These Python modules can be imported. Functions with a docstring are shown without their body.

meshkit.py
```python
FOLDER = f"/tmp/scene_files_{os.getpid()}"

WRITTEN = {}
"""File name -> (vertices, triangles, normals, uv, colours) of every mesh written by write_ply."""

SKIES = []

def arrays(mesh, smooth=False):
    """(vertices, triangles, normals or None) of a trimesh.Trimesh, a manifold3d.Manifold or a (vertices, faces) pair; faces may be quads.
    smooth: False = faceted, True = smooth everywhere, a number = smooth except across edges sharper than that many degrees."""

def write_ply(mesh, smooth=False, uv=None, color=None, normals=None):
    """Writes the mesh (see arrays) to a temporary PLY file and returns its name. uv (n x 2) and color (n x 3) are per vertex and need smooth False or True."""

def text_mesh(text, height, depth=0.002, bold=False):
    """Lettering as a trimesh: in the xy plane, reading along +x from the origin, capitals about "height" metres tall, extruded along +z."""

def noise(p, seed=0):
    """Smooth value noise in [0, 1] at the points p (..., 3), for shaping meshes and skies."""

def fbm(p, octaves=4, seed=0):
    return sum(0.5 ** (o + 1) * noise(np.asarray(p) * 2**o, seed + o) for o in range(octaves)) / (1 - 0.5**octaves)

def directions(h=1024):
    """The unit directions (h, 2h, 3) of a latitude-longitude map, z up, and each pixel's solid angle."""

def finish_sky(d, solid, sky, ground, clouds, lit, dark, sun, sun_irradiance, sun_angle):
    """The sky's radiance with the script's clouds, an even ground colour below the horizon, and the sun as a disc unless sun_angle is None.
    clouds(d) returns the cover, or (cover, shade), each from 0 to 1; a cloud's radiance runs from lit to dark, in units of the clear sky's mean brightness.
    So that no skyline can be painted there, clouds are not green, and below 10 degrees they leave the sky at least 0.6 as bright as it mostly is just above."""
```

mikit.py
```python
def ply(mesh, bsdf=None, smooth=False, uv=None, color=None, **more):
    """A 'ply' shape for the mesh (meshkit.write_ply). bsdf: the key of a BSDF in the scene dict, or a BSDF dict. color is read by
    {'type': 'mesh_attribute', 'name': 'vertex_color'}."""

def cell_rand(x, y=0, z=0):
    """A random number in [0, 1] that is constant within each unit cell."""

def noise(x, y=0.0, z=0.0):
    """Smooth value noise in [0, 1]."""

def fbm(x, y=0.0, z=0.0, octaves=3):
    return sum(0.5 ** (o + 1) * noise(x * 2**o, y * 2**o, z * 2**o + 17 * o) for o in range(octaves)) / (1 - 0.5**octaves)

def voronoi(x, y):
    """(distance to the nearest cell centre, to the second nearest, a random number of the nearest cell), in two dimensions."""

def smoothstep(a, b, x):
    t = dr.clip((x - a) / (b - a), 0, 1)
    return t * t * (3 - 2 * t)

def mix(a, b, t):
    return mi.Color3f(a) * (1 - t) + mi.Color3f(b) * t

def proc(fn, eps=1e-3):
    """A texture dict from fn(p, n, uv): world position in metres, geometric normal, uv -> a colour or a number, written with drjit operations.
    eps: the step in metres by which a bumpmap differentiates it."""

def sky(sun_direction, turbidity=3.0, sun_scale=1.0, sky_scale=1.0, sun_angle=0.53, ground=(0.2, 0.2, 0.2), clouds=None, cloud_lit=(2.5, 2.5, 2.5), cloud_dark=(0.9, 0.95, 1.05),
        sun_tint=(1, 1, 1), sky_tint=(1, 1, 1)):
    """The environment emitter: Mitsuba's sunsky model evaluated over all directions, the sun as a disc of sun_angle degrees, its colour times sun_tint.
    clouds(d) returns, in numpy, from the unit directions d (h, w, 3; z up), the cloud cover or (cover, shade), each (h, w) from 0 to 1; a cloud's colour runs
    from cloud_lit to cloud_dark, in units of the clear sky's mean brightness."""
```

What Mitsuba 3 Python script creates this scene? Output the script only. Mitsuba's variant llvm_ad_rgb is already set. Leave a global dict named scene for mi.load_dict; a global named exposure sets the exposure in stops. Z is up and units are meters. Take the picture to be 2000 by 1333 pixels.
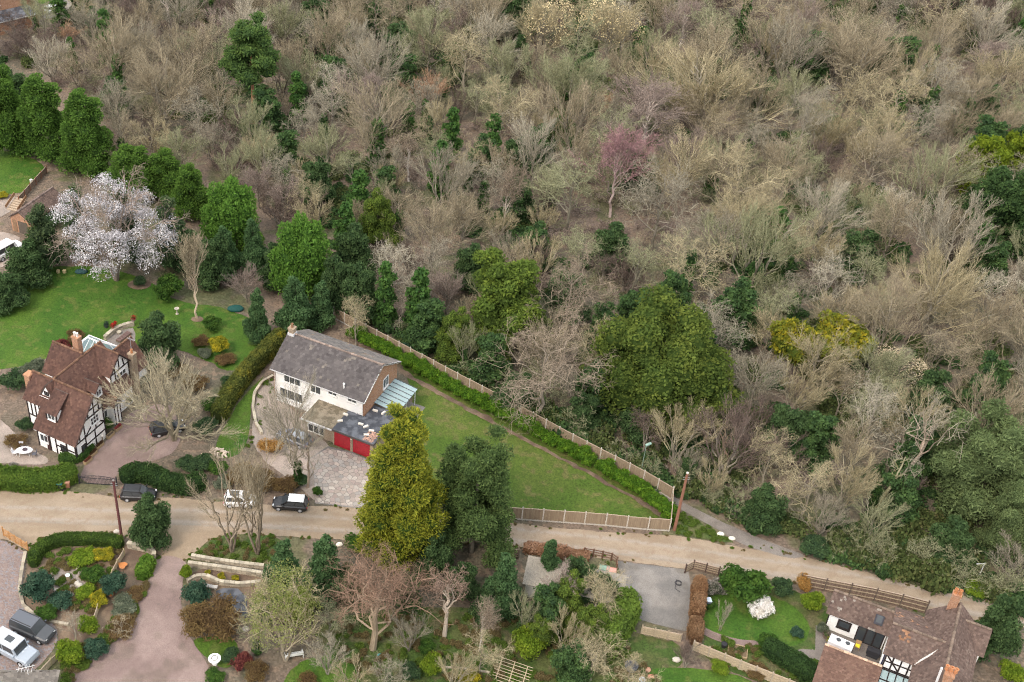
import math, random
import numpy as np, trimesh, shapely, drjit as dr, mitsuba as mi
import mikit, meshkit
from shapely.geometry import Polygon, Point, MultiPoint
from shapely.prepared import prep

# ------------------------------------------------------------------ camera, sky, exposure
TF = mi.ScalarTransform4f
scene, labels = {}, {}
DIP = math.radians(37.0)
scene['drone_camera'] = {'type': 'perspective', 'fov': math.degrees(2 * math.atan(1000 / 2420.0)), 'fov_axis': 'x',
                         'principal_point_offset_x': 0.17, 'near_clip': 1.0, 'far_clip': 3000.0,
                         'to_world': TF().look_at(origin=[0, 0, 95], target=[0, math.cos(DIP), 95 - math.sin(DIP)], up=[0, 0, 1])}
scene['sky'] = mikit.sky((-0.45, -0.5, 0.74), turbidity=3, sun_scale=0.28, sun_angle=18, sun_tint=(0.93, 0.98, 1.12),
                         clouds=lambda d: (np.ones(d.shape[:2]), 0.75 * (1 - np.clip(d[..., 2], 0, 1))),   # an overcast sky, brightest overhead
                         cloud_lit=(2.75, 2.8, 2.9), cloud_dark=(0.95, 0.98, 1.05), ground=(0.15, 0.14, 0.12))
exposure = 2.9

# ------------------------------------------------------------------ materials
def rgb(*c): return {'type': 'rgb', 'value': list(map(float, c))}
VC = {'type': 'mesh_attribute', 'name': 'vertex_color'}
def two(d): return {'type': 'twosided', 'bsdf': d}
noise, fbm, smoothstep, mix, voronoi, cell_rand = mikit.noise, mikit.fbm, mikit.smoothstep, mikit.mix, mikit.voronoi, mikit.cell_rand

def m_proc(name, fn, rough=0.85, spec=0.3, bump=None, bs=0.02):
    d = {'type': 'principled', 'base_color': mikit.proc(fn), 'roughness': rough, 'specular': spec}
    if bump is not None:
        d = {'type': 'bumpmap', 'arbitrary': mikit.proc(bump, eps=0.02), 'scale': bs, 'bsdf': d}
    scene[name] = two(d)

scene['m_veg'] = two({'type': 'diffuse', 'reflectance': VC})
scene['m_leaf'] = {'type': 'principledthin', 'base_color': VC, 'roughness': 0.55, 'diff_trans': 1.0, 'eta': 1.35}
scene['m_matte'] = two({'type': 'principled', 'base_color': VC, 'roughness': 0.8, 'specular': 0.3})
scene['m_paint'] = two({'type': 'principled', 'base_color': VC, 'roughness': 0.3, 'specular': 0.5, 'clearcoat': 0.8, 'clearcoat_gloss': 0.9})
scene['m_pane'] = two({'type': 'principled', 'base_color': rgb(.05, .058, .065), 'roughness': 0.06, 'specular': 0.6})
scene['m_glass'] = {'type': 'thindielectric'}
scene['m_clearsheet'] = {'type': 'principledthin', 'base_color': rgb(.42, .56, .64), 'roughness': 0.08, 'spec_trans': 0.55, 'diff_trans': 0.6}
scene['m_sheet'] = {'type': 'principledthin', 'base_color': rgb(.5, .64, .66), 'roughness': 0.3, 'diff_trans': 0.7}

def c_litter(p, n, uv):
    a = fbm(p.x * .11 + 3, p.y * .11, 0, 3)
    b = fbm(p.x * 1.7, p.y * 1.7, 5, 3)
    k = cell_rand(p.x * 5, p.y * 5, 2)
    c = mix((.17, .13, .1), (.12, .105, .075), smoothstep(.35, .65, a))
    c = mix(c, (.22, .16, .115), smoothstep(.5, .75, b) * .7)
    g = smoothstep(.56, .7, fbm(p.x * .23 + 40, p.y * .23 + 7, 1, 3))
    c = mix(c, (.08, .1, .035), g * .6)
    return c * (.75 + .5 * k)
m_proc('m_litter', c_litter, bump=lambda p, n, uv: fbm(p.x * 3, p.y * 3, 0, 3), bs=.15)

def grass_fn(ca, cb, cc, f=1.0):
    def fn(p, n, uv):
        a = fbm(p.x * .22 * f, p.y * .22 * f, 3, 3)
        b = fbm(p.x * 1.1, p.y * 1.1, 9, 3)
        k = noise(p.x * 9, p.y * 9)
        c = mix(ca, cb, smoothstep(.3, .7, a))
        c = mix(c, cc, smoothstep(.5, .8, b) * .75)
        return c * (.68 + .64 * k)
    return fn
gb = lambda p, n, uv: noise(p.x * 8, p.y * 8) + fbm(p.x * 2, p.y * 2, 1, 2)
m_proc('m_lawn', grass_fn((.04, .1, .01), (.065, .125, .014), (.1, .13, .028)), bump=gb, bs=.03)
m_proc('m_lawn_dry', grass_fn((.055, .1, .012), (.084, .12, .02), (.135, .125, .045)), bump=gb, bs=.03)
m_proc('m_verge', grass_fn((.05, .088, .018), (.085, .1, .032), (.13, .11, .06), 3), bump=gb, bs=.06)

def c_lane(p, n, uv):
    a = fbm(p.x * .35, p.y * .9, 2, 3)
    b = fbm(p.x * 2.5, p.y * 2.5, 4, 3)
    k = cell_rand(p.x * 14, p.y * 14, 1)
    c = mix((.265, .205, .145), (.325, .258, .19), smoothstep(.3, .7, a))
    w = p.y - (93.8 - .0731 * p.x - .00118 * p.x * p.x - 8.4e-6 * p.x * p.x * p.x) + .5 * (fbm(p.x * .12, 3.0, 5.0, 2) - .5)   # from the lane's middle: worn wheel tracks
    tr = dr.exp(-dr.square((dr.abs(w) - .85) / .3))
    e = smoothstep(1.7, 2.6, dr.abs(w))
    c = mix(c, (.335, .29, .245), tr * .75 * smoothstep(.25, .6, a + .15))
    c = mix(c, (.25, .235, .215), dr.exp(-dr.square((w + 1.25) / .16)) * .5)
    c = mix(c, (.31, .235, .16), e * .45)
    c = mix(c, (.27, .2, .14), smoothstep(.5, .75, b) * .55)
    return c * (.91 + .18 * k)
m_proc('m_lane', c_lane, bump=lambda p, n, uv: noise(p.x * 16, p.y * 16) + fbm(p.x * .8, p.y * 1.5), bs=.02)

def c_tar(base, alt, k1=1.0):
    def fn(p, n, uv):
        a = fbm(p.x * .3 * k1, p.y * .3 * k1, 7, 4)
        k = cell_rand(p.x * 16, p.y * 16, 3)
        s = smoothstep(.55, .75, fbm(p.x * .8, p.y * .8, 11, 3))
        return mix(mix(base, alt, smoothstep(.35, .65, a)), (.13, .11, .08), s * .35) * (.84 + .3 * k) * (.88 + .24 * fbm(p.x * 1.9, p.y * 1.9, 21, 2))
    return fn
m_proc('m_drive', c_tar((.215, .155, .14), (.27, .2, .18)))
m_proc('m_gravel', c_tar((.29, .245, .21), (.35, .29, .25)))
m_proc('m_tarmac', c_tar((.17, .16, .15), (.25, .23, .21)))
m_proc('m_path', c_tar((.17, .148, .132), (.22, .195, .175)))
m_proc('m_soil', c_tar((.13, .09, .065), (.2, .145, .1), 3))

def c_block(p, n, uv):
    x, y = p.x * .86 - p.y * .5, p.x * .5 + p.y * .86
    r = dr.floor(y / .105)
    xx = x / .21 + .5 * (r - 2 * dr.floor(r / 2))
    k = cell_rand(dr.floor(xx), r, 4)
    fx, fy = xx - dr.floor(xx), y / .105 - r
    j = dr.select((fx < .06) | (fy < .1), .6, 1.0)
    c = mix((.2, .15, .135), (.28, .215, .19), k)
    c = mix(c, (.22, .22, .24), smoothstep(.6, .9, cell_rand(dr.floor(xx), r, 9)))
    return c * j * (.85 + .3 * fbm(p.x * .5, p.y * .5, 0, 3))
m_proc('m_block', c_block)

def c_brick(ca, cb):
    def fn(p, n, uv):
        h = dr.select(dr.abs(n.x) > dr.abs(n.y), p.y, p.x) * 1.17
        r = dr.floor(p.z / .075)
        hx = h / .225 + .5 * (r - 2 * dr.floor(r / 2))
        k = cell_rand(dr.floor(hx), r, 2)
        fx, fz = hx - dr.floor(hx), p.z / .075 - r
        mor = (fx < .05) | (fz < .14)
        c = mix(ca, cb, k) * (.8 + .4 * fbm(p.x, p.y, p.z, 2))
        return dr.select(mor, mi.Color3f(.4, .36, .31), c)
    return fn
m_proc('m_brick', c_brick((.33, .16, .085), (.46, .24, .14)))
m_proc('m_brick_buff', c_brick((.3, .22, .15), (.38, .29, .2)))

def c_render(p, n, uv):
    a = fbm(p.x * .7, p.y * .7, p.z * .5, 4)
    return mix((.86, .86, .85), (.74, .73, .7), smoothstep(.45, .75, a)) * (.95 + .1 * noise(p.x * 6, p.y * 6, p.z * 6))
m_proc('m_render', c_render, rough=.9)

def c_wood(ca, cb):
    def fn(p, n, uv):
        s = p.x * .86 - p.y * .5
        b = cell_rand(dr.floor(s / .1), dr.floor(p.y * .3), 5)
        g = fbm(s * 22, p.y * 22, p.z * 1.2, 3)
        return mix(ca, cb, b * .6 + .4 * g) * (.8 + .4 * g)
    return fn
m_proc('m_fence', c_wood((.225, .168, .115), (.32, .25, .175)))
m_proc('m_oldwood', c_wood((.13, .09, .07), (.23, .17, .13)))
m_proc('m_palewood', c_wood((.4, .33, .23), (.5, .42, .3)))
def c_felt(p, n, uv):
    a = fbm(p.x * 1.5, p.y * 1.5, 0, 4)
    return mix((.055, .06, .072), (.13, .14, .16), smoothstep(.4, .7, a))
m_proc('m_felt', c_felt, rough=.55, bump=lambda p, n, uv: fbm(p.x * 2.2, p.y * 2.2, 3, 3), bs=.08)
def c_moss(p, n, uv):
    a = fbm(p.x * 2, p.y * 2, 0, 4)
    return mix((.15, .125, .085), (.25, .21, .155), smoothstep(.35, .65, a)) * (.8 + .4 * noise(p.x * 12, p.y * 12))
m_proc('m_moss', c_moss)
def c_stone(p, n, uv):
    a = fbm(p.x * 3, p.y * 3, p.z * 3, 3)
    return mix((.33, .3, .25), (.5, .46, .4), a) * (.8 + .4 * noise(p.x * 14, p.y * 14, p.z * 14))
m_proc('m_stone', c_stone)

# ------------------------------------------------------------------ entries, names
count = {}
def number(k):
    n = count.get(k, -1) + 1
    count[k] = n
    return k if n == 0 else f'{k}_{n:03d}'
def thing(name, label=None, cat=None, group=None, kind=None):
    k = number(name)
    d = {}
    for a, b in (('label', label), ('category', cat), ('group', group), ('kind', kind)):
        if b: d[a] = b
    labels[k] = d
    return k
def put(k, mesh, m='m_matte', smooth=False):
    v, f, c = mesh
    if VC_MATS.get(m) and smooth is not True: smooth = False
    scene[k] = mikit.ply((v, f), m, smooth=smooth, color=c if VC_MATS.get(m) else None)
    return k
VC_MATS = {'m_veg': 1, 'm_leaf': 1, 'm_matte': 1, 'm_paint': 1}
def part(parent, name, mesh, m='m_matte', smooth=False, label=None, kind=None):
    k = number(f'{parent}__{name}')
    put(k, mesh, m, smooth)
    if label or kind:
        labels[k] = {a: b for a, b in (('label', label), ('kind', kind)) if b}
    return k
def solo(name, label, cat, mesh, m='m_matte', smooth=False, group=None, kind=None):
    return put(thing(name, label, cat, group, kind), mesh, m, smooth)

# ------------------------------------------------------------------ meshes: (vertices, triangles, colours)
WHITE = (.78, .78, .77); BLACK = (.02, .02, .022); TIMBER = (.028, .022, .022)
def mk(v, f, c=(.5, .5, .5)):
    v = np.asarray(v, float).reshape(-1, 3); f = np.asarray(f, int).reshape(-1, 3)
    c = np.asarray(c, float)
    if c.ndim == 1: c = np.tile(c, (len(v), 1))
    return v, f, c
def cat(*ms):
    ms = [m for x in ms for m in (x if isinstance(x, list) else [x])]
    at = np.cumsum([0] + [len(m[0]) for m in ms])
    return np.vstack([m[0] for m in ms]), np.vstack([m[1] + a for m, a in zip(ms, at)]), np.vstack([m[2] for m in ms])
def tm(t, c): return mk(t.vertices, t.faces, c)
def xf(m, M):
    return m[0] @ np.asarray(M)[:3, :3].T + np.asarray(M)[:3, 3], m[1], m[2]
BOXF = np.array([[0, 1, 3], [0, 3, 2], [4, 6, 7], [4, 7, 5], [0, 4, 5], [0, 5, 1], [2, 3, 7], [2, 7, 6], [0, 2, 6], [0, 6, 4], [1, 5, 7], [1, 7, 3]])
class Fr:
    """a local frame on the ground: origin, heading of its a axis in degrees; b is to the left of a"""
    def __init__(s, o, deg, z=0.0):
        t = math.radians(deg)
        s.o = np.array([o[0], o[1], z]); s.deg = deg
        s.a = np.array([math.cos(t), math.sin(t), 0]); s.b = np.array([-math.sin(t), math.cos(t), 0])
        s.M = np.eye(4); s.M[:3, 0], s.M[:3, 1], s.M[:3, 3] = s.a, s.b, s.o
    def p(s, a, b, z=0.0): return s.o + s.a * a + s.b * b + np.array([0, 0, z])
    def box(s, a0, a1, b0, b1, z0, z1, c=(.5, .5, .5)):
        v = [[a, b, z] for a in (a0, a1) for b in (b0, b1) for z in (z0, z1)]
        return xf(mk(v, BOXF, c), s.M)
    def beam(s, p, q, w, d, c=(.5, .5, .5), n=None): return beam(s.p(*p), s.p(*q), w, d, c, None if n is None else s.M[:3, :3] @ np.array(n, float))
    def xf(s, m): return xf(m, s.M)
WORLD = Fr((0, 0), 0)
def unit(v): return v / np.maximum(np.linalg.norm(v, axis=-1, keepdims=True), 1e-9)
def beam(p, q, w, d, c=(.5, .5, .5), n=None):
    """a bar from p to q, w wide, d deep along n"""
    p, q = np.asarray(p, float), np.asarray(q, float)
    t = unit(q - p)
    n = np.array([0, 0, 1.0]) if n is None else np.asarray(n, float)
    if abs(t @ n) > .98: n = np.array([1.0, 0, 0])
    s = unit(np.cross(t, n)); n = np.cross(s, t)
    v = [x + s * i * w / 2 + n * j * d / 2 for x in (p, q) for i in (-1, 1) for j in (-1, 1)]
    return mk(v, BOXF, c)
def tube(pts, rad, k=6, c=(.5, .5, .5), cap=True):
    pts = np.asarray(pts, float); n = len(pts)
    rad = np.broadcast_to(np.asarray(rad, float), (n,))
    t = unit(np.gradient(pts, axis=0))
    ref = np.array([.13, .21, .97]) if abs(t[0] @ [.13, .21, .97]) < .9 else np.array([1.0, .1, 0])
    u = unit(np.cross(t, ref)); w = np.cross(t, u)
    an = np.arange(k) * 2 * np.pi / k
    v = (pts[:, None] + rad[:, None, None] * (np.cos(an)[None, :, None] * u[:, None] + np.sin(an)[None, :, None] * w[:, None])).reshape(-1, 3)
    f = []
    for i in range(n - 1):
        for j in range(k):
            a, b = i * k + j, i * k + (j + 1) % k
            f += [[a, b, b + k], [a, b + k, a + k]]
    if cap:
        v = np.vstack([v, pts[:1], pts[-1:]])
        for j in range(k):
            f += [[n * k, (j + 1) % k, j], [n * k + 1, (n - 1) * k + j, (n - 1) * k + (j + 1) % k]]
    return mk(v, f, c)
def lathe(prof, k=16, c=(.5, .5, .5), at=(0, 0, 0)):
    prof = np.asarray(prof, float); an = np.arange(k) * 2 * np.pi / k
    v = np.stack([prof[:, None, 0] * np.cos(an), prof[:, None, 0] * np.sin(an), np.broadcast_to(prof[:, None, 1], (len(prof), k))], -1).reshape(-1, 3)
    f = []
    for i in range(len(prof) - 1):
        for j in range(k):
            a, b = i * k + j, i * k + (j + 1) % k
            f += [[a, b, b + k], [a, b + k, a + k]]
    return mk(v + np.asarray(at, float), f, c)
def chaikin(pts, n=2, closed=True):
    p = np.asarray(pts, float)
    for _ in range(n):
        q = np.roll(p, -1, 0) if closed else p[1:]
        b = p if closed else p[:-1]
        r = np.stack([.75 * b + .25 * q, .25 * b + .75 * q], 1).reshape(-1, p.shape[1])
        p = r if closed else np.vstack([p[:1], r, p[-1:]])
    return p
def sheet(poly, z, rag=0.0, n=2, seed=0):
    """a flat piece of ground with its outline, a little ragged"""
    p = chaikin(poly, n) if n else np.asarray(poly, float)
    g = Polygon(p).buffer(0)
    if rag:
        g = g.segmentize(.6)
        def jig(q):
            q = np.asarray(q)
            e = np.stack([meshkit.fbm(np.c_[q[:, :2] * .9, q[:, 0] * 0 + s + seed], 3, 3) - .5 for s in (0, 50)], 1)
            return q[:, :2] + e * 2 * rag
        g = shapely.transform(g, jig).buffer(0)
    if g.geom_type != 'Polygon': g = max(g.geoms, key=lambda x: x.area)
    v, f = trimesh.creation.triangulate_polygon(g, engine='earcut')
    v = np.c_[v, np.full(len(v), z)]
    a = np.cross(v[f[:, 1]] - v[f[:, 0]], v[f[:, 2]] - v[f[:, 0]])[:, 2]
    f[a < 0] = f[a < 0][:, ::-1]
    return mk(v, f)
def slab(poly, z0, z1, c=(.5, .5, .5), n=0):
    g = Polygon(chaikin(poly, n) if n else poly).buffer(0)
    t = trimesh.creation.extrude_polygon(g, z1 - z0, engine='earcut')
    return mk(t.vertices + [0, 0, z0], t.faces, c)

# ------------------------------------------------------------------ plants
def frames(t, rng):
    r = rng.normal(size=t.shape)
    u = unit(np.cross(t, r)); return u, np.cross(t, u)
def bez(B, s):
    s = np.asarray(s)[..., None]
    return (1 - s) ** 2 * B[0] + 2 * s * (1 - s) * B[1] + s ** 2 * B[2]
def bezt(B, s):
    s = np.asarray(s)[..., None]
    return unit(2 * (1 - s) * (B[1] - B[0]) + 2 * s * (B[2] - B[1]))
def tubes(B, r0, r1, segs, k, col0, col1, rng, wob=0.0):
    """many curved, tapering branches at once; B = (start, middle, end) of each"""
    n = len(B[0])
    s = np.linspace(0, 1, segs + 1)
    P_ = np.stack([bez(B, np.full(n, x)) for x in s], 1)
    if wob:
        P_[:, 1:-1] += rng.normal(size=P_[:, 1:-1].shape) * (wob * np.linalg.norm(B[2] - B[0], axis=1))[:, None, None]
    T_ = np.stack([bezt(B, np.full(n, x)) for x in s], 1)
    ref = unit(rng.normal(size=(n, 3)))[:, None]
    u = unit(np.cross(T_, ref)); w = np.cross(T_, u)
    R_ = r0[:, None] * (1 - s) + r1[:, None] * s
    an = np.arange(k) * 2 * np.pi / k
    v = P_[:, :, None] + R_[:, :, None, None] * (np.cos(an)[:, None] * u[:, :, None] + np.sin(an)[:, None] * w[:, :, None])
    base = (np.arange(n) * (segs + 1) * k)[:, None, None, None]
    i = np.arange(segs)[None, :, None]; j = np.arange(k)[None, None, :]
    a = i * k + j; b = i * k + (j + 1) % k
    q = np.stack([np.stack([a, b, b + k], -1), np.stack([a, b + k, a + k], -1)], -2)
    f = (base[..., None] + q[None, 0][..., :, :] if False else (base[:, :, :, :, None] + q)).reshape(-1, 3)
    c = np.asarray(col0) * (1 - s)[:, None] + np.asarray(col1) * s[:, None]
    c = np.broadcast_to(c[None, :, None, :], v.shape) * rng.uniform(.65, 1.35, (n, 1, 1, 1))
    return v.reshape(-1, 3), f, np.clip(c.reshape(-1, 3), 0, .9)
def spikes(p0, p1, r, col, rng, jit=.25):
    n = len(p0)
    u, w = frames(unit(p1 - p0), rng)
    an = np.arange(3) * 2 * np.pi / 3
    ring = p0[:, None] + r[:, None, None] * (np.cos(an)[:, None] * u[:, None] + np.sin(an)[:, None] * w[:, None])
    v = np.concatenate([ring, p1[:, None]], 1).reshape(-1, 3)
    b = np.arange(n)[:, None, None] * 4
    f = (b + np.array([[0, 1, 3], [1, 2, 3], [2, 0, 3]])).reshape(-1, 3)
    col = np.asarray(col, float)
    c = (col if col.ndim == 2 else np.tile(col, (n, 1))) * rng.uniform(1 - jit, 1 + jit, (n, 1))
    return v, f, np.clip(np.repeat(c, 4, 0), 0, .9)
def grow(B, L, n_each, s0, s1, ang, ratio, up, droop, rng, out=0.0, curve=.25):
    """children of every branch in B: n_each per branch from s0..s1 along it, leaning ang (degrees) off it, ratio of its length"""
    n = len(L) * n_each
    par = np.repeat(np.arange(len(L)), n_each)
    s = (np.tile((np.arange(n_each) + .5) / n_each, len(L)) + rng.uniform(-.5, .5, n) / n_each) * (s1 - s0) + s0
    Bp = tuple(b[par] for b in B)
    p0, t = bez(Bp, s), bezt(Bp, s)
    u, w = frames(t, rng)
    a = np.radians(rng.uniform(ang * .6, ang * 1.3, n))[:, None]
    d = np.cos(a) * t + np.sin(a) * u
    h = p0 * [1, 1, 0]
    d = unit(d + np.array([0, 0, up]) + out * unit(h))
    l = L[par] * ratio * (1.15 - .6 * (s - s0) / max(s1 - s0, 1e-6)) * rng.uniform(.7, 1.25, n)
    d2 = unit(d + rng.normal(size=(n, 3)) * curve + np.array([0, 0, up * .5 - droop]))
    p1 = p0 + d * (l * .5)[:, None]
    p2 = p1 + d2 * (l * .5)[:, None]
    return (p0, p1, p2), l, s, par

def bare_tree(seed, H=12., R=5., r0=.2, fork=.25, limbs=9, sub=6, twigs=6, fine=3, ang=38, up=.35, droop=0., curve=.25,
              bark=(.2, .17, .14), twig=(.4, .32, .24), tip=None, tr=.016, stems=1, lean=(0, 0), sec=.55, wob=.03, low=False, angs=None, s1=.93):
    """a leafless tree: ('trunk' mesh, 'twigs' mesh); the crown is fitted to height H and radius R"""
    rng = np.random.default_rng(seed)
    tip = twig if tip is None else tip
    a1, a2, a3, a4 = angs or (ang, ang * 1.05, ang * 1.1, ang)
    top1 = s1
    ph = rng.uniform(0, 6.28)
    st = []
    for i in range(stems):
        an = ph + i * 2 * np.pi / stems
        sp = 0 if stems == 1 else .28
        st.append((np.array([np.cos(an), np.sin(an), 0]) * .12 * (stems > 1),
                   np.array([np.cos(an) * sp * H * .4 + lean[0] * .5, np.sin(an) * sp * H * .4 + lean[1] * .5, H * .5]),
                   np.array([np.cos(an) * sp * H + lean[0], np.sin(an) * sp * H + lean[1], H * .93])))
    B0 = tuple(np.array([s[i] for s in st]) for i in range(3))
    if stems == 1: B0[1][:, :2] += rng.normal(size=(1, 2)) * .03 * H
    L0 = np.full(stems, H)
    B1, L1, s1, par = grow(B0, L0, max(3, limbs // stems), fork, top1, a1, .55, up, droop * .3, rng, out=.15, curve=curve)
    B2, L2, s2, _ = grow(B1, L1, sub, .25, 1., a2, sec, up * .7, droop * .5, rng, curve=curve)
    B3, L3, s3, _ = grow(B2, L2, twigs, .2, 1., a3, .55, up * .6, droop, rng, curve=curve)
    p3 = np.vstack([B3[2], B2[2]])
    rad = np.percentile(np.linalg.norm(p3[:, :2] - np.array(lean) * p3[:, 2:] / H, axis=1), 93)
    top = np.percentile(p3[:, 2], 98)
    S = np.array([R * .93 / rad, R * .93 / rad, H * .95 / top])
    S0 = np.array([min(1.0, S[0] * 1.15), min(1.0, S[0] * 1.15), S[2]])
    B0 = tuple(b * S0 for b in B0)
    for B in (B1, B2, B3):
        for b in B: b *= S
    n1, n2, n3 = len(L1), len(L2), len(L3)
    rr1 = r0 * .42 * (1.1 - .65 * s1)
    wood = cat(tubes(B0, np.full(stems, r0 if stems == 1 else r0 * .7), np.full(stems, r0 * .18), 3 if low else 9, 4 if low else 7, bark, np.array(bark) * .5 + np.array(twig) * .5, rng, .012),
               tubes(B1, rr1, rr1 * .25, 2 if low else 6, 3 if low else 5, bark, twig, rng, wob))
    tw = [tubes(B2, np.repeat(rr1, sub) * .36 + .008, np.repeat(rr1, sub) * .1 + .005, 1 if low else 4, 3, np.clip(np.array(twig) * 1.08, 0, .8), twig, rng, wob * 1.3)]
    d3 = B3[1] - B3[0]
    r3 = np.full(n3, tr * 1.15)
    tw.append(spikes(B3[0], B3[1], r3 * 1.2, np.clip(np.array(twig) * 1.12, 0, .8), rng, .45)); tw.append(spikes(B3[0] + d3 * .8, B3[2], r3 * .9, tip, rng))
    if fine:
        B4, L4, s4, _ = grow(B3, np.linalg.norm(B3[2] - B3[0], axis=1), fine, .15, 1., a4, .55, up * .5, droop, rng, curve=curve)
        tw.append(spikes(B4[0], B4[2], np.full(len(L4), tr), tip, rng, .45))
    # the butt of the trunk flares into the ground
    return wood, cat(tw)

def sph(n, rng):
    d = unit(rng.normal(size=(n, 3)))
    return d
def leaves(pos, nor, size, col, rng, elong=1.6, rand=.6, tipcol=None, up=0.0):
    """kite-shaped leaves or sprays at pos, facing about nor"""
    n = len(pos)
    nn = unit(nor + rng.normal(size=(n, 3)) * rand)
    t = unit(np.cross(nn, rng.normal(size=(n, 3))))
    if up: t = unit(t + up * (nor + np.array([0, 0, .5])))
    b = unit(np.cross(nn, t))
    s = (size * rng.uniform(.6, 1.4, n))[:, None]
    w = s / elong
    mid = pos + t * s * .45 + nn * s * .12
    v = np.stack([pos, mid + b * w * .5, pos + t * s, mid - b * w * .5], 1).reshape(-1, 3)
    q = np.arange(n)[:, None, None] * 4
    f = (q + np.array([[0, 1, 2], [0, 2, 3]])).reshape(-1, 3)
    c = np.repeat(col[:, None], 4, 1)
    if tipcol is not None: c[:, 2] = tipcol
    return v, f, np.clip(c.reshape(-1, 3), 0, .9)
def ico(sub, c=(.5, .5, .5)):
    t = trimesh.creation.icosphere(subdivisions=sub); return mk(t.vertices, t.faces, c)
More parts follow.
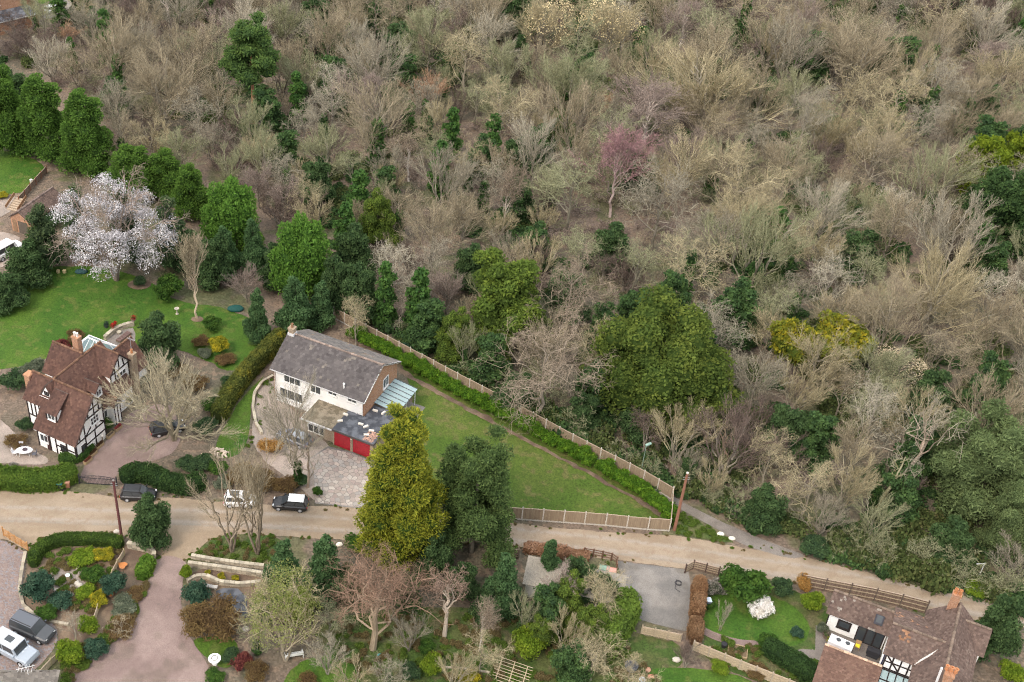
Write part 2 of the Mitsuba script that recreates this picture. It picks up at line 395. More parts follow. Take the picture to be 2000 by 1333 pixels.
def foliage(lobes, n, size, cols, seed, elong=1.6, rand=.6, clump=.9, lump=.3, depth=.35, low=-.5, up=0., tip=None, core=.72, vj=.3, cc=None):
    """a crown of leaf clumps over the ellipsoids in lobes (x, y, z, rx, ry, rz); cols: colours among which clumps vary"""
    rng = np.random.default_rng(seed)
    lobes = np.asarray(lobes, float)
    cols = np.asarray(cols, float)
    area = (lobes[:, 3] * lobes[:, 4] + lobes[:, 3] * lobes[:, 5] + lobes[:, 4] * lobes[:, 5])
    k = rng.choice(len(lobes), int(n * 1.6), p=area / area.sum())
    d = sph(len(k), rng)
    bad = d[:, 2] < low
    d[bad, 2] *= -1
    c, r = lobes[k, :3], lobes[k, 3:]
    q = c + d * r
    bump = meshkit.fbm(q / clump + seed * 7.3, 2, seed) - .5
    fine = meshkit.noise(q / (clump * .42) + 11, seed + 3) - .5
    f = 1 + lump * 2 * bump + lump * fine - depth * rng.uniform(0, 1, len(k)) ** 2.2
    pos = c + d * r * f[:, None]
    inside = np.zeros(len(pos), bool)
    for i, L in enumerate(lobes):
        inside |= (k != i) & ((((pos - L[:3]) / L[3:]) ** 2).sum(1) < .72)
    pos, d, r, q = pos[~inside][:n], d[~inside][:n], r[~inside][:n], q[~inside][:n]
    nor = unit(d / r)
    h = meshkit.noise(q / (clump * .8) + 31, seed + 9) * .7 + rng.uniform(0, 1, len(pos)) * .3
    x = np.clip((h - .15) / .7, 0, .999) * (len(cols) - 1)
    i = x.astype(int)
    col = cols[i] * (1 - (x - i))[:, None] + cols[np.minimum(i + 1, len(cols) - 1)] * (x - i)[:, None]
    col = col * rng.uniform(1 - vj, 1 + vj, (len(pos), 1))
    tc = None if tip is None else np.asarray(tip) * rng.uniform(.7, 1.2, (len(pos), 1))
    out = [leaves(pos, nor, np.full(len(pos), size), col, rng, elong, rand, tc, up)]
    if core:
        for L in lobes:
            m = ico(1 if L[3:].max() < 1.3 else 2, cols[0] if cc is None else cc)
            v = m[0] * L[3:] * core
            v *= (1 + .25 * (meshkit.fbm((m[0] * L[3:] + L[:3]) / clump, 2, seed)[:, None] - .5))
            out.append((v + L[:3], m[1], m[2]))
    return cat(out)
def lobes_cone(H, R, n, seed, p=.8, z0=.05):
    """lobes up the axis of a conifer of height H and base radius R, the top slender"""
    rng = np.random.default_rng(seed); out = []
    for i in range(n):
        s = (i + .5) / n
        r = R * (1 - s ** 1.6) ** p + .12 * R
        an = rng.uniform(0, 6.28); o = R * .14 * rng.uniform(0, 1)
        out.append((o * math.cos(an), o * math.sin(an), H * (z0 + (1 - z0) * s), r, r, max(H / n * 1.15, r * .7)))
    return out
def lobes_stack(R, z0, z1, n, seed, sub=.6, top=.55):
    rng = np.random.default_rng(seed); out = []
    for i in range(n):
        t = (i + .5) / n
        q = R * sub * rng.uniform(.8, 1.15) * (1 - (1 - top) * t ** 1.5)
        an = i * 2.4 + rng.uniform(-.6, .6); o = max(R * (1 - (1 - top) * t ** 1.5) - q * .8, 0) * rng.uniform(.35, 1.15)
        out.append((o * math.cos(an), o * math.sin(an), z0 + q * .6 + (z1 - z0 - q * 1.2) * t, q, q, q * rng.uniform(.8, 1.1)))
    return out
def lobes_crown(R, zc, rz, n, seed, sub=.5, flat=1.):
    """a main lobe broken up by n smaller ones round it"""
    rng = np.random.default_rng(seed)
    out = [(0, 0, zc, R * .72, R * .72, rz * .78)]
    for i in range(n):
        d = sph(1, rng)[0]; d[2] = abs(d[2]) * 1.1 - .35; d = unit(d)
        q = R * sub * rng.uniform(.65, 1.15)
        out.append((d[0] * R * .62, d[1] * R * .62, zc + d[2] * rz * .62, q, q, q * .85 * flat))
    return out

# shape groups: every kind of plant that the place repeats is built once or a few times and set out many times
groups = {}
def group_of(name, meshes):
    """meshes: {part name: (mesh, material, smooth)}"""
    groups[name] = list(meshes)
    for k, (mesh, m, sm) in meshes.items():
        scene[f'group_{name}_{k}'] = {'type': 'shapegroup', 'shape': mikit.ply((mesh[0], mesh[1]), m, smooth=sm, color=mesh[2] if VC_MATS.get(m) else None)}
def plant(name, kind, label, cat_, x, y, s=1., sz=None, rot=None, group=None, z=0., kind_=None, tilt=None):
    k = thing(name, label, cat_, group, kind_)
    rot = (hash2(x, y) * 360) if rot is None else rot
    M = TF().translate([x, y, z]).rotate([0, 0, 1], rot)
    if tilt: M = TF().translate([x, y, z]).rotate([math.cos(math.radians(tilt[1])), math.sin(math.radians(tilt[1])), 0], tilt[0]).rotate([0, 0, 1], rot)
    M = M.scale([s, s, s if sz is None else sz])
    for g in groups[kind]:
        scene[f'{k}__{g}'] = {'type': 'instance', 'sg': {'type': 'ref', 'id': f'group_{kind}_{g}'}, 'to_world': M}
    return k
def stuff(name, label, cat_, spots):
    """spots: (kind, x, y, z, scale, scale z, rotation); one mass that nobody could count"""
    labels[name] = {'label': label, 'category': cat_, 'kind': 'stuff'}
    i = 0
    for kind, x, y, z, s, sz, rot in spots:
        for g in groups[kind]:
            i += 1
            scene[f'{name}__{i:04d}'] = {'type': 'instance', 'sg': {'type': 'ref', 'id': f'group_{kind}_{g}'},
                                         'to_world': TF().translate([x, y, z]).rotate([0, 0, 1], rot).scale([s, s, sz])}
def hash2(x, y):
    return (math.sin(x * 12.9898 + y * 78.233) * 43758.5453) % 1.0

# ------------------------------------------------------------------ the setting: ground, lane, drives, lawns
def struct(name, mesh, m): return put(thing(name, kind='structure'), mesh, m)
def wavy_ground():
    xs, ys = np.concatenate([[-1500, -500], np.arange(-130, 231, 3.0), [600, 1600]]), np.concatenate([[-300, 20], np.arange(56, 300, 3.0), [500, 900, 2500]])
    X, Y = np.meshgrid(xs, ys, indexing='ij')
    v = np.c_[X.ravel(), Y.ravel(), np.zeros(X.size)]
    n = len(ys); i, j = np.meshgrid(np.arange(len(xs) - 1), np.arange(n - 1), indexing='ij')
    a = (i * n + j).ravel()
    return mk(v, np.concatenate([np.c_[a, a + n, a + n + 1], np.c_[a, a + n + 1, a + 1]]))
struct('ground', wavy_ground(), 'm_litter')
LANE = [(-46.4,99.88),(-37.24,99.39),(-31.46,98.67),(-28.35,98.51),(-23.47,97.71),(-18.44,97.71),(-12.79,96.92),(-7.77,96.68),(-2.22,96.45),(2.21,96.13),(11,95.12),(17.76,93.98),(21.76,93.22),(29.21,92.32),(35.13,92.17),(39.67,90.84),(41.66,90.26),(44.77,89.9),(47.73,89.1),(51.56,87.82),(57.06,85.6),(61.09,83.97),(68.2,82.64),(73.68,81.33),(72.15,78.16),(66.83,79.54),(62.26,80.56),(57.73,81.85),(53.3,83.7),(46.61,85.33),(42.7,86.22),(35.91,87.26),(28.8,88.53),(23.91,89.39),(18.72,90.48),(17.15,90.84),(11.26,90.84),(2.15,91.21),(-3.23,91.58),(-7.56,92.1),(-11.88,92.02),(-13.59,91.21),(-15.13,89.25),(-15.42,88.39),(-18.88,89.1),(-20.05,90.4),(-21.33,90.84),(-23.01,92.47),(-29.78,92.47),(-32,90.55),(-32.23,89.82),(-35.57,91.72),(-44.29,92.1)]
struct('gravel_lane', sheet(LANE, .03, .25, 1, 1), 'm_lane')
DRIVE = [(-18.97,89.39),(-15.38,88.53),(-15.71,86.01),(-15.64,82.31),(-14.67,79.09),(-12.64,75.71),(-11.19,72.76),(-10.23,69.37),(-26.52,69.37),(-25.67,72.47),(-24.74,75.41),(-22.47,78.03),(-20.99,81.66),(-19.5,86.01)]
struct('driveway', sheet(DRIVE, .036, .12, 2, 2), 'm_drive')
BLOCK = [(-38.63,90.99),(-35.54,91.58),(-32.25,89.68),(-32.01,87.4),(-31.86,84.65),(-30.92,81.98),(-29.42,80.81),(-27.4,79.92),(-26.95,77.41),(-28.45,74.51),(-31.19,71.61),(-34.03,71.61)]
struct('paved_drive', sheet(BLOCK, .036, .05, 1, 3), 'm_block')
COTDRIVE = [(-28.49,100.05),(-28.7,102.36),(-27.89,104.49),(-25.42,109.62),(-24.22,112.77),(-20.21,114.01),(-18.44,109.81),(-18.1,105.35),(-21.21,103.04),(-23.62,102.95),(-24.57,101.53),(-24.52,99.64)]
struct('cottage_drive', sheet(COTDRIVE, .036, .2, 2, 4), 'm_drive')
COTPATH = [(-41.62,111.19),(-39.75,110.91),(-37.43,108.45),(-34.37,104.92),(-32.41,103.8),(-33.38,102.79),(-38.07,103.21),(-39.9,103.63)]
struct('garden_path', sheet(COTPATH, .03, .2, 2, 5), 'm_gravel')
FRONTYARD = [(-9.66,117.22),(-7.53,118.61),(-6.11,113.53),(-2.67,108),(-0.59,105.79),(-0.58,103.21),(-2.22,96.68),(-3.36,98.27),(-8.08,103.21),(-9.68,106.23),(-10.18,109.81)]
struct('gravel_yard', sheet(FRONTYARD, .02, .25, 2, 6), 'm_gravel')
LAWN_BACK = [(-0.67,132.16),(20.72,113.06),(36.09,97.71),(35.51,93.98),(25.8,94.74),(17.71,96.13),(10.53,96.29),(4.33,103.21),(6.58,109.81),(9.04,113.53),(8.73,117.42),(7.69,122.5),(2.65,128.98)]
struct('lawn', sheet(LAWN_BACK, .02, .15, 1, 7), 'm_lawn_dry')
LAWN_SIDE = [(-8.15,121.26),(-9.68,117.61),(-10.39,113.53),(-10.3,109.81),(-10.51,105.35),(-12.72,103.63),(-14.31,105.35),(-13.17,109.81),(-11.67,114.49),(-8.82,119.42)]
struct('lawn', sheet(LAWN_SIDE, .024, .15, 2, 8), 'm_lawn')
LAWN_COT = [(-51.26,138.33),(-45.72,138.33),(-41.14,143.34),(-32.63,143.34),(-25.09,139.56),(-21.79,134.72),(-14.89,133.55),(-8.6,128.98),(-10.3,123.55),(-13.2,118.91),(-16.65,122.5),(-23.44,125.69),(-26.08,123.55),(-34.78,123.55),(-38.12,120.95),(-46.65,119.42)]
struct('lawn', sheet(LAWN_COT, .02, .3, 2, 9), 'm_lawn')
struct('lawn', sheet([(-14.76,78.47),(-9.92,78.78),(-9.24,75.71),(-10.61,74.51),(-12.41,75.83)], .02, .2, 2, 10), 'm_lawn')
struct('lawn', sheet([(-4.62,75.71),(1.47,76.62),(2.79,69.37),(-5.58,69.37)], .02, .2, 2, 11), 'm_lawn')
struct('lawn', sheet([(36.47,83.64),(41.76,84.65),(46.12,81.98),(45.76,77.85),(41.2,77.04),(36.65,78.47),(35.45,79.73)], .02, .15, 2, 12), 'm_lawn')
struct('lawn', sheet([(28.08,75.11),(36.64,74.51),(39.93,72.47),(36.75,69.37),(26.52,69.37)], .02, .15, 2, 13), 'm_lawn')
struct('lawn', sheet([(-57.54,177.49),(-49.8,175.79),(-45.19,170.79),(-46.11,167.26),(-47.06,164.14),(-48.04,163.22),(-54,162.15)], .02, .2, 2, 14), 'm_lawn')
struct('lawn', sheet([(-62.01,242.64),(-57.03,242.64),(-57.78,238.31),(-59.62,237.25)], .02, .2, 2, 15), 'm_lawn')
struct('side_road', sheet([(-57.78,238.31),(-56.49,245.4),(-49.6,248.21),(-51.76,235.93),(-54.93,231.03),(-57.63,229.51)], .03, .1, 1, 16), 'm_tarmac')
struct('yard', sheet([(-51.81,152.7),(-47.22,152),(-45.02,150.21),(-45.39,143.34),(-49.36,142.06)], .03, .1, 1, 17), 'm_gravel')
struct('yard', sheet([(-52.88,160.64),(-49.37,162.15),(-47.44,162.15),(-48.87,156.24),(-51.88,156.24)], .03, .05, 1, 17), 'm_gravel')
PATH = [(30.1,103.8),(35.55,99.39),(36.65,97.71),(40.51,94.28),(43.73,92.02),(46.47,90.26),(48.77,89.03),(46.54,88.68),(43.51,89.97),(41.85,90.99),(40.17,92.92),(36.64,96.13),(35.23,97.87),(29.87,102.45)]
struct('footpath', sheet(PATH, .034, .08, 1, 18), 'm_path')
VERGE = [(35.9,94.74),(36.88,95.2),(37.6,94.74),(40.1,92.62),(41.81,90.84),(40.24,90.99),(37.73,91.72),(35.27,92.32)]
struct('grass_verge', sheet(VERGE, .04, .1, 1, 19), 'm_verge')
struct('grass_verge', sheet([(-14.97,89.25),(-13.6,91.28),(-11.88,92.1),(-7.57,92.17),(-5.37,90.99),(-6.3,87.4),(-8.41,87.75),(-14.85,89.1)], .04, .1, 1, 20), 'm_verge')
PAD = [(28.67,88.39),(35.83,87.12),(35.63,85.33),(34.05,79.03),(31.96,79.73),(29.62,80.56),(29.01,83.97)]
struct('parking_pad', sheet(PAD, .036, .06, 0, 21), 'm_tarmac')
struct('rough_ground', sheet([(-3.03,81.33),(17.31,82.64),(29.28,78.78),(33.96,77.54),(30.37,72.18),(20.47,69.37),(1.86,69.37),(-0.97,75.11)], .012, .3, 2, 22), 'm_verge')
struct('garden_ground', sheet([(-31.98,89.9),(-22.05,91.36),(-19.06,88.82),(-19.68,85.33),(-21.2,81.33),(-22.73,78.16),(-25.17,75.11),(-26.63,75.11),(-27.22,79.73),(-30.6,81.66),(-31.71,84.65)], .03, .1, 1, 23), 'm_soil')
struct('garden_ground', sheet([(-15.25,87.75),(-7.31,86.7),(-7.19,83.97),(-9.08,81.33),(-14.82,83.3)], .03, .1, 1, 24), 'm_soil')
struct('garden_ground', sheet([(35.81,85.67),(49.28,83.97),(47.64,75.71),(42.53,71.61),(35.34,75.11),(34.24,78.78)], .014, .1, 1, 24), 'm_verge')

# ------------------------------------------------------------------ kinds of trees and shrubs
TWIG = {'tan': (.325, .278, .195), 'grey': (.3, .272, .21), 'green': (.285, .29, .175), 'mauve': (.28, .225, .195), 'plum': (.29, .175, .18), 'pale': (.41, .375, .295),
        'rust': (.38, .25, .165), 'straw': (.385, .335, .215), 'pink': (.29, .235, .18), 'umber': (.16, .122, .105)}
BARK = (.24, .215, .175)
fan = dict(ang=48, angs=(52, 26, 28, 26), up=.2, curve=.13, limbs=20, sub=7, twigs=7, fine=5, fork=.1, s1=.8, tr=.0125, sec=.62)
spread = dict(ang=58, up=.14, curve=.5, limbs=13, sub=7, twigs=7, fine=5, fork=.2, wob=.04, tr=.0125)
vase = dict(ang=34, angs=(40, 24, 26, 26), up=.3, curve=.13, limbs=18, sub=7, twigs=7, fine=5, fork=.06, stems=3, s1=.85, tr=.0125, sec=.6)
birch = dict(ang=34, up=.3, droop=.35, curve=.3, limbs=16, sub=7, twigs=7, fine=5, fork=.3, tr=.013)
def bare(name, seed, col, style, H=12., R=5., ivy=0, **kw):
    a = {**style, **kw}
    a.setdefault('bark', BARK); a.setdefault('tr', .016)
    w, t = bare_tree(seed, H=H, R=R, twig=TWIG[col], **a)
    ms = {'trunk': (w, 'm_veg', False), 'twigs': (t, 'm_veg', False)}
    if ivy:
        ms['ivy'] = (foliage([(0, 0, H * (.1 + .17 * i), .85 - .1 * i, .85 - .1 * i, H * .13) for i in range(ivy)], 1500, .32, [(0.053, 0.096, 0.046), (0.085, 0.171, 0.056), (0.139, 0.248, 0.07)], seed, elong=1.2, clump=.7, lump=.45, core=.55), 'm_leaf', False)
    group_of(name, ms)
WHITEBARK = (.6, .54, .48)
big = dict(ang=48, angs=(52, 24, 26, 24), up=.22, curve=.12, limbs=34, sub=8, twigs=8, fine=5, fork=.08, s1=.75, r0=.4, tr=.013, stems=2, sec=.62)
bare('giant1', 61, 'straw', big, 14, 9); bare('giant2', 62, 'tan', big, 14, 9)
bare('tan1', 1, 'tan', fan, 13, 6); bare('tan4', 51, 'tan', fan, 12, 5, ivy=3); bare('straw4', 52, 'straw', spread, 12, 5.5, ivy=4); bare('grey4', 53, 'grey', spread, 13, 6); bare('tan2', 2, 'tan', spread, 11, 5.5); bare('tan3', 3, 'tan', vase, 10, 5)
bare('grey1', 4, 'grey', fan, 13, 5.5); bare('grey2', 5, 'grey', spread, 11, 5, ivy=3); bare('grey3', 6, 'grey', vase, 9, 4.5)
bare('green1', 7, 'green', fan, 12, 5.5, tr=.015); bare('green2', 8, 'green', spread, 10, 5); bare('green3', 9, 'green', vase, 9, 4.5, ivy=2)
bare('mauve1', 10, 'mauve', birch, 13, 4, bark=WHITEBARK); bare('mauve2', 11, 'mauve', fan, 12, 5)
bare('plum1', 12, 'plum', birch, 14, 5.5, bark=(.45, .36, .33), fine=6, tr=.02)
bare('pale1', 13, 'pale', spread, 11, 4.5, bark=(.4, .37, .32), fine=4, twigs=6); bare('pale2', 14, 'pale', fan, 12, 5); bare('pale3', 15, 'pale', vase, 8, 4)
bare('rust1', 16, 'rust', birch, 11, 4, bark=WHITEBARK); bare('rust2', 17, 'rust', vase, 6, 4, fine=4)
bare('straw1', 18, 'straw', fan, 12, 5.5); bare('straw2', 19, 'straw', spread, 10, 5); bare('straw3', 20, 'straw', vase, 9, 4.5)
bare('pink1', 21, 'pink', spread, 13, 6, bark=(.28, .24, .195)); bare('pink2', 22, 'pink', birch, 11, 4, bark=WHITEBARK)
bare('umber1', 23, 'umber', vase, 7, 4, fine=3); bare('umber2', 24, 'umber', spread, 8, 4.5)
def catkin(name, seed, col, dot, style, H, R, n=1400):
    w, t = bare_tree(seed, H=H, R=R, twig=TWIG[col], bark=BARK, **style)
    c = foliage(lobes_crown(R * .9, H * .62, H * .34, 7, seed), int(n * 1.6), .2, [dot, np.array(dot) * .8], seed, elong=1.5, rand=1.2, clump=1.0, lump=.3, depth=.5, core=0)
    group_of(name, {'trunk': (w, 'm_veg', False), 'twigs': (t, 'm_veg', False), 'catkins': (c, 'm_veg', False)})
catkin('catkin1', 30, 'straw', (.72, .6, .36), fan, 11, 5); catkin('catkin2', 31, 'grey', (.62, .52, .36), spread, 10, 4.5)
# undergrowth
for i, (c, h) in enumerate((('umber', 2.), ('mauve', 1.7), ('green', 2.2), ('tan', 2.4))):
    w, t = bare_tree(40 + i, H=h, R=1.7, r0=.03, stems=6, limbs=12, sub=4, twigs=4, fine=1, twig=TWIG[c], bark=TWIG['umber'], tr=.013, ang=40, up=.3, fork=.05, low=True)
    group_of(f'scrub{i}', {'stems': (cat(w, t), 'm_veg', False)})
GREEN_D = [(0.054, 0.099, 0.048), (0.088, 0.16, 0.061), (0.144, 0.24, 0.08)]
group_of('ivyclump', {'leaves': (foliage([(0, 0, .2, 1.5, 1.3, .55), (.9, .5, .2, .8, .8, .7)], 420, .3, GREEN_D, 5, elong=1.2, clump=.7, lump=.4, core=.7, low=-.05), 'm_leaf', False)})
group_of('bramble', {'leaves': (foliage([(0, 0, .25, 1.5, 1.3, .7), (-.8, .5, .3, .9, .8, .8)], 420, .28, [(0.078, 0.101, 0.043), (0.132, 0.178, 0.062), (0.217, 0.202, 0.093)], 6, elong=1.3, clump=.6, lump=.5, core=.6, low=-.05), 'm_leaf', False)})

def evergreen(name, lobes, n, size, cols, seed, trunk=None, **kw):
    ms = {}
    if trunk: ms['trunk'] = (tube(trunk[0], trunk[1], 7, trunk[2] if len(trunk) > 2 else BARK), 'm_veg', True)
    ms['crown'] = (foliage(lobes, n, size, cols, seed, **kw), 'm_leaf', False)
    group_of(name, ms)
def mast(h, r=.2): return ([(0, 0, -.1), (.05, 0, h * .5), (0, .05, h)], [r, r * .7, r * .25])
CYP = [(.07, .135, .036), (.105, .2, .046), (.16, .28, .06)]
evergreen('cypress1', lobes_stack(3.9, .1, 13.5, 26, 1, .46, .4), 13000, .4, CYP, 1, mast(12), elong=2.2, rand=.5, clump=1.1, lump=.28, up=.8, tip=(.17, .31, .06))
evergreen('cypress2', lobes_stack(4, .1, 10.5, 22, 2, .46, .45), 11000, .38, CYP, 2, mast(9), elong=2.2, rand=.5, clump=1.0, lump=.3, up=.8, tip=(.19, .33, .06))
evergreen('cypress3', lobes_stack(3.9, .1, 7.4, 20, 3, .46, .6), 10000, .38, [(.08, .17, .04), (.12, .25, .05), (.17, .33, .065)], 3, mast(6), elong=2.2, rand=.5, clump=1.0, lump=.3, up=.7, tip=(.2, .36, .065))
DK = [(.055, .1, .045), (.088, .15, .06), (.135, .21, .085)]
evergreen('holly1', lobes_stack(2.8, .2, 6.6, 17, 4, .45, .6), 7000, .29, DK, 4, mast(5, .14), elong=1.5, clump=.8, lump=.3)
evergreen('holly2', lobes_stack(2.4, .1, 8.4, 18, 5, .52, .35), 7000, .29, [(0.065, 0.124, 0.054), (0.101, 0.186, 0.078), (0.155, 0.256, 0.109)], 5, mast(7, .14), elong=1.5, clump=.7, lump=.25)
evergreen('ivycol', lobes_stack(1.7, .1, 10.3, 12, 6, .62, .6), 3200, .36, [(0.053, 0.116, 0.04), (0.093, 0.194, 0.054), (0.155, 0.279, 0.07)], 6, mast(9, .2), elong=1.2, clump=.8, lump=.5, depth=.4, core=.55)
evergreen('ivybig', lobes_stack(6.6, .4, 11.5, 40, 71, .32, .7), 22000, .36, [(.05, .09, .04), (.08, .145, .052), (.13, .21, .07)], 71, mast(9, .3), elong=1.4, clump=1.0, lump=.4, depth=.4, core=.6)
evergreen('ivytree', lobes_stack(3.4, .4, 10, 22, 7, .4), 8500, .32, GREEN_D, 7, mast(9, .22), elong=1.2, clump=1.0, lump=.45, depth=.4, core=.5)
PINE = [(0.08, 0.144, 0.056), (0.128, 0.216, 0.067), (0.192, 0.288, 0.08)]
evergreen('pine1', lobes_stack(4.1, 7.2, 16.5, 24, 8, .38, .6),
          9000, .42, PINE, 8, (mast(13, .3)[0], mast(13, .3)[1], (.36, .2, .12)), elong=2.5, rand=.9, clump=1.0, lump=.35, low=-.3)
OLV = [(.085, .135, .036), (.14, .195, .045), (.215, .265, .058)]
evergreen('olive1', lobes_stack(6.6, .8, 12, 44, 9, .36, .72), 27000, .34, OLV, 9, mast(9, .35), elong=1.8, rand=.7, clump=1.2, lump=.35)
evergreen('olive2', lobes_stack(4.8, 1.0, 11.6, 34, 10, .33, .6), 16000, .34, [(0.101, 0.155, 0.04), (0.155, 0.232, 0.05), (0.248, 0.326, 0.062)], 10, mast(9, .3), elong=1.8, rand=.7, clump=1.1, lump=.35)
evergreen('willowy', lobes_stack(5.8, .4, 11.3, 40, 11, .31, .65), 20000, .38, [(.13, .18, .08), (.19, .255, .11), (.26, .33, .145)], 11, mast(8, .3), elong=2.6, rand=.7, clump=1.1, lump=.4)
evergreen('yellowish', lobes_stack(2.8, .2, 6.6, 16, 12, .45, .6), 5000, .34, [(.12, .18, .025), (.2, .27, .03), (.3, .36, .04)], 12, mast(4, .12), elong=1.6, clump=.7, lump=.35)
evergreen('gorse', lobes_crown(2.8, 4.6, 3.0, 10, 13, .45), 4500, .36, [(0.109, 0.155, 0.031), (0.248, 0.264, 0.039), (0.62, 0.512, 0.046)], 13, mast(5, .12), elong=1.5, clump=.9, lump=.45, vj=.3)
def shrub(name, R, H, n, size, cols, seed, nl=6, **kw):
    kw = {**dict(elong=1.6, clump=.5, lump=.42, low=-.1, depth=.5), **kw}; n = int(n * 1.5); size *= .85; mat = kw.pop('mat', 'm_leaf')
    lb = [(x, y, max(z, R * .2), a, b, c) for x, y, z, a, b, c in lobes_crown(R, H * .5, H * .55, nl, seed, .5)]
    group_of(name, {'leaves': (foliage(lb, n, size, cols, seed, **kw), mat, False)})
shrub('bush_green', 1.2, 1.8, 1500, .2, [(0.046, 0.098, 0.026), (0.078, 0.156, 0.033), (0.13, 0.221, 0.046)], 20)
shrub('bush_dark', 1.2, 1.8, 1500, .2, [(0.046, 0.085, 0.046), (0.072, 0.124, 0.058), (0.104, 0.169, 0.072)], 21)
shrub('bush_lime', 1.2, 1.9, 1700, .2, [(0.13, 0.208, 0.026), (0.195, 0.286, 0.033), (0.286, 0.364, 0.046)], 22)
shrub('bush_gold', 1.1, 1.8, 1500, .2, [(0.156, 0.195, 0.026), (0.364, 0.338, 0.039), (0.62, 0.52, 0.046)], 23)
shrub('bush_grey', 1.2, 1.7, 1500, .2, [(0.104, 0.13, 0.091), (0.169, 0.195, 0.13), (0.26, 0.286, 0.208)], 24)
shrub('bush_teal', 1.2, 1.6, 1500, .2, [(0.039, 0.085, 0.058), (0.065, 0.13, 0.085), (0.111, 0.182, 0.117)], 25)
shrub('bush_laurel', .85, 1.7, 900, .26, [(0.052, 0.13, 0.019), (0.117, 0.234, 0.029), (0.221, 0.364, 0.039)], 26, elong=1.8, clump=.45, lump=.4, depth=.35)
shrub('bush_brown', 1.2, 1.7, 1600, .2, [(.15, .1, .055), (.22, .15, .07), (.27, .2, .09)], 27, elong=3.5, rand=.9)
shrub('bush_red', 1.1, 1.5, 1300, .18, [(0.117, 0.033, 0.039), (0.208, 0.065, 0.058), (0.338, 0.13, 0.104)], 28, rand=.9)
shrub('bush_blossom', 1.2, 1.7, 1500, .2, [(.04, .07, .025), (.3, .28, .24), (.75, .68, .66)], 29, rand=1., vj=.3)
shrub('bush_white', 1.2, 1.6, 2200, .18, [(.5, .46, .38), (.8, .77, .73), (.85, .84, .83)], 30, rand=1., lump=.4, depth=.4, core=.5, cc=(.3, .28, .22), mat='m_veg')
shrub('bush_orange', 1.1, 1.6, 1300, .22, [(.35, .2, .07), (.5, .3, .1), (.6, .4, .16)], 31, elong=3.5, rand=1.)
shrub('tuft', .5, .5, 260, .16, [(.09, .15, .03), (.13, .2, .04), (.18, .25, .06)], 32, nl=3)
shrub('tuft_dry', .5, .5, 260, .2, [(.16, .13, .06), (.24, .19, .09), (.3, .25, .13)], 33, nl=3, elong=4.)

# ------------------------------------------------------------------ trees: kind, (x, y, crown radius, height), label
DIM = {'ivybig': (12, 6.8), 'giant1': (14, 9), 'giant2': (14, 9), 'tan1': (13, 6), 'tan2': (11, 5.5), 'tan4': (12, 5), 'straw4': (12, 5.5), 'grey4': (13, 6), 'tan3': (10, 5), 'grey1': (13, 5.5), 'grey2': (11, 5), 'grey3': (9, 4.5), 'green1': (12, 5.5), 'green2': (10, 5), 'green3': (9, 4.5),
       'mauve1': (13, 4), 'mauve2': (12, 5), 'plum1': (14, 5.5), 'pale1': (11, 4.5), 'pale2': (12, 5), 'pale3': (8, 4), 'rust1': (11, 4), 'rust2': (6, 4), 'straw1': (12, 5.5),
       'straw2': (10, 5), 'straw3': (9, 4.5), 'pink1': (13, 6), 'pink2': (11, 4), 'umber1': (7, 4), 'umber2': (8, 4.5), 'catkin1': (11, 5), 'catkin2': (10, 4.5),
       'cypress1': (13.5, 3.9), 'cypress2': (10.5, 4), 'cypress3': (7.4, 3.9), 'holly1': (6.6, 2.8), 'holly2': (8.4, 2.4), 'ivycol': (10.3, 1.7), 'ivytree': (10, 3.4), 'pine1': (15.5, 4.1),
       'olive1': (12, 6.6), 'olive2': (11.6, 4.8), 'willowy': (11.3, 5.8), 'yellowish': (6.6, 2.8), 'gorse': (7.6, 3.)}
CATS = {'ivybig': 'evergreen tree', 'holly1': 'evergreen tree', 'holly2': 'evergreen tree', 'pine1': 'pine tree', 'cypress1': 'cypress tree', 'cypress2': 'cypress tree', 'cypress3': 'cypress tree', 'olive1': 'evergreen tree', 'olive2': 'evergreen tree', 'willowy': 'evergreen tree'}
KEY = {'ivybig': 'evergreen_tree', 'cypress1': 'cypress_tree', 'cypress2': 'cypress_tree', 'cypress3': 'cypress_tree', 'holly1': 'holly_tree', 'holly2': 'holly_tree', 'ivycol': 'ivy_clad_tree', 'ivytree': 'ivy_clad_tree', 'pine1': 'pine_tree',
       'olive1': 'evergreen_oak', 'olive2': 'evergreen_oak', 'willowy': 'evergreen_tree', 'yellowish': 'yellow_green_tree', 'gorse': 'gorse_bush', 'catkin1': 'catkin_tree', 'catkin2': 'catkin_tree',
       'mauve1': 'birch_tree', 'plum1': 'birch_tree', 'rust1': 'birch_tree', 'pink2': 'birch_tree'}
placed = []
def tree(kind, t, label, group=None, rot=None):
    x, y, R, H = t
    h0, r0 = DIM[kind]
    placed.append((x, y, R))
    s = R / r0
    return plant(KEY.get(kind, 'bare_tree'), kind, label, CATS.get(kind, 'tree'), x, y, s, min(max(H / h0, s * .75), s * 1.5), rot, group)
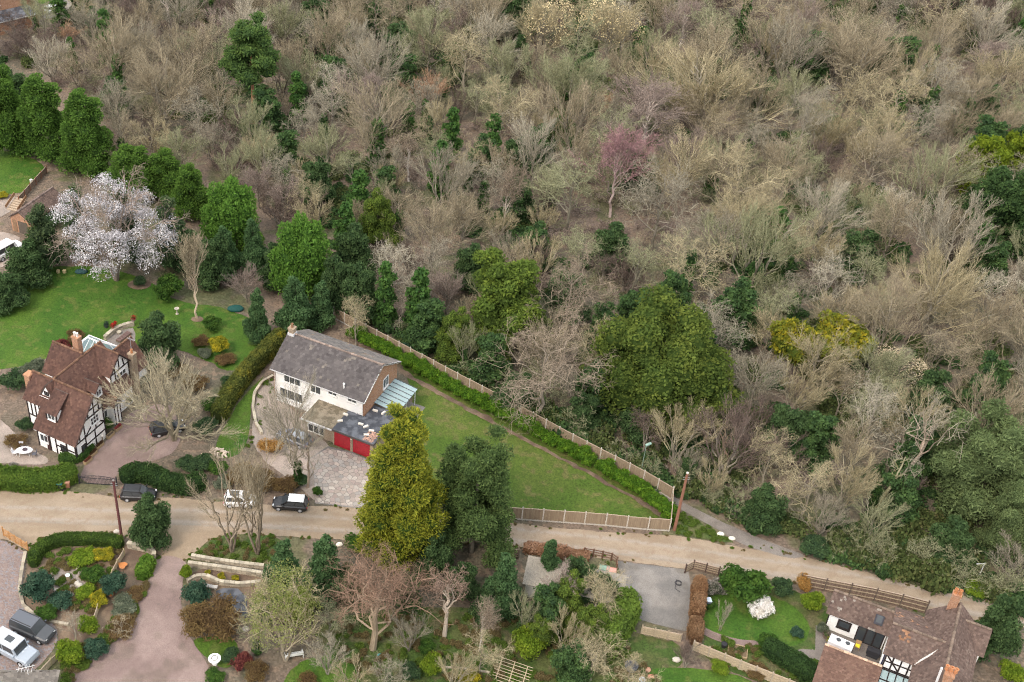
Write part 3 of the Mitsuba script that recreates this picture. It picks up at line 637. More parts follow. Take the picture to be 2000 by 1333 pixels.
TREES = [
 ('pale3', (-50.14,201.51,4.26,8.95), 'sandy multi-stemmed bare tree in front of the brick house with the flat garage roof'),
 ('ivycol', (-41.03,207.99,1.81,11), 'ivy-smothered dark green trunk near the top of the wood right of the parked silver car'),
 ('ivycol', (-47.14,205.31,1.08,7), 'slim ivy column standing in the sandy bare tree at the top left'),
 ('grey1', (-44.66,212.42,5.06,10.64), 'grey bare tree just left of the tall ivy-smothered trunk at the top left'),
 ('giant2', (-28.41,183.99,9.72,13), 'very broad tan bare tree between the cypress row and the tall pine'),
 ('tan3', (-35.5,213.28,5.53,11.62), 'tan bare tree right of the ivy-smothered trunk at the top left edge'),
 ('grey1', (-28.81,215.5,5.58,11.71), 'greyish bare tree at the top edge above the very broad tan one'),
 ('mauve2', (-22.07,211.56,4.6,9.66), 'mauve-grey bare tree close to the left side of the tall pine'),
 ('pine1', (-13.87,185.92,5.22,17), 'tall pine with a bare orange trunk and a dark green rounded crown'),
 ('green1', (-9.71,213.52,5.08,10.68), 'green-grey bare tree behind the tall pine on its right'),
 ('tan1', (-1.76,202.02,6.61,13.88), 'tan fan-shaped bare tree at the top, right of the tall pine'),
 ('mauve1', (4.22,180.27,4.7,13), 'birch with forked white trunk and mauve twigs in the upper middle of the wood'),
 ('ivytree', (-0.68,190.85,3.57,10), 'dark ivy-covered tree directly left of the forked white birch'),
 ('ivycol', (-6.64,184.69,1.83,10), 'bright green ivy-covered trunk right of the tall pine'),
 ('holly1', (7.46,221.45,3.06,7), 'dark evergreen at the top edge beside the broken pale trunk'),
 ('green1', (15.93,202.76,6.37,13.38), 'olive-brown bare tree at the top, right of the broken pale trunk'),
 ('ivytree', (20.13,199.65,2.47,8), 'small ivy-covered tree below the cream catkin tree at the top'),
 ('pale2', (26.67,203.46,5.78,12.13), 'pale straw bare tree left of the cream catkin tree at the top'),
 ('catkin1', (36.42,208.99,6.16,12.94), 'cream-flecked catkin tree at the top centre of the wood'),
 ('catkin1', (47.84,207.92,6.14,12.89), 'second cream-flecked catkin tree, right of the other one at the top'),
 ('green1', (35.06,189.52,5.24,11), 'green-tinged rounded bare tree below the left cream catkin tree'),
 ('green2', (43.01,191.07,4.68,9.84), 'green-tinged bare tree below the right cream catkin tree'),
 ('mauve1', (61.13,208.89,4.53,13), 'white-trunked mauve birch at the top edge above the giant fan-shaped tree'),
 ('giant1', (58.84,181.36,11.36,15), 'giant fan-shaped tan bare tree, the widest of the upper wood'),
 ('tan1', (57.12,176.86,6.84,10), 'grey-tan bare tree standing right in front of the giant fan-shaped one'),
 ('giant2', (85.34,190.65,11.35,16), 'huge domed bare tree on two dark trunks in the upper right'),
 ('green1', (73.77,183.19,5.11,10.73), 'bare tree with a thick ivy-covered trunk between the two giant bare trees'),
 ('green3', (103.63,209.73,3.48,7.32), 'small grey-green tree beside the huge domed tree on its right'),
 ('pale2', (113.91,206.36,6.28,13.18), 'pale bare tree at the top right corner of the wood'),
 ('straw1', (110.6,191.39,5.27,11.08), 'yellow-straw bare tree on the right edge above the bright yellow-green ivy'),
 ('grey2', (95.28,181.97,6.92,14.54), 'grey-tan spreading bare tree in the upper right with ivy inside'),
 ('rust2', (14.43,188.94,4.67,7), 'orange-pink bushy bare tree in the upper middle, right of the forked white birch'),
 ('ivycol', (11.36,178.08,1.46,8), 'ivy-green clump below the orange-pink bushy tree'),
 ('ivycol', (17.67,173.73,1.75,9), 'ivy column in the middle of the wood above the small birch with pink twigs'),
 ('ivycol', (24.14,171.7,1.58,9), 'ivy column left of the pale grey-green tree with open limbs'),
 ('green1', (-1.54,166.61,4.48,9.4), 'grey-green bare tree above the bright cypress right of the blossom tree'),
 ('green2', (2.29,163.42,3.82,8.01), 'lichen-green bare tree right of the grey-green one above the gardens'),
 ('pink2', (10.85,166.83,3.72,7.81), 'small birch with white trunk and pink twigs in the middle left of the wood'),
 ('pale2', (28.84,163.23,5.13,13), 'pale grey-green tree with open limbs and a dark trunk, mid wood'),
 ('rust1', (43.03,182.56,3.48,7.3), 'orange-tinted birch with pale limbs above the plum-coloured birch'),
 ('plum1', (39.95,156.3,6.2,15), 'large plum-coloured birch in the centre of the wood'),
 ('catkin2', (51.8,172.89,2.54,8), 'little cream-flecked tree just right of the plum-coloured birch'),
 ('straw1', (49.41,156.3,5.86,13), 'yellow-straw bare tree right of the plum-coloured birch'),
 ('straw1', (54.46,143.03,5.86,12.3), 'yellow-straw fan tree in the middle of the wood with an ivy trunk beside it'),
 ('ivytree', (57.7,145.39,2.53,8), 'ivy-covered trunk inside the right half of the yellow-straw fan tree'),
 ('pale2', (66.7,146.53,5.48,11.5), 'pale cream bare tree in the right middle of the wood'),
 ('tan1', (75.27,143.09,5.52,11.6), 'tan bare tree between the pale cream tree and the dark evergreens on the right'),
 ('tan3', (83.01,145.15,4.55,9.56), 'broad tan tree directly left of the dark evergreens on the right edge'),
 ('pale1', (62.6,130.12,4.54,11), 'silver-white dead tree with crooked limbs in the right middle'),
 ('giant1', (74.49,126.59,7.29,13), 'very broad straw-coloured fan tree on the right, above the cream catkin tree'),
 ('ivybig', (91.87,148.48,5.95,12), 'dark evergreen mass on the right edge below the bright yellow-green ivy'),
 ('yellowish', (95.35,161.49,4.22,10), 'bright yellow-green ivy bush near the right edge'),
 ('yellowish', (102.63,166.1,3.08,9), 'yellow-green ivy bush cut by the right edge'),
 ('ivycol', (86.9,141.47,1.52,8), 'light green ivy spire left of the right edge, above the dark ivy clump'),
 ('ivytree', (86.64,136.46,2.29,8), 'dark green ivy clump right of the very broad straw-coloured tree'),
 ('gorse', (54.24,117.7,3.05,9), 'gorse-yellow topped bush, left one of the pair in the right middle'),
 ('gorse', (59.99,118.1,3.8,9), 'gorse-yellow topped bush, right one of the pair in the right middle'),
 ('catkin2', (66.18,114.47,3.5,7.34), 'cream catkin tree in the lower right of the wood'),
 ('ivytree', (49.22,124.29,3.47,10), 'dark ivy-clad tree behind the great olive-green evergreen on its right'),
 ('olive1', (37.14,111.97,8.34,14), 'great olive-green evergreen, the biggest green crown in the wood'),
 ('ivytree', (41.2,125.6,2.66,11), 'darker green crown peeping over the top of the great olive-green evergreen'),
 ('olive2', (20.56,125.93,6.07,12.5), 'mid-green evergreen with yellow-green top left of the pink-tan tree'),
 ('olive2', (14.17,122.56,2.65,7), 'lower green evergreen beside the fence behind the white house'),
 ('pink1', (28.19,123.15,5.89,15), 'pink-tan bare tree beside the mid-green evergreen'),
 ('pink1', (23.25,110.18,7.98,14), 'spreading oak with pale crooked limbs hanging over the garden fence'),
 ('olive2', (5.54,147.74,3.12,9), 'yellow-green evergreen above the white house'),
 ('holly1', (2.07,140.83,2.89,8), 'dark blue-green evergreen below the yellow-green one above the white house'),
 ('tan1', (17.37,147.51,4.39,9.23), 'tan fan-shaped tree in the wood right of the yellow-green evergreen'),
 ('pink2', (23.55,151.57,3.02,12), 'leaning birch with pale pink trunk right of the tan fan-shaped tree'),
 ('pale1', (7.06,136.36,4.17,8.76), 'whitish bare tree wrapped in ivy above the fence'),
 ('ivycol', (5.96,129.3,1.55,10), 'green ivy column in front of the whitish bare tree'),
 ('ivycol', (10.14,127.6,1.93,10), 'broad ivy column right of the whitish bare tree'),
 ('straw2', (2.23,124.93,2.67,8), 'small crooked bare tree just behind the back fence of the white house'),
 ('mauve2', (14.21,132.01,2.97,7), 'mauve-brown bare thicket right of the ivy columns'),
 ('grey1', (48.42,111.51,4.25,8.93), 'tan-grey tree right of the great olive-green evergreen'),
 ('straw3', (53.05,110.6,3.65,7.67), 'straw tree below the left gorse-yellow bush'),
 ('tan2', (58.45,110.78,3.54,7.44), 'tan spreading tree below the right gorse-yellow bush'),
 ('pale1', (58.54,103.77,3.7,12), 'pale spreading tree on a straight trunk below the cream catkin tree'),
 ('tan2', (72.71,115.89,3.94,8.27), 'tan-grey tree right of the cream catkin tree'),
 ('ivytree', (74.76,110.99,2.83,9), 'green ivy tree on the right above the big soft-green evergreen'),
 ('willowy', (68.82,96.31,6.53,12), 'big soft-green evergreen at the right edge of the wood'),
 ('willowy', (68.72,89.17,3.62,9), 'lower soft-green evergreen at the right edge beside the lane'),
 ('straw2', (46.22,98.35,3.61,9), 'straw-coloured tree above the footpath end, left of its neighbours'),
 ('straw2', (49.65,94.4,3.84,9), 'yellow-straw tree above the lane bend'),
 ('straw3', (53.91,95.18,3.54,9), 'yellow-straw tree right of the footpath junction'),
 ('ivytree', (62.42,99.99,2.49,9), 'ivy-wrapped tree behind the leaning trunks on the right'),
 ('grey3', (38.5,99.84,1.9,5), 'small twiggy tree near the footpath lamp'),
 ('straw3', (40.39,97.49,2.2,5.5), 'low straw bush-tree behind the white notice'),
 ('holly1', (38.3,99.69,1.12,4), 'small dark holly behind the telegraph pole'),
 ('holly1', (34.19,107.83,2.45,5), 'dark evergreen understorey below the great olive-green tree'),
 ('holly1', (28.22,108.91,2.12,5), 'dark evergreen under the right side of the spreading oak'),
 # gardens on the left
 ('cypress1', (-51.75,175.91,3.97,15), 'leftmost cypress of the row, cut by the left edge'),
 ('cypress1', (-45.7,174.52,4.74,14), 'second cypress from the left, next to a bare shrub'),
 ('cypress1', (-38.29,169.38,4.49,14), 'tallest rounded cypress at the right end of the row'),
 ('pale3', (-44.61,174.75,3.38,6), 'bare grey shrub in front of the second cypress'),
 ('cypress2', (-30.7,161.88,4.4,8), 'low bright cypress behind the blossom tree on its left'),
 ('cypress2', (-25.78,161.88,3.64,8), 'low bright cypress behind the middle of the blossom tree'),
 ('cypress2', (-21.33,155.52,3.09,9), 'bright cypress behind the right edge of the blossom tree'),
 ('green3', (-15.97,162.65,3.19,8), 'lichen-green bare tree above the lone bright cypress'),
 ('cypress3', (-14.9,148.08,4.4,10), 'lone bright green cypress right of the blossom tree'),
 ('cypress3', (-4.89,136.68,4.42,11), 'bright green cypress above the white house'),
 ('holly2', (-5.27,127.37,2.7,9), 'mid-green conical tree right behind the white house chimney'),
 ('holly2', (-2.22,129.13,2.09,7), 'dark blue-green conical tree at the back corner of the white house'),
 ('holly2', (-10.17,126.03,1.79,8), 'slim dark column tree left of the clipped boundary hedge'),
 ('holly1', (-16.78,139.26,2.88,7), 'dark evergreen beside the slender bare tree in the lawn'),
 ('holly1', (-21.63,143.09,2.93,7), 'dark evergreen at the right flank of the blossom tree'),
 ('holly2', (-15.15,140.83,2.34,8), 'dark green tree below the lone bright cypress'),
 ('mauve2', (-12.09,134.69,2.69,6), 'mauve bare thicket left of the dark column tree'),
 ('umber1', (-8.44,153.25,3.52,5), 'brown bare thicket left of the yellow-green evergreen'),
 ('umber1', (-3.68,153.96,3.39,5), 'brown bare thicket above the bright green cypress'),
 ('holly1', (-41.95,139.59,3.3,6), 'dark hedge-like evergreen at the left edge by the white van'),
 ('bush', (-65.64,232.09,0.99,5), ''),
 ('holly1', (-43.56,133.81,2.81,5), 'grey-green shrub mass on the left edge of the big lawn'),
 ('holly1', (-21.8,121.51,3.13,7), 'round dark-green holly beside the half-timbered cottage'),
 ('cypress2', (-30.35,146.06,5.65,8), ''),
 ('grey1', (-35.51,180.44,5.06,10), 'grey bare tree immediately right of the tallest rounded cypress'),
 ('tan4', (-33.46,171.19,4.57,9), 'tan ivy-wrapped tree right of the cypress row above the low bright cypresses'),
 ('straw3', (-28.44,171.54,4.35,8), 'straw bare bush tree above the low bright cypresses'),
 ('grey4', (-21.65,176.5,5.61,11), 'spreading grey tree below the very broad tan one on its right'),
 ('green1', (-23.99,167.07,4.02,9), 'lichen-green bare tree right above the low bright cypresses'),
 ('tan3', (-44.67,197.57,5.08,8), 'tan multi-stem bare tree behind the second cypress'),
 ('umber1', (-56.22,211.38,4.65,3), 'brown thicket below the brick house with the flat garage roof'),
 ('rust2', (-50.17,216.63,3.98,3), 'reddish-brown thicket between the brick house and the silver car'),
 ('holly1', (-55.53,194.48,3.13,5), 'dark evergreen behind the leftmost cypress'),
 ('umber2', (-17.5,172.72,4.14,7), 'dark brown bare tree above the lone bright cypress'),
 ('grey2', (-7.53,160.76,4.22,9), 'ivy-bottomed grey tree behind the lone bright cypress on its right'),
 ('straw4', (-4.4,154.4,3.67,8), 'straw tree with an ivy trunk above the bright green cypress'),
 ('mauve2', (-7.41,156.2,3.26,7), 'mauve bare tree between the two bright cypresses, further back'),
 ('tan4', (8.54,148.77,3.99,10), 'tan tree with ivy trunk right of the yellow-green evergreen'),
 ('grey4', (12.34,135.19,4,10), 'spreading grey tree in front of the tan fan-shaped tree'),
 ('straw3', (10.73,72.08,2.05,5), 'straw twiggy shrub right of the vivid lime-green shrub'),
 ('grey3', (6.75,76.82,2.22,5), 'grey twiggy shrub tree between the two pinkish bare trees'),
 ('holly1', (12.37,83.49,1.82,4.5), 'dark green bush tree at the foot of the dull grey-green conifer'),
 ('green3', (18.1,78.99,2.15,5), 'lichen-green shrub tree above the round variegated shrub'),
 ('holly1', (26.11,82.44,1.71,4), 'glossy green bush tree at the corner of the parking pad'),
 ('ivytree', (21.63,73.24,2.16,5), 'dark ivy-hung tree at the bottom behind the pale tangled shrub'),
 ('olive2', (19.41,77.34,1.65,4), 'mid-green bush tree right of the round variegated shrub'),
 ('straw2', (13.23,74.16,2.36,5.5), 'pale twiggy bush tree left of the round variegated shrub'),
 ('holly1', (-6.46,81.18,1.79,4.5), 'dark green bush tree at the left edge of the budding tree'),
 ('pale3', (-0.95,74.12,2.27,5), 'pale twiggy bush right of the white bench'),
 ('grey2', (4.67,72.37,2.24,5), 'grey ivy-bottomed bush tree at the bottom below the broad pinkish one'),
 # around the lane
 ('holly1', (23.7,83.54,2.12,5), 'dark glossy tree over the middle of the corrugated shed'),
 ('ivytree', (20.05,79.4,2.35,6), 'ivy-covered tree left of the broad green one below the shed'),
 ('olive2', (23.77,77.74,2.23,5), 'mid-green tree at the left edge of the parking pad'),
 ('holly1', (14.85,80.53,1.78,4.5), 'dark evergreen below the dark green conifer'),
 ('straw3', (21.46,75.7,2.48,6), 'straw-coloured bare shrub tree below the broad green tree'),
 ('pink2', (13.4,76.69,1.91,7), 'small reddish twiggy tree right of the drooping pale one'),
 ('straw2', (26.59,72.08,2.24,5), 'pale twiggy shrub behind the dark bucket chair'),
 ('green2', (-0.97,77.53,2.51,6), 'grey-green bare shrub tree between the budding tree and the broad pinkish one'),
 ('yellowish', (-3.71,80.21,1.78,4.5), 'yellow-green tree behind the budding tree'),
 ('holly1', (1.01,83.77,1.52,4), 'dark green bush tree left of the broad pinkish tree top'),
 ('green3', (-7.71,76.47,2.12,4.5), 'lichen-green shrub tree left of the budding tree'),
 ('ivytree', (6.73,81.88,1.7,5), 'dark ivy tree behind the drooping pale tree'),
 ('straw3', (1.4,71.99,2.15,4), 'tangled straw shrub at the bottom edge below the broad pinkish tree'),
 ('holly1', (2.63,131.11,2.89,8), 'dark evergreen just beyond the back fence of the white house'),
 ('ivytree', (11.39,123.85,3.04,8), 'dark ivy-hung tree right of the broad ivy column by the fence'),
 ('ivytree', (18.44,117.91,2.83,7), 'dark ivy-hung tree behind the spreading oak on its left'),
 ('holly1', (21.01,112.63,2.52,5), 'dark evergreen under the spreading oak beside the fence'),
 ('ivytree', (32.4,121.41,2.74,9), 'dark ivy tree squeezed between the pink-tan tree and the great olive-green evergreen'),
 ('ivytree', (42.64,110.35,2.59,8), 'dark ivy tree at the right foot of the great olive-green evergreen'),
 ('ivytree', (52.8,102.36,2.81,8), 'dark ivy tree in the middle of the straw trees above the lane bend'),
 ('ivytree', (58.58,93.52,2.66,8), 'dark ivy tree left of the big soft-green evergreen'),
 ('holly1', (62.56,88.73,2.61,5), 'dark green bush tree above the ivy bank at the right'),
 ('holly1', (45.12,93.53,2.36,5), 'dark green tree where the footpath bends into the wood'),
 ('holly2', (-11.35,141.13,2.06,9), 'mid-green conical tree between the two bright green cypresses'),
 ('holly1', (-0.33,132.86,2.38,8), 'dark evergreen between the bright cypress and the back fence'),
 ('holly1', (-8.17,138.02,2.45,7), 'dark evergreen left of the bright green cypress above the white house'),
 ('straw3', (-12.55,169.39,3.61,7), 'straw-coloured bush tree behind the gardens at the left'),
 ('mauve2', (-11.6,158.83,3.44,8), 'mauve bare tree directly behind the lone bright cypress'),
 ('grey3', (-19.36,171.54,3.63,8), 'grey bare tree behind the garden cypresses'),
 ('ivytree', (-11.42,179.88,3.75,9), 'dark spreading evergreen below the tall pine'),
 ('ivytree', (-7.79,168.23,3.12,8), 'dark ivy tree below the spreading evergreen under the pine'),
 ('pale2', (-17.77,104.5,6.32,11), ''),
 ('holly1', (-19.16,91.18,2.38,6), 'glossy green small tree on the lane corner'),
 ('holly2', (-5.34,83.51,2.2,8), 'bronze-green yew beside the blue-green conifer below the lane'),
 ('holly2', (-1.4,83.84,2.4,8), 'blue-green conifer below the lane'),
 ('holly1', (9.71,86.03,2.04,6), 'dark evergreen at the foot of the golden conifer'),
 ('holly2', (16.02,81.52,2.07,8), 'dark green conifer left of the corrugated shed'),
 ('holly2', (21.16,85.68,1.43,6), 'tall green shrub at the back of the corrugated shed'),
 ('olive2', (21.9,80.36,2.46,6), 'broad green tree at the front of the corrugated shed'),
 ('straw2', (24.83,78.72,2.99,9), 'twisted bare tree overhanging the parking pad'),
 ('holly1', (17.88,81.23,1.99,5), ''),
 ('straw2', (23.4,73.03,3.37,6), 'pale tangled bare shrub at the bottom centre'),
 ('umber1', (32.74,74.87,1.72,3.5), 'grey-brown bare shrub below the brown clipped hedge'),
 ('holly1', (61.55,76.17,2.38,8), 'dark olive tree right of the tiled house'),
]
SKIP = {'bush'}
for kind, t, label in TREES:
    if kind in SKIP or not label: continue
    tree(kind, t, label)

# ------------------------------------------------------------------ the rest of the wood
WOOD = Polygon([(-69.31,208.46),(-55.54,208.89),(-35.51,175.79),(-22.86,175.79),(-19.01,168.37),(-10.56,156.96),(-7.49,155.52),(-1.44,145.93),(-0.34,132.85),(20.8,113.82),(36.13,99.48),(40.77,95.36),(45.48,92.47),(55,88.68),(63.66,83.97),(70.65,81.33),(78.86,95.51),(157.22,256.96),(-55.3,256.96),(-48.69,229.51),(-58.64,224.56),(-74.53,229.51)])
rng = random.Random(4)
bx = WOOD.bounds
wp = prep(WOOD)
FILL = {'tan': ['tan1', 'tan2', 'tan3', 'tan4'], 'grey': ['grey1', 'grey2', 'grey3', 'grey4'], 'green': ['green1', 'green2', 'green3'], 'mauve': ['mauve1', 'mauve2'], 'straw': ['straw1', 'straw2', 'straw3', 'straw4'], 'umber': ['umber1', 'umber2'], 'pale': ['pale1', 'pale2'], 'holly': ['holly1', 'ivytree', 'ivycol']}
HEATH = Polygon([(82.28,263.06),(109.33,263.06),(97.93,235.93),(84.2,221.67),(73.44,219.31)]).union(Polygon([(120.38,263.06),(136.94,263.06),(118.25,229.51),(110.9,225.79)]))
placed += [(*(37.62,109.35), 6.5), (*(40.6,108), 6.5), (*(34.37,108), 5), (*(-62.04,222.15), 9), (*(21.28,126.78), 5), (*(-14.9,194.01), 4), (*(70.53,94.74), 6), (*(29.03,159.9), 2.5), (*(5.81,148.59), 3)]   # keep the ground clear in front of the big crowns
fills = []
for _ in range(9000):
    x, y = rng.uniform(bx[0], bx[2]), rng.uniform(bx[1], bx[3])
    if not wp.contains(Point(x, y)): continue
    if HEATH.contains(Point(x, y)): continue
    R = rng.choice((rng.uniform(4.6, 6.8), rng.uniform(3.2, 4.6)))
    if WOOD.exterior.distance(Point(x, y)) < R * .6 and y < 200: continue
    if any((x - a) ** 2 + (y - b) ** 2 < ((R + q) * .52) ** 2 for a, b, q in placed): continue
    if any((x - a) ** 2 + (y - b) ** 2 < ((R + q) * .58) ** 2 for a, b, q in fills): continue
    fills.append((x, y, R))
NEAR = [((-15,201.14,5.47,11.49), 'the tall pine'), ((4.31,184.02,4.8,10.08), 'the forked white birch'), ((-28,181.36,9.58,15), 'the very broad tan tree'), ((15.93,202.76,6.37,13.38), 'the olive-brown tree at the top'), ((36.42,208.99,6.16,12.94), 'the left cream catkin tree'),
        ((47.84,207.92,6.14,12.89), 'the right cream catkin tree'), ((62.55,213.76,4.63,9.73), 'the white-trunked birch at the top'), ((58.84,181.36,11.36,15), 'the giant fan-shaped tree'), ((85.96,192.04,11.43,15), 'the huge domed tree'), ((103.63,209.73,3.48,7.32), 'the small grey-green tree at the top'),
        ((113.91,206.36,6.28,13.18), 'the pale tree in the top corner'), ((95.28,181.97,6.92,14.54), 'the spreading ivy-filled tree'), ((14.17,185.54,4.59,9.63), 'the orange-pink bushy tree'), ((-1.54,166.61,4.48,9.4), 'the grey-green tree above the gardens'), ((10.85,166.83,3.72,7.81), 'the small pink birch'),
        ((29.26,165.63,5.21,10.94), 'the pale open-limbed tree'), ((43.03,182.56,3.48,7.3), 'the orange-tinted birch'), ((40.47,158.36,6.28,13.18), 'the plum-coloured birch'), ((54.46,143.03,5.86,12.3), 'the yellow-straw fan tree'), ((66.7,146.53,5.48,11.5), 'the pale cream tree'), ((63.2,131.37,4.58,9.63), 'the silver-white dead tree'),
        ((73.43,124.79,7.19,15), 'the very broad straw-coloured tree'), ((91.83,148.85,5.67,11.91), 'the dark evergreens at the right edge'), ((58.47,120.15,3.23,7), 'the gorse-yellow bushes'), ((66.18,114.47,3.5,7.34), 'the lower cream catkin tree'), ((36.52,110.51,7.63,15), 'the great olive-green evergreen'),
        ((20.83,128,5.45,11.44), 'the mid-green evergreen'), ((28.93,126.4,5.4,11.35), 'the pink-tan tree'), ((23.21,109.11,7.16,15), 'the spreading oak'), ((5.61,149.79,3.17,7), 'the yellow-green evergreen'), ((17.37,147.51,4.39,9.23), 'the tan fan above the garden'), ((7.06,136.36,4.17,8.76), 'the whitish ivy-wrapped tree'),
        ((46.65,99.27,3.64,7.65), 'the footpath straw tree'), ((68.06,95.24,6.46,13.57), 'the big soft-green evergreen'), ((60.21,106.72,3.8,7.99), 'the pale straight-trunked tree'), ((95.35,161.49,4.22,10), 'the bright yellow-green ivy'), ((-14.97,148.82,4.42,9.28), 'the lone bright cypress'), ((35.06,189.52,5.24,11), 'the green-tinged rounded tree')]
ADJ = {'tan': 'tan-brown bare tree', 'grey': 'grey bare tree', 'green': 'lichen-green bare tree', 'mauve': 'mauve-twigged bare tree', 'straw': 'straw-yellow bare tree', 'umber': 'low dark-brown bare tree', 'pale': 'pale bare tree', 'holly1': 'dark evergreen', 'ivytree': 'ivy-covered tree', 'ivycol': 'ivy-covered trunk'}
used = set()
def where(noun, x, y):
    best = []
    for (a, b, r, h), n in NEAR:
        dx, dy = x - a, y - b
        d = math.hypot(dx, dy)
        side = 'right of' if dx > 0 else 'left of'
        dep = 'behind' if dy > 0 else 'in front of'
        w = dep if abs(dy) > 2.2 * abs(dx) else side if abs(dx) > 2.2 * abs(dy) else f'{dep} and {side}'
        best.append((d, w, n))
    for d, w, n in [q for q in sorted(best) if len((noun + ' close ' + q[1] + ' ' + q[2]).split()) <= 15][:9]:
        far = 'close ' if d < 9 else '' if d < 17 else 'well '
        s = f'{noun} {far}{w} {n}'
        if s not in used:
            used.add(s); return s
    for q in ('second', 'third', 'fourth'):
        s = f'{q} {noun} {best[0][1]} {sorted(best)[0][2]}'
        if s not in used:
            used.add(s); return s
fills.sort(key=lambda q: -q[2] / math.hypot(q[0], q[1], 95))   # largest in view first
nb, mass = sum(k not in KEY for k, *_ in TREES), []
small = []
for _ in range(5000):                       # the gaps between them: low young trees
    x, y = rng.uniform(bx[0], bx[2]), rng.uniform(bx[1], bx[3])
    if len(small) > 210: break
    if not wp.contains(Point(x, y)) or HEATH.contains(Point(x, y)): continue
    if any((x - a) ** 2 + (y - b) ** 2 < (q * .55) ** 2 for a, b, q in fills + placed) or any((x - a) ** 2 + (y - b) ** 2 < 9 for a, b in small): continue
    small.append((x, y))
for x, y in small:
    k = rng.choice(('umber1', 'grey3', 'green3', 'tan3', 'straw3', 'umber2')); h0, r0 = DIM[k]; r = rng.uniform(2.3, 3.4)
    mass.append((k, x, y, 0, r / r0, rng.uniform(4.5, 7.5) / h0, rng.uniform(0, 360)))
for x, y, R in fills:
    n1 = meshkit.noise(np.array([x / 22, y / 22, 1.0]))
    w = {'tan': 4, 'grey': 3, 'green': 2 + 3 * (n1 > .55), 'mauve': .6 + 1. * (n1 < .35), 'straw': 1.5 + 2 * (x > 20), 'umber': .6 + 3 * (y > 195), 'pale': .8, 'holly': 2.4 + 2.5 * (x < 15 and y < 190)}
    c = rng.choices(list(w), list(w.values()))[0]
    k = rng.choice(FILL[c])
    h0, r0 = DIM[k]
    r = R * (.75 if c == 'holly' else 1.15)
    if k == 'ivycol': r = min(r, 1.9)
    h = min(max(2.2 * r, 7), 15) if k != 'ivycol' else rng.uniform(7, 10)
    if k not in ('holly1', 'ivytree', 'ivycol'):
        nb += 1
        if nb > 285:
            mass.append((k, x, y, 0, r / r0, h / h0, rng.uniform(0, 360))); continue
    nm = {'holly1': 'holly_tree', 'ivytree': 'ivy_clad_tree', 'ivycol': 'ivy_clad_tree'}.get(k, 'bare_tree')
    plant(nm, k, where(ADJ.get(k) or ADJ[c], x, y), 'tree', x, y, r / r0, h / h0, None, 'trees crowded in the wood')
spots = []
for i in range(30000):
    x, y = rng.uniform(bx[0], bx[2]), rng.uniform(bx[1], bx[3])
    if len(spots) > 3800: break
    if not wp.contains(Point(x, y)): continue
    s = rng.uniform(.7, 1.25)
    spots.append((x, y, s))
sc_, iv_ = [], []
for x, y, s in spots:
    g = meshkit.noise(np.array([x / 9, y / 9, 3.0])) + (.36 if y < 128 else .04)
    if g > .66: iv_.append((rng.choice(['ivyclump', 'bramble']), x, y, 0, s, s * rng.uniform(.6, 1.3), rng.uniform(0, 360)))
    else:
        k = int(meshkit.noise(np.array([x / 15, y / 15, 8.0])) * 3.99) if rng.random() < .6 else rng.randrange(4)
        if HEATH.contains(Point(x, y)): k = 0
        sc_.append((f'scrub{k}', x, y, 0, s, s * rng.uniform(.6, 1.2), rng.uniform(0, 360)))
for line, wd, n in (([(49.94,89.39),(54.62,87.54),(58.77,86.01),(62.77,84.31),(67.69,82.64)], 2.2, 60), ([(37.65,98.67),(39.98,96.68),(42.42,95.36),(45.48,92.47)], 1.6, 34), ([(21.36,113.34),(26.18,108.72),(30.33,105.18),(36.22,99.88)], 1.2, 42), ([(31.29,110.72),(35.88,106.67),(39.9,103.63),(45.16,99.48)], 3.2, 46), ([(52.58,90.99),(58.23,88.82),(64.49,86.01)], 2.5, 34), ([(-0.34,133.55),(9.11,125.69),(20.88,114.49)], 1.3, 36)):
    q = np.array(line)
    for i in range(n):
        j = rng.randrange(len(q) - 1); t = rng.random(); p = q[j] * (1 - t) + q[j + 1] * t
        s = rng.uniform(.6, 1.25)
        iv_.append((rng.choice(['ivyclump', 'bramble', 'ivyclump', 'scrub2']), p[0] + rng.gauss(0, wd * .4), p[1] + abs(rng.gauss(0, wd * .5)), 0, s, s * rng.uniform(.8, 2.), rng.uniform(0, 360)))
if mass: stuff('far_wood', 'smaller leafless trees of the wood that run into one mass', 'wood', mass)
stuff('undergrowth', 'brown leafless scrub covering the floor of the wood', 'undergrowth', sc_)
stuff('ground_ivy', 'dark green ivy and bramble covering parts of the wood floor', 'ivy', iv_)
print('fill', len(fills), 'mass', len(mass), 'scrub', len(sc_), 'ivy', len(iv_))

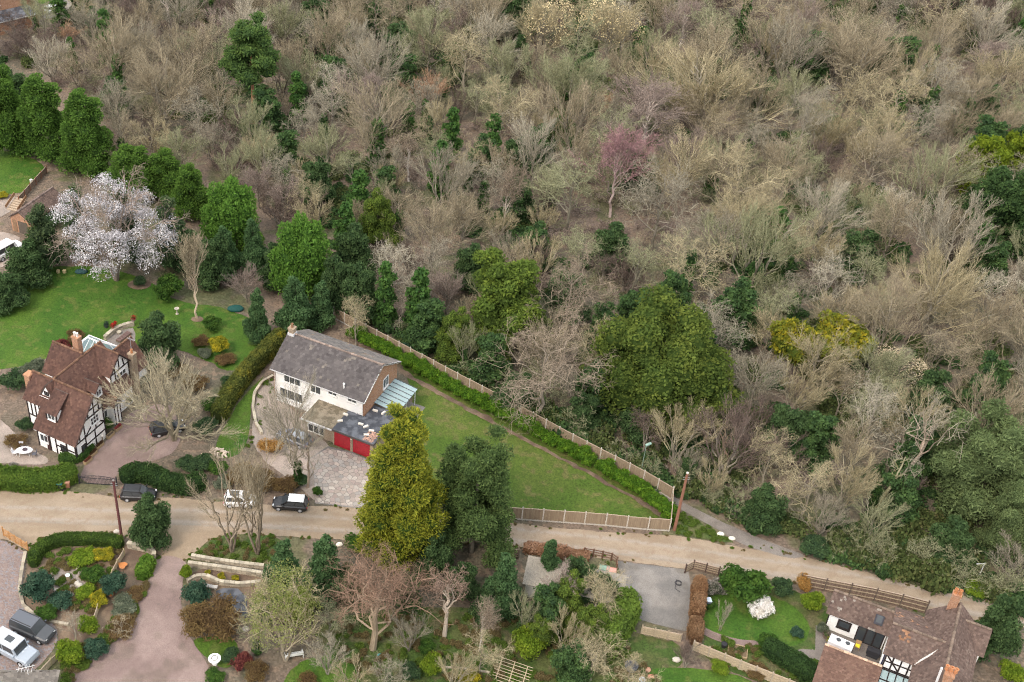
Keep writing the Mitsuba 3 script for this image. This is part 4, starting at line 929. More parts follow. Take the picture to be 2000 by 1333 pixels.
# ------------------------------------------------------------------ buildings
def fit(c, j, n, r): return np.clip(np.asarray(c) * r.uniform(1 - j, 1 + j, (n, 1)), 0, .9)
def roof_plane(parent, F, pts, cols, tw=.28, th=.25, name='roof_slope', thick=.035, seed=0, deck=(.1, .08, .07), moss=None):
    """a sloping roof surface: pts[0] -> pts[1] is the eave; rows of single tiles over a deck"""
    p = np.array([F.p(*q) for q in pts])
    u = unit(p[1] - p[0]); n = unit(np.cross(p[1] - p[0], p[-1] - p[0]))
    if n[2] < 0: n = -n
    v = np.cross(n, u)
    if (p[-1] - p[0]) @ v < 0: v = -v
    q = np.stack([(p - p[0]) @ u, (p - p[0]) @ v], 1)
    g = Polygon(q).buffer(0)
    t = trimesh.creation.extrude_polygon(g, .08, engine='earcut')
    vv = t.vertices
    dk = mk(p[0] + vv[:, :1] * u + vv[:, 1:2] * v + (vv[:, 2:3] - .1) * n, t.faces, deck)
    rng_ = np.random.default_rng(seed + int(abs(p[0, 0]) * 100))
    x0, y0, x1, y1 = g.bounds
    rows = np.arange(y0, y1, th)
    cs = []
    for j, y in enumerate(rows):
        xs = np.arange(x0 + (tw * .5 if j % 2 else 0), x1 + tw * .5, tw)
        cs.append(np.c_[xs, np.full(len(xs), y)])
    c = np.vstack(cs)
    c = c[shapely.contains_xy(g.buffer(.04), np.clip(c[:, 0], x0 + .02, x1 - .02), c[:, 1] + th * .5)]
    c[:, 0] = np.clip(c[:, 0], x0 + tw * .4, x1 - tw * .4)
    m = len(c)
    w = tw * .485; lift = rng_.uniform(.0, .012, m)
    V = np.array([[-w, -.03, thick], [w, -.03, thick], [w, th * 1.02, .012], [-w, th * 1.02, .012], [-w, -.03, -.01], [w, -.03, -.01]])
    P3 = c[:, None, :] + V[None, :, :2]
    Z = V[None, :, 2] + lift[:, None]
    ver = (p[0] + P3[..., :1] * u + P3[..., 1:2] * v + Z[..., None] * n).reshape(-1, 3)
    fq = np.array([[0, 1, 2], [0, 2, 3], [4, 5, 1], [4, 1, 0], [0, 3, 4], [1, 5, 2]])
    f = (np.arange(m)[:, None, None] * 6 + fq).reshape(-1, 3)
    cols = np.asarray(cols, float)
    wp_ = p[0] + c[:, :1] * u + c[:, 1:2] * v
    h = np.clip(meshkit.fbm(wp_ * .8, 3, seed) * .75 + rng_.uniform(-.15, .4, m), 0, .999) * (len(cols) - 1)
    i = h.astype(int); col = cols[i] * (1 - (h - i))[:, None] + cols[np.minimum(i + 1, len(cols) - 1)] * (h - i)[:, None]
    col = col * rng_.uniform(.8, 1.16, (m, 1))
    if moss is not None:
        mm = (meshkit.fbm(wp_ * 1.3 + 50, 3, seed + 5) + rng_.uniform(-.2, .2, m)) > .8
        col[mm] = np.asarray(moss) * rng_.uniform(.7, 1.2, (mm.sum(), 1))
    k = part(parent, name, dk, 'm_matte')
    kk = f'{k}__roof_tile'
    put(kk, mk(ver, f, np.repeat(col, 6, 0)), 'm_matte')
    labels[kk] = {'kind': 'stuff'}
    return k
def ridge(parent, F, p, q, col=(.32, .17, .1), r=.13, seed=0):
    a, b = F.p(*p), F.p(*q); L = np.linalg.norm(b - a); n = max(2, int(L / .42)); rng_ = np.random.default_rng(seed + n)
    ms = []
    for i in range(n):
        s, e = a + (b - a) * i / n, a + (b - a) * (i + .93) / n
        ms.append(tube([s, e], r * rng_.uniform(.92, 1.08), 6, np.clip(np.asarray(col) * rng_.uniform(.65, 1.3), 0, .9)))
    k = part(parent, 'ridge_tile', cat(ms), 'm_matte', kind='stuff')
def profile_a(F, prof, a0, a1, c=(.8, .8, .8)):
    """a body with profile (b, z) carried from a0 to a1"""
    g = Polygon(prof); t = trimesh.creation.extrude_polygon(g, a1 - a0, engine='earcut')
    v = t.vertices
    return F.xf(mk(np.c_[v[:, 2] + a0, v[:, 0], v[:, 1]], t.faces, c))
def profile_b(F, prof, b0, b1, c=(.8, .8, .8)):
    g = Polygon(prof); t = trimesh.creation.extrude_polygon(g, b1 - b0, engine='earcut')
    v = t.vertices
    return F.xf(mk(np.c_[v[:, 0], v[:, 2] + b0, v[:, 1]], t.faces[:, ::-1], c))
def window(parent, F, p, e, w, h, nx=2, ny=1, col=WHITE, sill=True, name='window', fw=.07):
    """p: lower corner (a, b, z); e: 'a+', 'b+' along the wall; the outward side given by n"""
    ax, n = e
    E_ = np.array([1, 0, 0]) if ax == 'a' else np.array([0, 1.0, 0])
    N = np.array(n, float)
    p = np.array(p, float)
    def at(x, z, d): return p + E_ * x + np.array([0, 0, z]) + N * d
    bars = []
    for x in np.linspace(0, w, nx + 1): bars.append(F.beam(at(x, -fw / 2, .03), at(x, h + fw / 2, .03), fw, .1, col, N))
    for z in np.linspace(0, h, ny + 1): bars.append(F.beam(at(-fw / 2, z, .026), at(w + fw / 2, z, .026), fw, .09, col, N))
    if sill: bars.append(F.beam(at(-.1, -.08, .07), at(w + .1, -.08, .07), .06, .2, col, N))
    k = part(parent, name, cat(bars), 'm_matte')
    put(k + '__pane', F.beam(at(w / 2, 0, .008), at(w / 2, h, .008), w, .03, (.03, .03, .03), N), 'm_pane')
    return k
def chimney(parent, F, a, b, z0, z1, w=.6, d=.6, pots=2, mat='m_brick', potc=(.5, .22, .1), name='chimney'):
    k = part(parent, name, cat(F.box(a - w / 2, a + w / 2, b - d / 2, b + d / 2, z0, z1 - .2), F.box(a - w / 2 - .06, a + w / 2 + .06, b - d / 2 - .06, b + d / 2 + .06, z1 - .2, z1)), mat)
    for i in range(pots):
        x = a + (i - (pots - 1) / 2) * .38
        put(number(k + '__chimney_pot'), lathe([(.02, z1), (.15, z1), (.13, z1 + .4), (.17, z1 + .45), (.17, z1 + .52), (.1, z1 + .52), (.1, z1 + .1), (0, z1 + .1)], 12, potc, tuple(F.p(x, b, 0))), 'm_matte', True)
    return k
TILE_GREY = [(.066, .058, .058), (.09, .08, .08), (.112, .1, .098), (.145, .13, .125)]
TILE_RED = [(.055, .03, .025), (.085, .045, .035), (.115, .06, .045), (.16, .09, .065)]
TILE_BROWN = [(.075, .052, .045), (.11, .075, .062), (.145, .1, .082), (.19, .145, .12)]

# the white house with the double garage
H = Fr((-7.77, 114.65), -30)
wh = thing('white_house', 'white two-storey house with brick gable, grey tiled roof and two red garage doors', 'house')
part(wh, 'wall', profile_a(H, [(0, 0), (8, 0), (8, 5), (3.9, 7.3), (0, 5)], .25, 12.45), 'm_brick')
part(wh, 'front_wall', H.box(.55, 12.2, -.06, .04, 0, 4.98), 'm_render', label='white rendered front wall')
k = roof_plane(wh, H, [(-.05, -.42, 4.86), (12.75, -.42, 4.86), (12.75, 3.9, 7.42), (-.05, 3.9, 7.42)], TILE_GREY, .33, .32, moss=(.17, .15, .13))
roof_plane(wh, H, [(-.05, 8.42, 4.86), (12.75, 8.42, 4.86), (12.75, 3.9, 7.42), (-.05, 3.9, 7.42)], [(.1, .092, .09), (.14, .13, .122), (.19, .165, .145)], .33, .32, moss=(.22, .16, .11))
ridge(wh, H, (-.05, 3.9, 7.44), (12.75, 3.9, 7.44), (.26, .2, .17))
part(wh, 'bargeboard', cat(H.beam((12.72, -.45, 4.8), (12.72, 3.9, 7.34), .05, .18, WHITE, (0, .5, .86)), H.beam((12.72, 8.45, 4.8), (12.72, 3.9, 7.34), .05, .18, WHITE, (0, -.5, .86))))
for a_ in (.5, 12.3): part(wh, 'downpipe', tube([H.p(a_, -.16, 0), H.p(a_, -.16, 4.7)], .05, 8, (.62, .62, .62)))
part(wh, 'gutter', H.box(0, 12.7, -.52, -.42, 4.74, 4.84, (.6, .6, .6)))
chimney(wh, H, .5, 3.9, 6.6, 8.3, .7, .7, 1, 'm_brick_buff', (.3, .17, .1))
part(wh, 'flashing', H.box(.08, .92, 3.48, 4.32, 7.25, 7.62, (.62, .62, .63)))
part(wh, 'roof_vent', cat(tube([H.p(9.6, .3, 5.3), H.p(9.6, .3, 5.85)], .09, 10, WHITE), tube([H.p(9.6, .3, 5.85), H.p(9.6, .3, 5.95)], .14, 10, WHITE)), smooth=False)
FN = (0, -1, 0)
window(wh, H, (1.75, -.06, 3.45), ('a', FN), 2.2, 1.15, 3)
window(wh, H, (1.1, -.06, .95), ('a', FN), 3.1, 1.35, 3, 1)
window(wh, H, (5.4, -.06, 3.35), ('a', FN), 1.3, 1.2, 2)
window(wh, H, (7.75, -.06, 4.0), ('a', FN), 1.1, .7, 2)
window(wh, H, (10.35, -.06, 4.0), ('a', FN), 1.1, .7, 2)
window(wh, H, (12.45, 4.5, 3.3), ('b', (1, 0, 0)), 1.2, 1.35, 2)
porch = part(wh, 'porch', cat(H.box(6.6, 10.25, -.12, -.02, 0, 2.35), H.box(9.0, 10.38, -3.3, -.02, 0, 2.35)), 'm_brick_buff')
put(porch + '__porch_roof', H.box(6.4, 10.42, -3.95, -.03, 2.42, 2.56), 'm_moss')
put(porch + '__fascia', cat(H.box(6.36, 10.42, -4.0, -3.95, 2.36, 2.57, WHITE), H.box(6.34, 6.4, -3.95, -.05, 2.36, 2.57, WHITE)))
window(wh, H, (6.7, -2.9, .05), ('a', FN), 2.2, 2.25, 3, 2, name='porch_glazing', sill=False, fw=.11)
window(wh, H, (6.7, -2.85, .05), ('b', (-1, 0, 0)), 2.7, 2.25, 3, 2, name='porch_glazing', sill=False, fw=.11)
gar = part(wh, 'garage', cat(H.box(10.42, 15.55, -3.6, -3.3, 2.15, 2.45), H.box(10.42, 10.55, -3.6, -3.3, 0, 2.15), H.box(12.66, 12.98, -3.6, -3.3, 0, 2.15), H.box(15.2, 15.55, -3.6, -3.3, 0, 2.15), H.box(15.3, 15.55, -3.3, 2.1, 0, 2.45), H.box(12.7, 15.3, 1.9, 2.1, 0, 2.45), H.box(10.42, 10.6, -3.3, -.15, 0, 2.45)), 'm_brick_buff')
put(gar + '__garage_roof', cat(H.box(10.44, 15.75, -3.85, -.13, 2.47, 2.6), H.box(12.56, 15.75, -.13, 2.25, 2.47, 2.6)), 'm_felt')
put(gar + '__fascia', cat(H.box(10.4, 15.8, -3.91, -3.86, 2.36, 2.62, (.1, .09, .09)), H.box(15.76, 15.81, -3.86, 2.25, 2.36, 2.62, (.1, .09, .09))))
RED = (.42, .022, .035)
for a0 in (10.57, 13.0):
    d = part(wh, 'garage_door', H.box(a0, a0 + 2.07 + .1 * (a0 > 12), -3.56, -3.5, .02, 2.14, RED), 'm_paint', label='red ribbed garage door')
    put(d + '__rib', cat([H.box(a0 + .06 + i * .13, a0 + .13 + i * .13, -3.585, -3.56, .05, 2.1, RED) for i in range(16)]), 'm_paint'); labels[d + '__rib'] = {'kind': 'stuff'}
part(wh, 'wall_lamp', H.xf(xf(ico(1, (.8, .78, .7)), np.array([[.09, 0, 0, 12.82], [0, .09, 0, -3.66], [0, 0, .09, 1.9], [0, 0, 0, 1]]))))
for i, (a, b, r) in enumerate(((10.6, -2.3, 40), (10.55, -1.0, 0), (12.9, -1.6, 10), (13.6, -1.7, 60), (14.5, -2.0, 15), (13.2, 1.3, 5), (14.2, 1.4, 80), (14.35, -2.9, 30))):
    t = math.radians(r); dx, dy = .3 * math.cos(t), .3 * math.sin(t)
    solo('roof_weight', 'white block weighing down the black felt of the garage roof', 'block', H.beam((a - dx, b - dy, 2.7), (a + dx, b + dy, 2.7), .22, .19, (.72, .68, .6)), group='blocks lying on the felt of the garage roof')
solo('rubble_patch', 'patch of reddish stones on the near corner of the garage roof', 'rubble', cat([H.xf(xf(ico(0, tuple(np.array((.42, .26, .2)) * random.Random(i).uniform(.6, 1.4))), np.diag([.09, .09, .05, 1]) + np.array([[0, 0, 0, 14.3 + random.Random(i + 99).uniform(0, 1.2)], [0, 0, 0, -3.7 + random.Random(i + 500).uniform(0, 1.7)], [0, 0, 0, 2.63], [0, 0, 0, 0]]))) for i in range(150)]), kind='stuff')
can = part(wh, 'canopy', cat(*[H.beam((15.3, b, 0.05), (15.3, b, 2.34), .09, .09, WHITE) for b in (2.6, 5., 7.3)], H.beam((15.3, 2.3, 2.36), (15.3, 7.5, 2.36), .1, .1, WHITE), H.beam((12.5, 2.3, 2.76), (12.5, 7.5, 2.76), .1, .1, WHITE)), label='glazed lean-to canopy on white posts')
put(can + '__glazing_bar', cat([H.beam((12.48, b, 2.86), (15.5, b, 2.46), .07, .07, (.1, .11, .12)) for b in np.linspace(2.3, 7.5, 8)]))
put(can + '__canopy_sheet', H.beam((12.47, 4.9, 2.83), (15.5, 4.9, 2.43), 5.2, .02, (.6, .66, .66)), 'm_sheet')
solo('patio_slab', 'square of brown paving under the lean-to canopy', 'paving', H.box(12.5, 16.6, 2.2, 7.6, .0, .045), 'm_tarmac', kind='structure')

# the half-timbered cottage
C = Fr((-27.3, 106.0), -31)
ct = thing('timbered_cottage', 'black and white half-timbered cottage with steep russet tiled roofs', 'house')
ms = [profile_a(C, [(-3.3, 0), (1.75, 0), (1.75, 5.3), (.28, 7.05), (-3.3, 2.8)], -6.1, -.35), profile_a(C, [(-1.7, 0), (2, 0), (2, 5), (.28, 7.0), (-1.7, 4.7)], -8.7, -6.1),
      profile_b(C, [(-9.6, 0), (-1.7, 0), (-1.7, 2.9), (-5.9, 7.05), (-9.4, 4.)], 1.75, 8.4), profile_a(C, [(5.9, 0), (9.3, 0), (9.3, 5.3), (7.6, 7.2), (5.9, 5.3)], -5.9, -2.6),
      profile_a(C, [(3.2, 0), (7.6, 0), (7.6, 4.8), (5.4, 7.4), (3.2, 4.8)], -10.2, -6), profile_b(C, [(-6.9, 0), (-2.9, 0), (-2.9, 2.6), (-5, 5.4), (-6.9, 3.)], 8.4, 12.7),
      profile_a(C, [(3.9, 0), (5.1, 0), (5.1, 2.8), (4.5, 3.45), (3.9, 2.8)], -2.8, -.75)]
part(ct, 'wall', cat(ms), 'm_render', label='white walls between the timbers')
MO = (.17, .095, .06)
def gab(parent, F, a0, a1, br, zr, bf, zf, bb, zb, cols=TILE_RED, tw=.25, th=.24, rc=MO, moss=None):
    roof_plane(parent, F, [(a0, bf, zf), (a1, bf, zf), (a1, br, zr), (a0, br, zr)], cols, tw, th, moss=moss, seed=int(a1 * 7 + 200))
    roof_plane(parent, F, [(a0, bb, zb), (a1, bb, zb), (a1, br, zr), (a0, br, zr)], cols, tw, th, moss=moss, seed=int(a1 * 5 + 300))
    ridge(parent, F, (a0, br, zr + .02), (a1, br, zr + .02), rc)
def gabb(parent, F, b0, b1, ar, zr, al, zl, ag, zg, cols=TILE_RED, tw=.25, th=.24, rc=MO, moss=None):
    roof_plane(parent, F, [(al, b0, zl), (al, b1, zl), (ar, b1, zr), (ar, b0, zr)], cols, tw, th, moss=moss, seed=int(b1 * 7 + 200))
    roof_plane(parent, F, [(ag, b0, zg), (ag, b1, zg), (ar, b1, zr), (ar, b0, zr)], cols, tw, th, moss=moss, seed=int(b1 * 5 + 300))
    ridge(parent, F, (ar, b0, zr + .02), (ar, b1, zr + .02), rc)
# long front slope with its two eave heights
roof_plane(ct, C, [(-6.3, -3.6, 2.6), (0, -3.6, 2.6), (0, .28, 7.22), (-6.3, .28, 7.22)], TILE_RED, .25, .24)
roof_plane(ct, C, [(-9, -1.9, 4.62), (-6.3, -1.9, 4.62), (-6.3, .28, 7.22), (-9, .28, 7.22)], TILE_RED, .25, .24)
roof_plane(ct, C, [(-9, 2.05, 5.12), (0, 2.05, 5.12), (0, .28, 7.22), (-9, .28, 7.22)], TILE_RED, .25, .24)
ridge(ct, C, (-9, .28, 7.25), (0, .28, 7.25), MO)
gabb(ct, C, .2, 8.6, -5.9, 7.24, -1.4, 2.75, -9.4, 3.9)
gab(ct, C, -6, -2.3, 7.6, 7.4, 5.65, 5.15, 9.5, 5.15)
gab(ct, C, -10.45, -5.9, 5.4, 7.55, 2.95, 4.62, 7.9, 4.62)
gabb(ct, C, 8.4, 12.9, -5, 5.6, -2.6, 2.4, -7.1, 2.8)
gab(ct, C, -3.2, -.6, 4.5, 3.7, 3.8, 2.8, 5.2, 2.8)
# dormers
dm = part(ct, 'dormer', cat(profile_a(C, [(3.0, 3.4), (4.2, 3.4), (4.2, 5.0), (3.6, 5.6), (3.0, 5.0)], -4.4, -2.45)), 'm_render')
roof_plane(ct, C, [(-5.2, 2.75, 4.9), (-2.15, 2.75, 4.9), (-2.15, 3.6, 5.85), (-5.2, 3.6, 5.85)], TILE_RED, .25, .24, name='dormer_roof')
roof_plane(ct, C, [(-5.2, 4.45, 4.9), (-2.15, 4.45, 4.9), (-2.15, 3.6, 5.85), (-5.2, 3.6, 5.85)], TILE_RED, .25, .24, name='dormer_roof')
window(ct, C, (-2.45, 3.2, 4.05), ('b', (1, 0, 0)), .75, .75, 2, 1)
part(ct, 'dormer', profile_b(C, [(-5.0, 3.4), (-3.4, 3.4), (-3.4, 5.05), (-5.0, 5.05)], -2.46, -.9), 'm_render')
roof_plane(ct, C, [(-5.2, -2.75, 5.02), (-3.2, -2.75, 5.02), (-3.2, -.35, 6.75), (-5.2, -.35, 6.75)], TILE_RED, .25, .24, name='dormer_roof')
window(ct, C, (-4.7, -2.46, 4.0), ('a', FN), 1.0, .8, 2, 1, sill=True)
for q in (-4.95, -3.45): part(ct, 'timber', C.beam((q, -2.5, 3.8), (q, -2.5, 4.9), .18, .08, TIMBER, FN))
g2 = part(ct, 'gablet', profile_b(C, [(-6.75, 5.55), (-4.95, 5.55), (-5.85, 7.1)], -1.05, .4), 'm_render')
roof_plane(ct, C, [(-6.95, -1.15, 5.5), (-6.95, .5, 5.5), (-5.85, .5, 7.35), (-5.85, -1.15, 7.35)], TILE_RED, .25, .24, name='gablet_roof')
roof_plane(ct, C, [(-4.75, -1.15, 5.5), (-4.75, .5, 5.5), (-5.85, .5, 7.35), (-5.85, -1.15, 7.35)], TILE_RED, .25, .24, name='gablet_roof')
window(ct, C, (-6.15, -1.05, 5.85), ('a', FN), .6, .5, 2, 1, TIMBER, False)
part(ct, 'gablet_board', C.beam((-6.9, -1.12, 5.5), (-4.8, -1.12, 5.5), .1, .18, (.8, .8, .8), FN))
# timber framing
def frame(a, lines, w=.17, ax='a', n=1):
    for (b0, z0), (b1, z1) in lines:
        if ax == 'a': part(ct, 'timber', C.beam((a, b0, z0), (a, b1, z1), w, .07, TIMBER, (n, 0, 0)))
        else: part(ct, 'timber', C.beam((b0, a, z0), (b1, a, z1), w, .07, TIMBER, (0, n, 0)))
frame(-.34, [((-3.25, .0), (-3.25, 2.75)), ((1.7, 0), (1.7, 5.2)), ((-3.3, 2.45), (1.75, 2.45)), ((-1.6, 4.6), (1.75, 4.6)), ((-1.6, .3), (-1.6, 4.7)), ((.28, 2.45), (.28, 6.9)), ((.0, .2), (.0, 2.4)), ((-1.6, 4.6), (-.6, 5.8)), ((-1.5, 2.5), (-.1, 3.5)), ((1.65, 2.5), (.45, 3.5)), ((-.75, 4.6), (-.75, 5.6)), ((1.1, 4.6), (1.1, 5.8)), ((-1.6, 1.3), (1.75, 1.3)), ((-2.5, 2.45), (-2.5, 3.6)), ((-.75, 5.5), (1.3, 5.5))])
part(ct, 'bargeboard', cat(C.beam((-.06, -3.6, 2.55), (-.06, .28, 7.15), .16, .06, TIMBER, (1, 0, 0)), C.beam((-.06, 2.05, 5.05), (-.06, .28, 7.15), .16, .06, TIMBER, (1, 0, 0))))
frame(-2.59, [((5.98, 0), (5.98, 5.3)), ((9.22, 0), (9.22, 5.3)), ((5.9, 5.1), (9.3, 5.1)), ((5.9, 2.6), (9.3, 2.6)), ((7.6, 5.1), (7.6, 7.0)), ((6.8, .2), (6.8, 5.1)), ((8.5, .2), (8.5, 2.6)), ((6.7, 5.1), (6.9, 6.2)), ((8.5, 5.1), (8.3, 6.2)), ((5.9, 1.4), (9.3, 1.4)), ((6.8, 3.6), (5.98, 3.6)), ((7.6, .2), (7.6, 2.6))])
part(ct, 'bargeboard', cat(C.beam((-2.32, 5.6, 5.08), (-2.32, 7.6, 7.32), .16, .06, TIMBER, (1, 0, 0)), C.beam((-2.32, 9.55, 5.08), (-2.32, 7.6, 7.32), .16, .06, TIMBER, (1, 0, 0))))
frame(-1.72, [((-8.6, 0), (-8.6, 4.6)), ((-6.2, 0), (-6.2, 4.6)), ((-8.7, 2.5), (-6.1, 2.5)), ((-7.4, 2.5), (-7.4, 4.6)), ((-8.7, 4.5), (-6.1, 4.5)), ((-7.4, 2.4), (-8.5, .3)), ((-8., 2.5), (-8., 4.6)), ((-6.8, 2.5), (-6.8, 4.6)), ((-7.4, .2), (-7.4, 2.5))], ax='b', n=-1)
frame(-3.32, [((-.45, 0), (-.45, 2.6)), ((-3.3, 0), (-3.3, 2.6)), ((-3.4, 1.3), (-.4, 1.3)), ((-1.7, 0), (-1.7, 2.6)), ((-3.4, 2.5), (-.4, 2.5)), ((-6, 0), (-6, 2.6)), ((-4.2, 0), (-4.2, 2.6)), ((-6.05, 2.5), (-4.2, 2.5))], ax='b', n=-1)
frame(-.74, [((4.0, 0), (4.0, 2.8)), ((5.0, 0), (5.0, 2.8)), ((3.9, 2.7), (5.1, 2.7)), ((4.5, 0), (4.5, 3.3))], w=.12)
frame(-1.69, [((1.85, 0), (1.85, 2.8)), ((3.0, 0), (3.0, 2.8)), ((5.7, 0), (5.7, 2.8))], w=.14)
window(ct, C, (-.35, -.45, 3.3), ('b', (1, 0, 0)), 1.3, 1.0, 3, 2)
window(ct, C, (-2.6, 7., 3.4), ('b', (1, 0, 0)), 1.6, 1.2, 3, 2)
window(ct, C, (-2.6, 7.2, .6), ('b', (1, 0, 0)), 1.1, 1.2, 2, 1, TIMBER)
window(ct, C, (-1.7, 2.1, 1.2), ('b', (1, 0, 0)), 1.6, 1.0, 3, 1)
window(ct, C, (-5.6, -3.31, 1.0), ('a', FN), 1.1, 1.0, 2, 1)
window(ct, C, (-2.6, -3.31, .9), ('a', FN), .8, .8, 2, 1, TIMBER)
window(ct, C, (-.35, -2.4, 1.0), ('b', (1, 0, 0)), .6, .7, 1, 1, TIMBER)
window(ct, C, (-6.9, -1.71, .9), ('a', FN), .7, 1.2, 1, 2, TIMBER)
part(ct, 'door', C.box(-4.75, -4.3, -3.36, -3.3, 0, 2.1, (.06, .03, .03)))
chimney(ct, C, -7.4, 6.3, 5.5, 8.9, .9, .7, 2, potc=(.75, .73, .7))
chimney(ct, C, -9.25, -.1, 0, 7.0, .8, .9, 0, 'm_brick')
chimney(ct, C, -2.3, 9.75, 0, 6.2, .75, .7, 1, 'm_brick_buff')
ae = part(ct, 'aerial', cat(tube([C.p(-2.3, 9.75, 6.2), C.p(-2.3, 9.75, 8.6)], .03, 6, (.4, .4, .42)), tube([C.p(-2.6, 9.6, 8.4), C.p(-1.4, 9.6, 8.4)], .02, 5, (.4, .4, .42)), *[tube([C.p(-2.5 + i * .2, 9.4, 8.4), C.p(-2.5 + i * .2, 9.8, 8.4)], .015, 4, (.4, .4, .42)) for i in range(6)]))
# conservatory
cv = part(ct, 'conservatory', cat(C.box(-12.3, -7.8, 9.6, 9.75, 0, .7, WHITE), C.box(-12.3, -7.8, 13.15, 13.3, 0, .7, WHITE), C.box(-12.3, -12.15, 9.75, 13.15, 0, .7, WHITE)), 'm_brick', label='white-framed glazed conservatory with hipped glass roof')
B_ = [(-12.35, 9.55, 2.6), (-7.75, 9.55, 2.6), (-7.75, 13.35, 2.6), (-12.35, 13.35, 2.6)]; A1, A2 = (-10.7, 11.45, 4.1), (-9.4, 11.45, 4.1)
bars = [C.beam(B_[i], B_[(i + 1) % 4], .12, .12, WHITE) for i in range(4)] + [C.beam(A1, A2, .14, .12, WHITE)] + [C.beam(B_[0], A1, .12, .1, WHITE), C.beam(B_[3], A1, .12, .1, WHITE), C.beam(B_[1], A2, .12, .1, WHITE), C.beam(B_[2], A2, .12, .1, WHITE)]
for t in np.linspace(.12, .88, 6):
    for yb in (9.55, 13.35):
        xa = -12.35 + 4.6 * t; xt = min(max(xa, -10.7), -9.4)
        s = 1 if -10.7 <= xa <= -9.4 else ((xa + 12.35) / 1.65 if xa < -10.7 else (-7.75 - xa) / 1.65)
        bars.append(C.beam((xa, yb, 2.6), (xa, yb + (11.45 - yb) * s, 2.6 + 1.5 * s), .06, .06, WHITE))
for t in np.linspace(.2, .8, 4):
    for xe, xt in ((-12.35, -10.7), (-7.75, -9.4)):
        yb = 9.55 + 3.8 * t; s = min(t, 1 - t) * 2
        bars.append(C.beam((xe, yb, 2.6), (xe + (xt - xe) * s, yb, 2.6 + 1.5 * s), .06, .06, WHITE))
for x, y in [(-12.3, 9.6), (-12.3, 11.4), (-12.3, 13.3), (-10.8, 13.3), (-9.3, 13.3), (-7.8, 13.3), (-10.8, 9.6), (-7.8, 9.6)]: bars.append(C.beam((x, y, .7), (x, y, 2.6), .1, .1, WHITE))
put(cv + '__glazing_bar', cat(bars))
def quad(F, *p, c=(.6, .6, .6)):
    q = [F.p(*x) for x in p]; return mk(q, [[0, 1, 2], [0, 2, 3]] if len(q) == 4 else [[0, 1, 2]], c)
put(cv + '__roof_glass', cat(quad(C, B_[0], B_[1], A2, A1), quad(C, B_[2], B_[3], A1, A2), quad(C, B_[1], B_[2], A2), quad(C, B_[3], B_[0], A1)), 'm_clearsheet')
put(cv + '__floor', C.box(-12.1, -7.7, 9.8, 13.1, 0, .06, (.16, .19, .2)))

# the tiled house in the lower right
R = Fr((47.8, 80.9), -30)
rh = thing('tiled_house', 'brown tiled house with half-timbered gable and two pairs of orange chimney pots', 'house')
part(rh, 'wall', cat(profile_a(R, [(-1.3, 0), (1.3, 0), (1.3, 2.5), (0, 3.85), (-1.3, 2.5)], .3, 5.6), profile_a(R, [(-6.2, 0), (0, 0), (0, 4.5), (-4, 6.35), (-6.2, 5.)], 5.75, 9.5),
     profile_b(R, [(8.5, 0), (12.5, 0), (12.5, 4.5), (10.4, 6.85), (8.5, 5)], -12.5, 1.2), profile_a(R, [(-1.7, 0), (1.9, 0), (1.9, 4.4), (0, 6.), (-1.7, 4.4)], 10, 13.2)), 'm_render')
gab(rh, R, 0, 5.75, 0, 4., -1.65, 2.35, 1.65, 2.35, TILE_BROWN, .22, .2, (.18, .135, .105), moss=(.26, .23, .2))
gab(rh, R, 5.5, 10.6, -4, 6.55, -6.55, 5.0, .2, 4.55, TILE_BROWN, .22, .2, (.18, .135, .105), moss=(.3, .16, .09))
gabb(rh, R, -13, 1.1, 10.45, 7.05, 8.1, 4.7, 12.95, 4.5, TILE_BROWN, .22, .2, (.18, .135, .105))
gab(rh, R, 10.3, 13.5, 0, 6.2, -2.0, 4.5, 2.1, 4.4, TILE_BROWN, .22, .2, (.18, .135, .105))
part(rh, 'valley_lead', R.beam((8.15, -6.45, 5.05), (10.3, -4.15, 6.72), .16, .05, (.55, .52, .48)))
chimney(rh, R, 9.85, .8, 5.5, 8.3, .7, .6, 2)
chimney(rh, R, 10.7, -8.7, 5.5, 8.2, .7, 1.2, 3, potc=(.55, .26, .13))
part(rh, 'aerial', tube([R.p(10.0, -9.2, 6.5), R.p(9.9, -9.3, 8.8)], .1, 8, (.7, .7, .7)))
sk = part(rh, 'skylight', R.beam((4.55, -.55, 3.56), (4.55, -1.25, 2.9), .8, .12, (.05, .05, .06), (0, -.7, .7)))
put(sk + '__pane', R.beam((4.55, -.62, 3.57), (4.55, -1.15, 3.08), .5, .06, (.3, .4, .5), (0, -.7, .7)), 'm_pane')
window(rh, R, (1.3, -1.31, .9), ('a', FN), 1.1, .9, 1, 1, TIMBER, fw=.16)
for i in range(3): window(rh, R, (3.1 + i * .8, -1.31, .05), ('a', FN), .75, 2.1, 1, 1, TIMBER, False, 'folding_door', .1)
part(rh, 'corner_beam', cat(R.beam((.32, -1.33, 0), (.32, -1.33, 2.4), .1, .05, TIMBER, FN), R.beam((5.72, -6.15, 0), (5.72, -6.15, 5), .2, .1, (.03, .03, .06), (-1, 0, 0))))
for x in (5.85, 6.5, 7.2, 7.9, 8.45): part(rh, 'timber', R.beam((x, -6.22, 2.8), (x, -6.22, 4.95), .13, .06, TIMBER, FN))
for z in (3.0, 3.9, 4.85): part(rh, 'timber', R.beam((5.75, -6.225, z), (8.5, -6.225, z), .13, .06, TIMBER, FN))
part(rh, 'timber', R.beam((5.9, -6.23, 4.7), (7.2, -6.23, 3.1), .13, .06, TIMBER, FN))
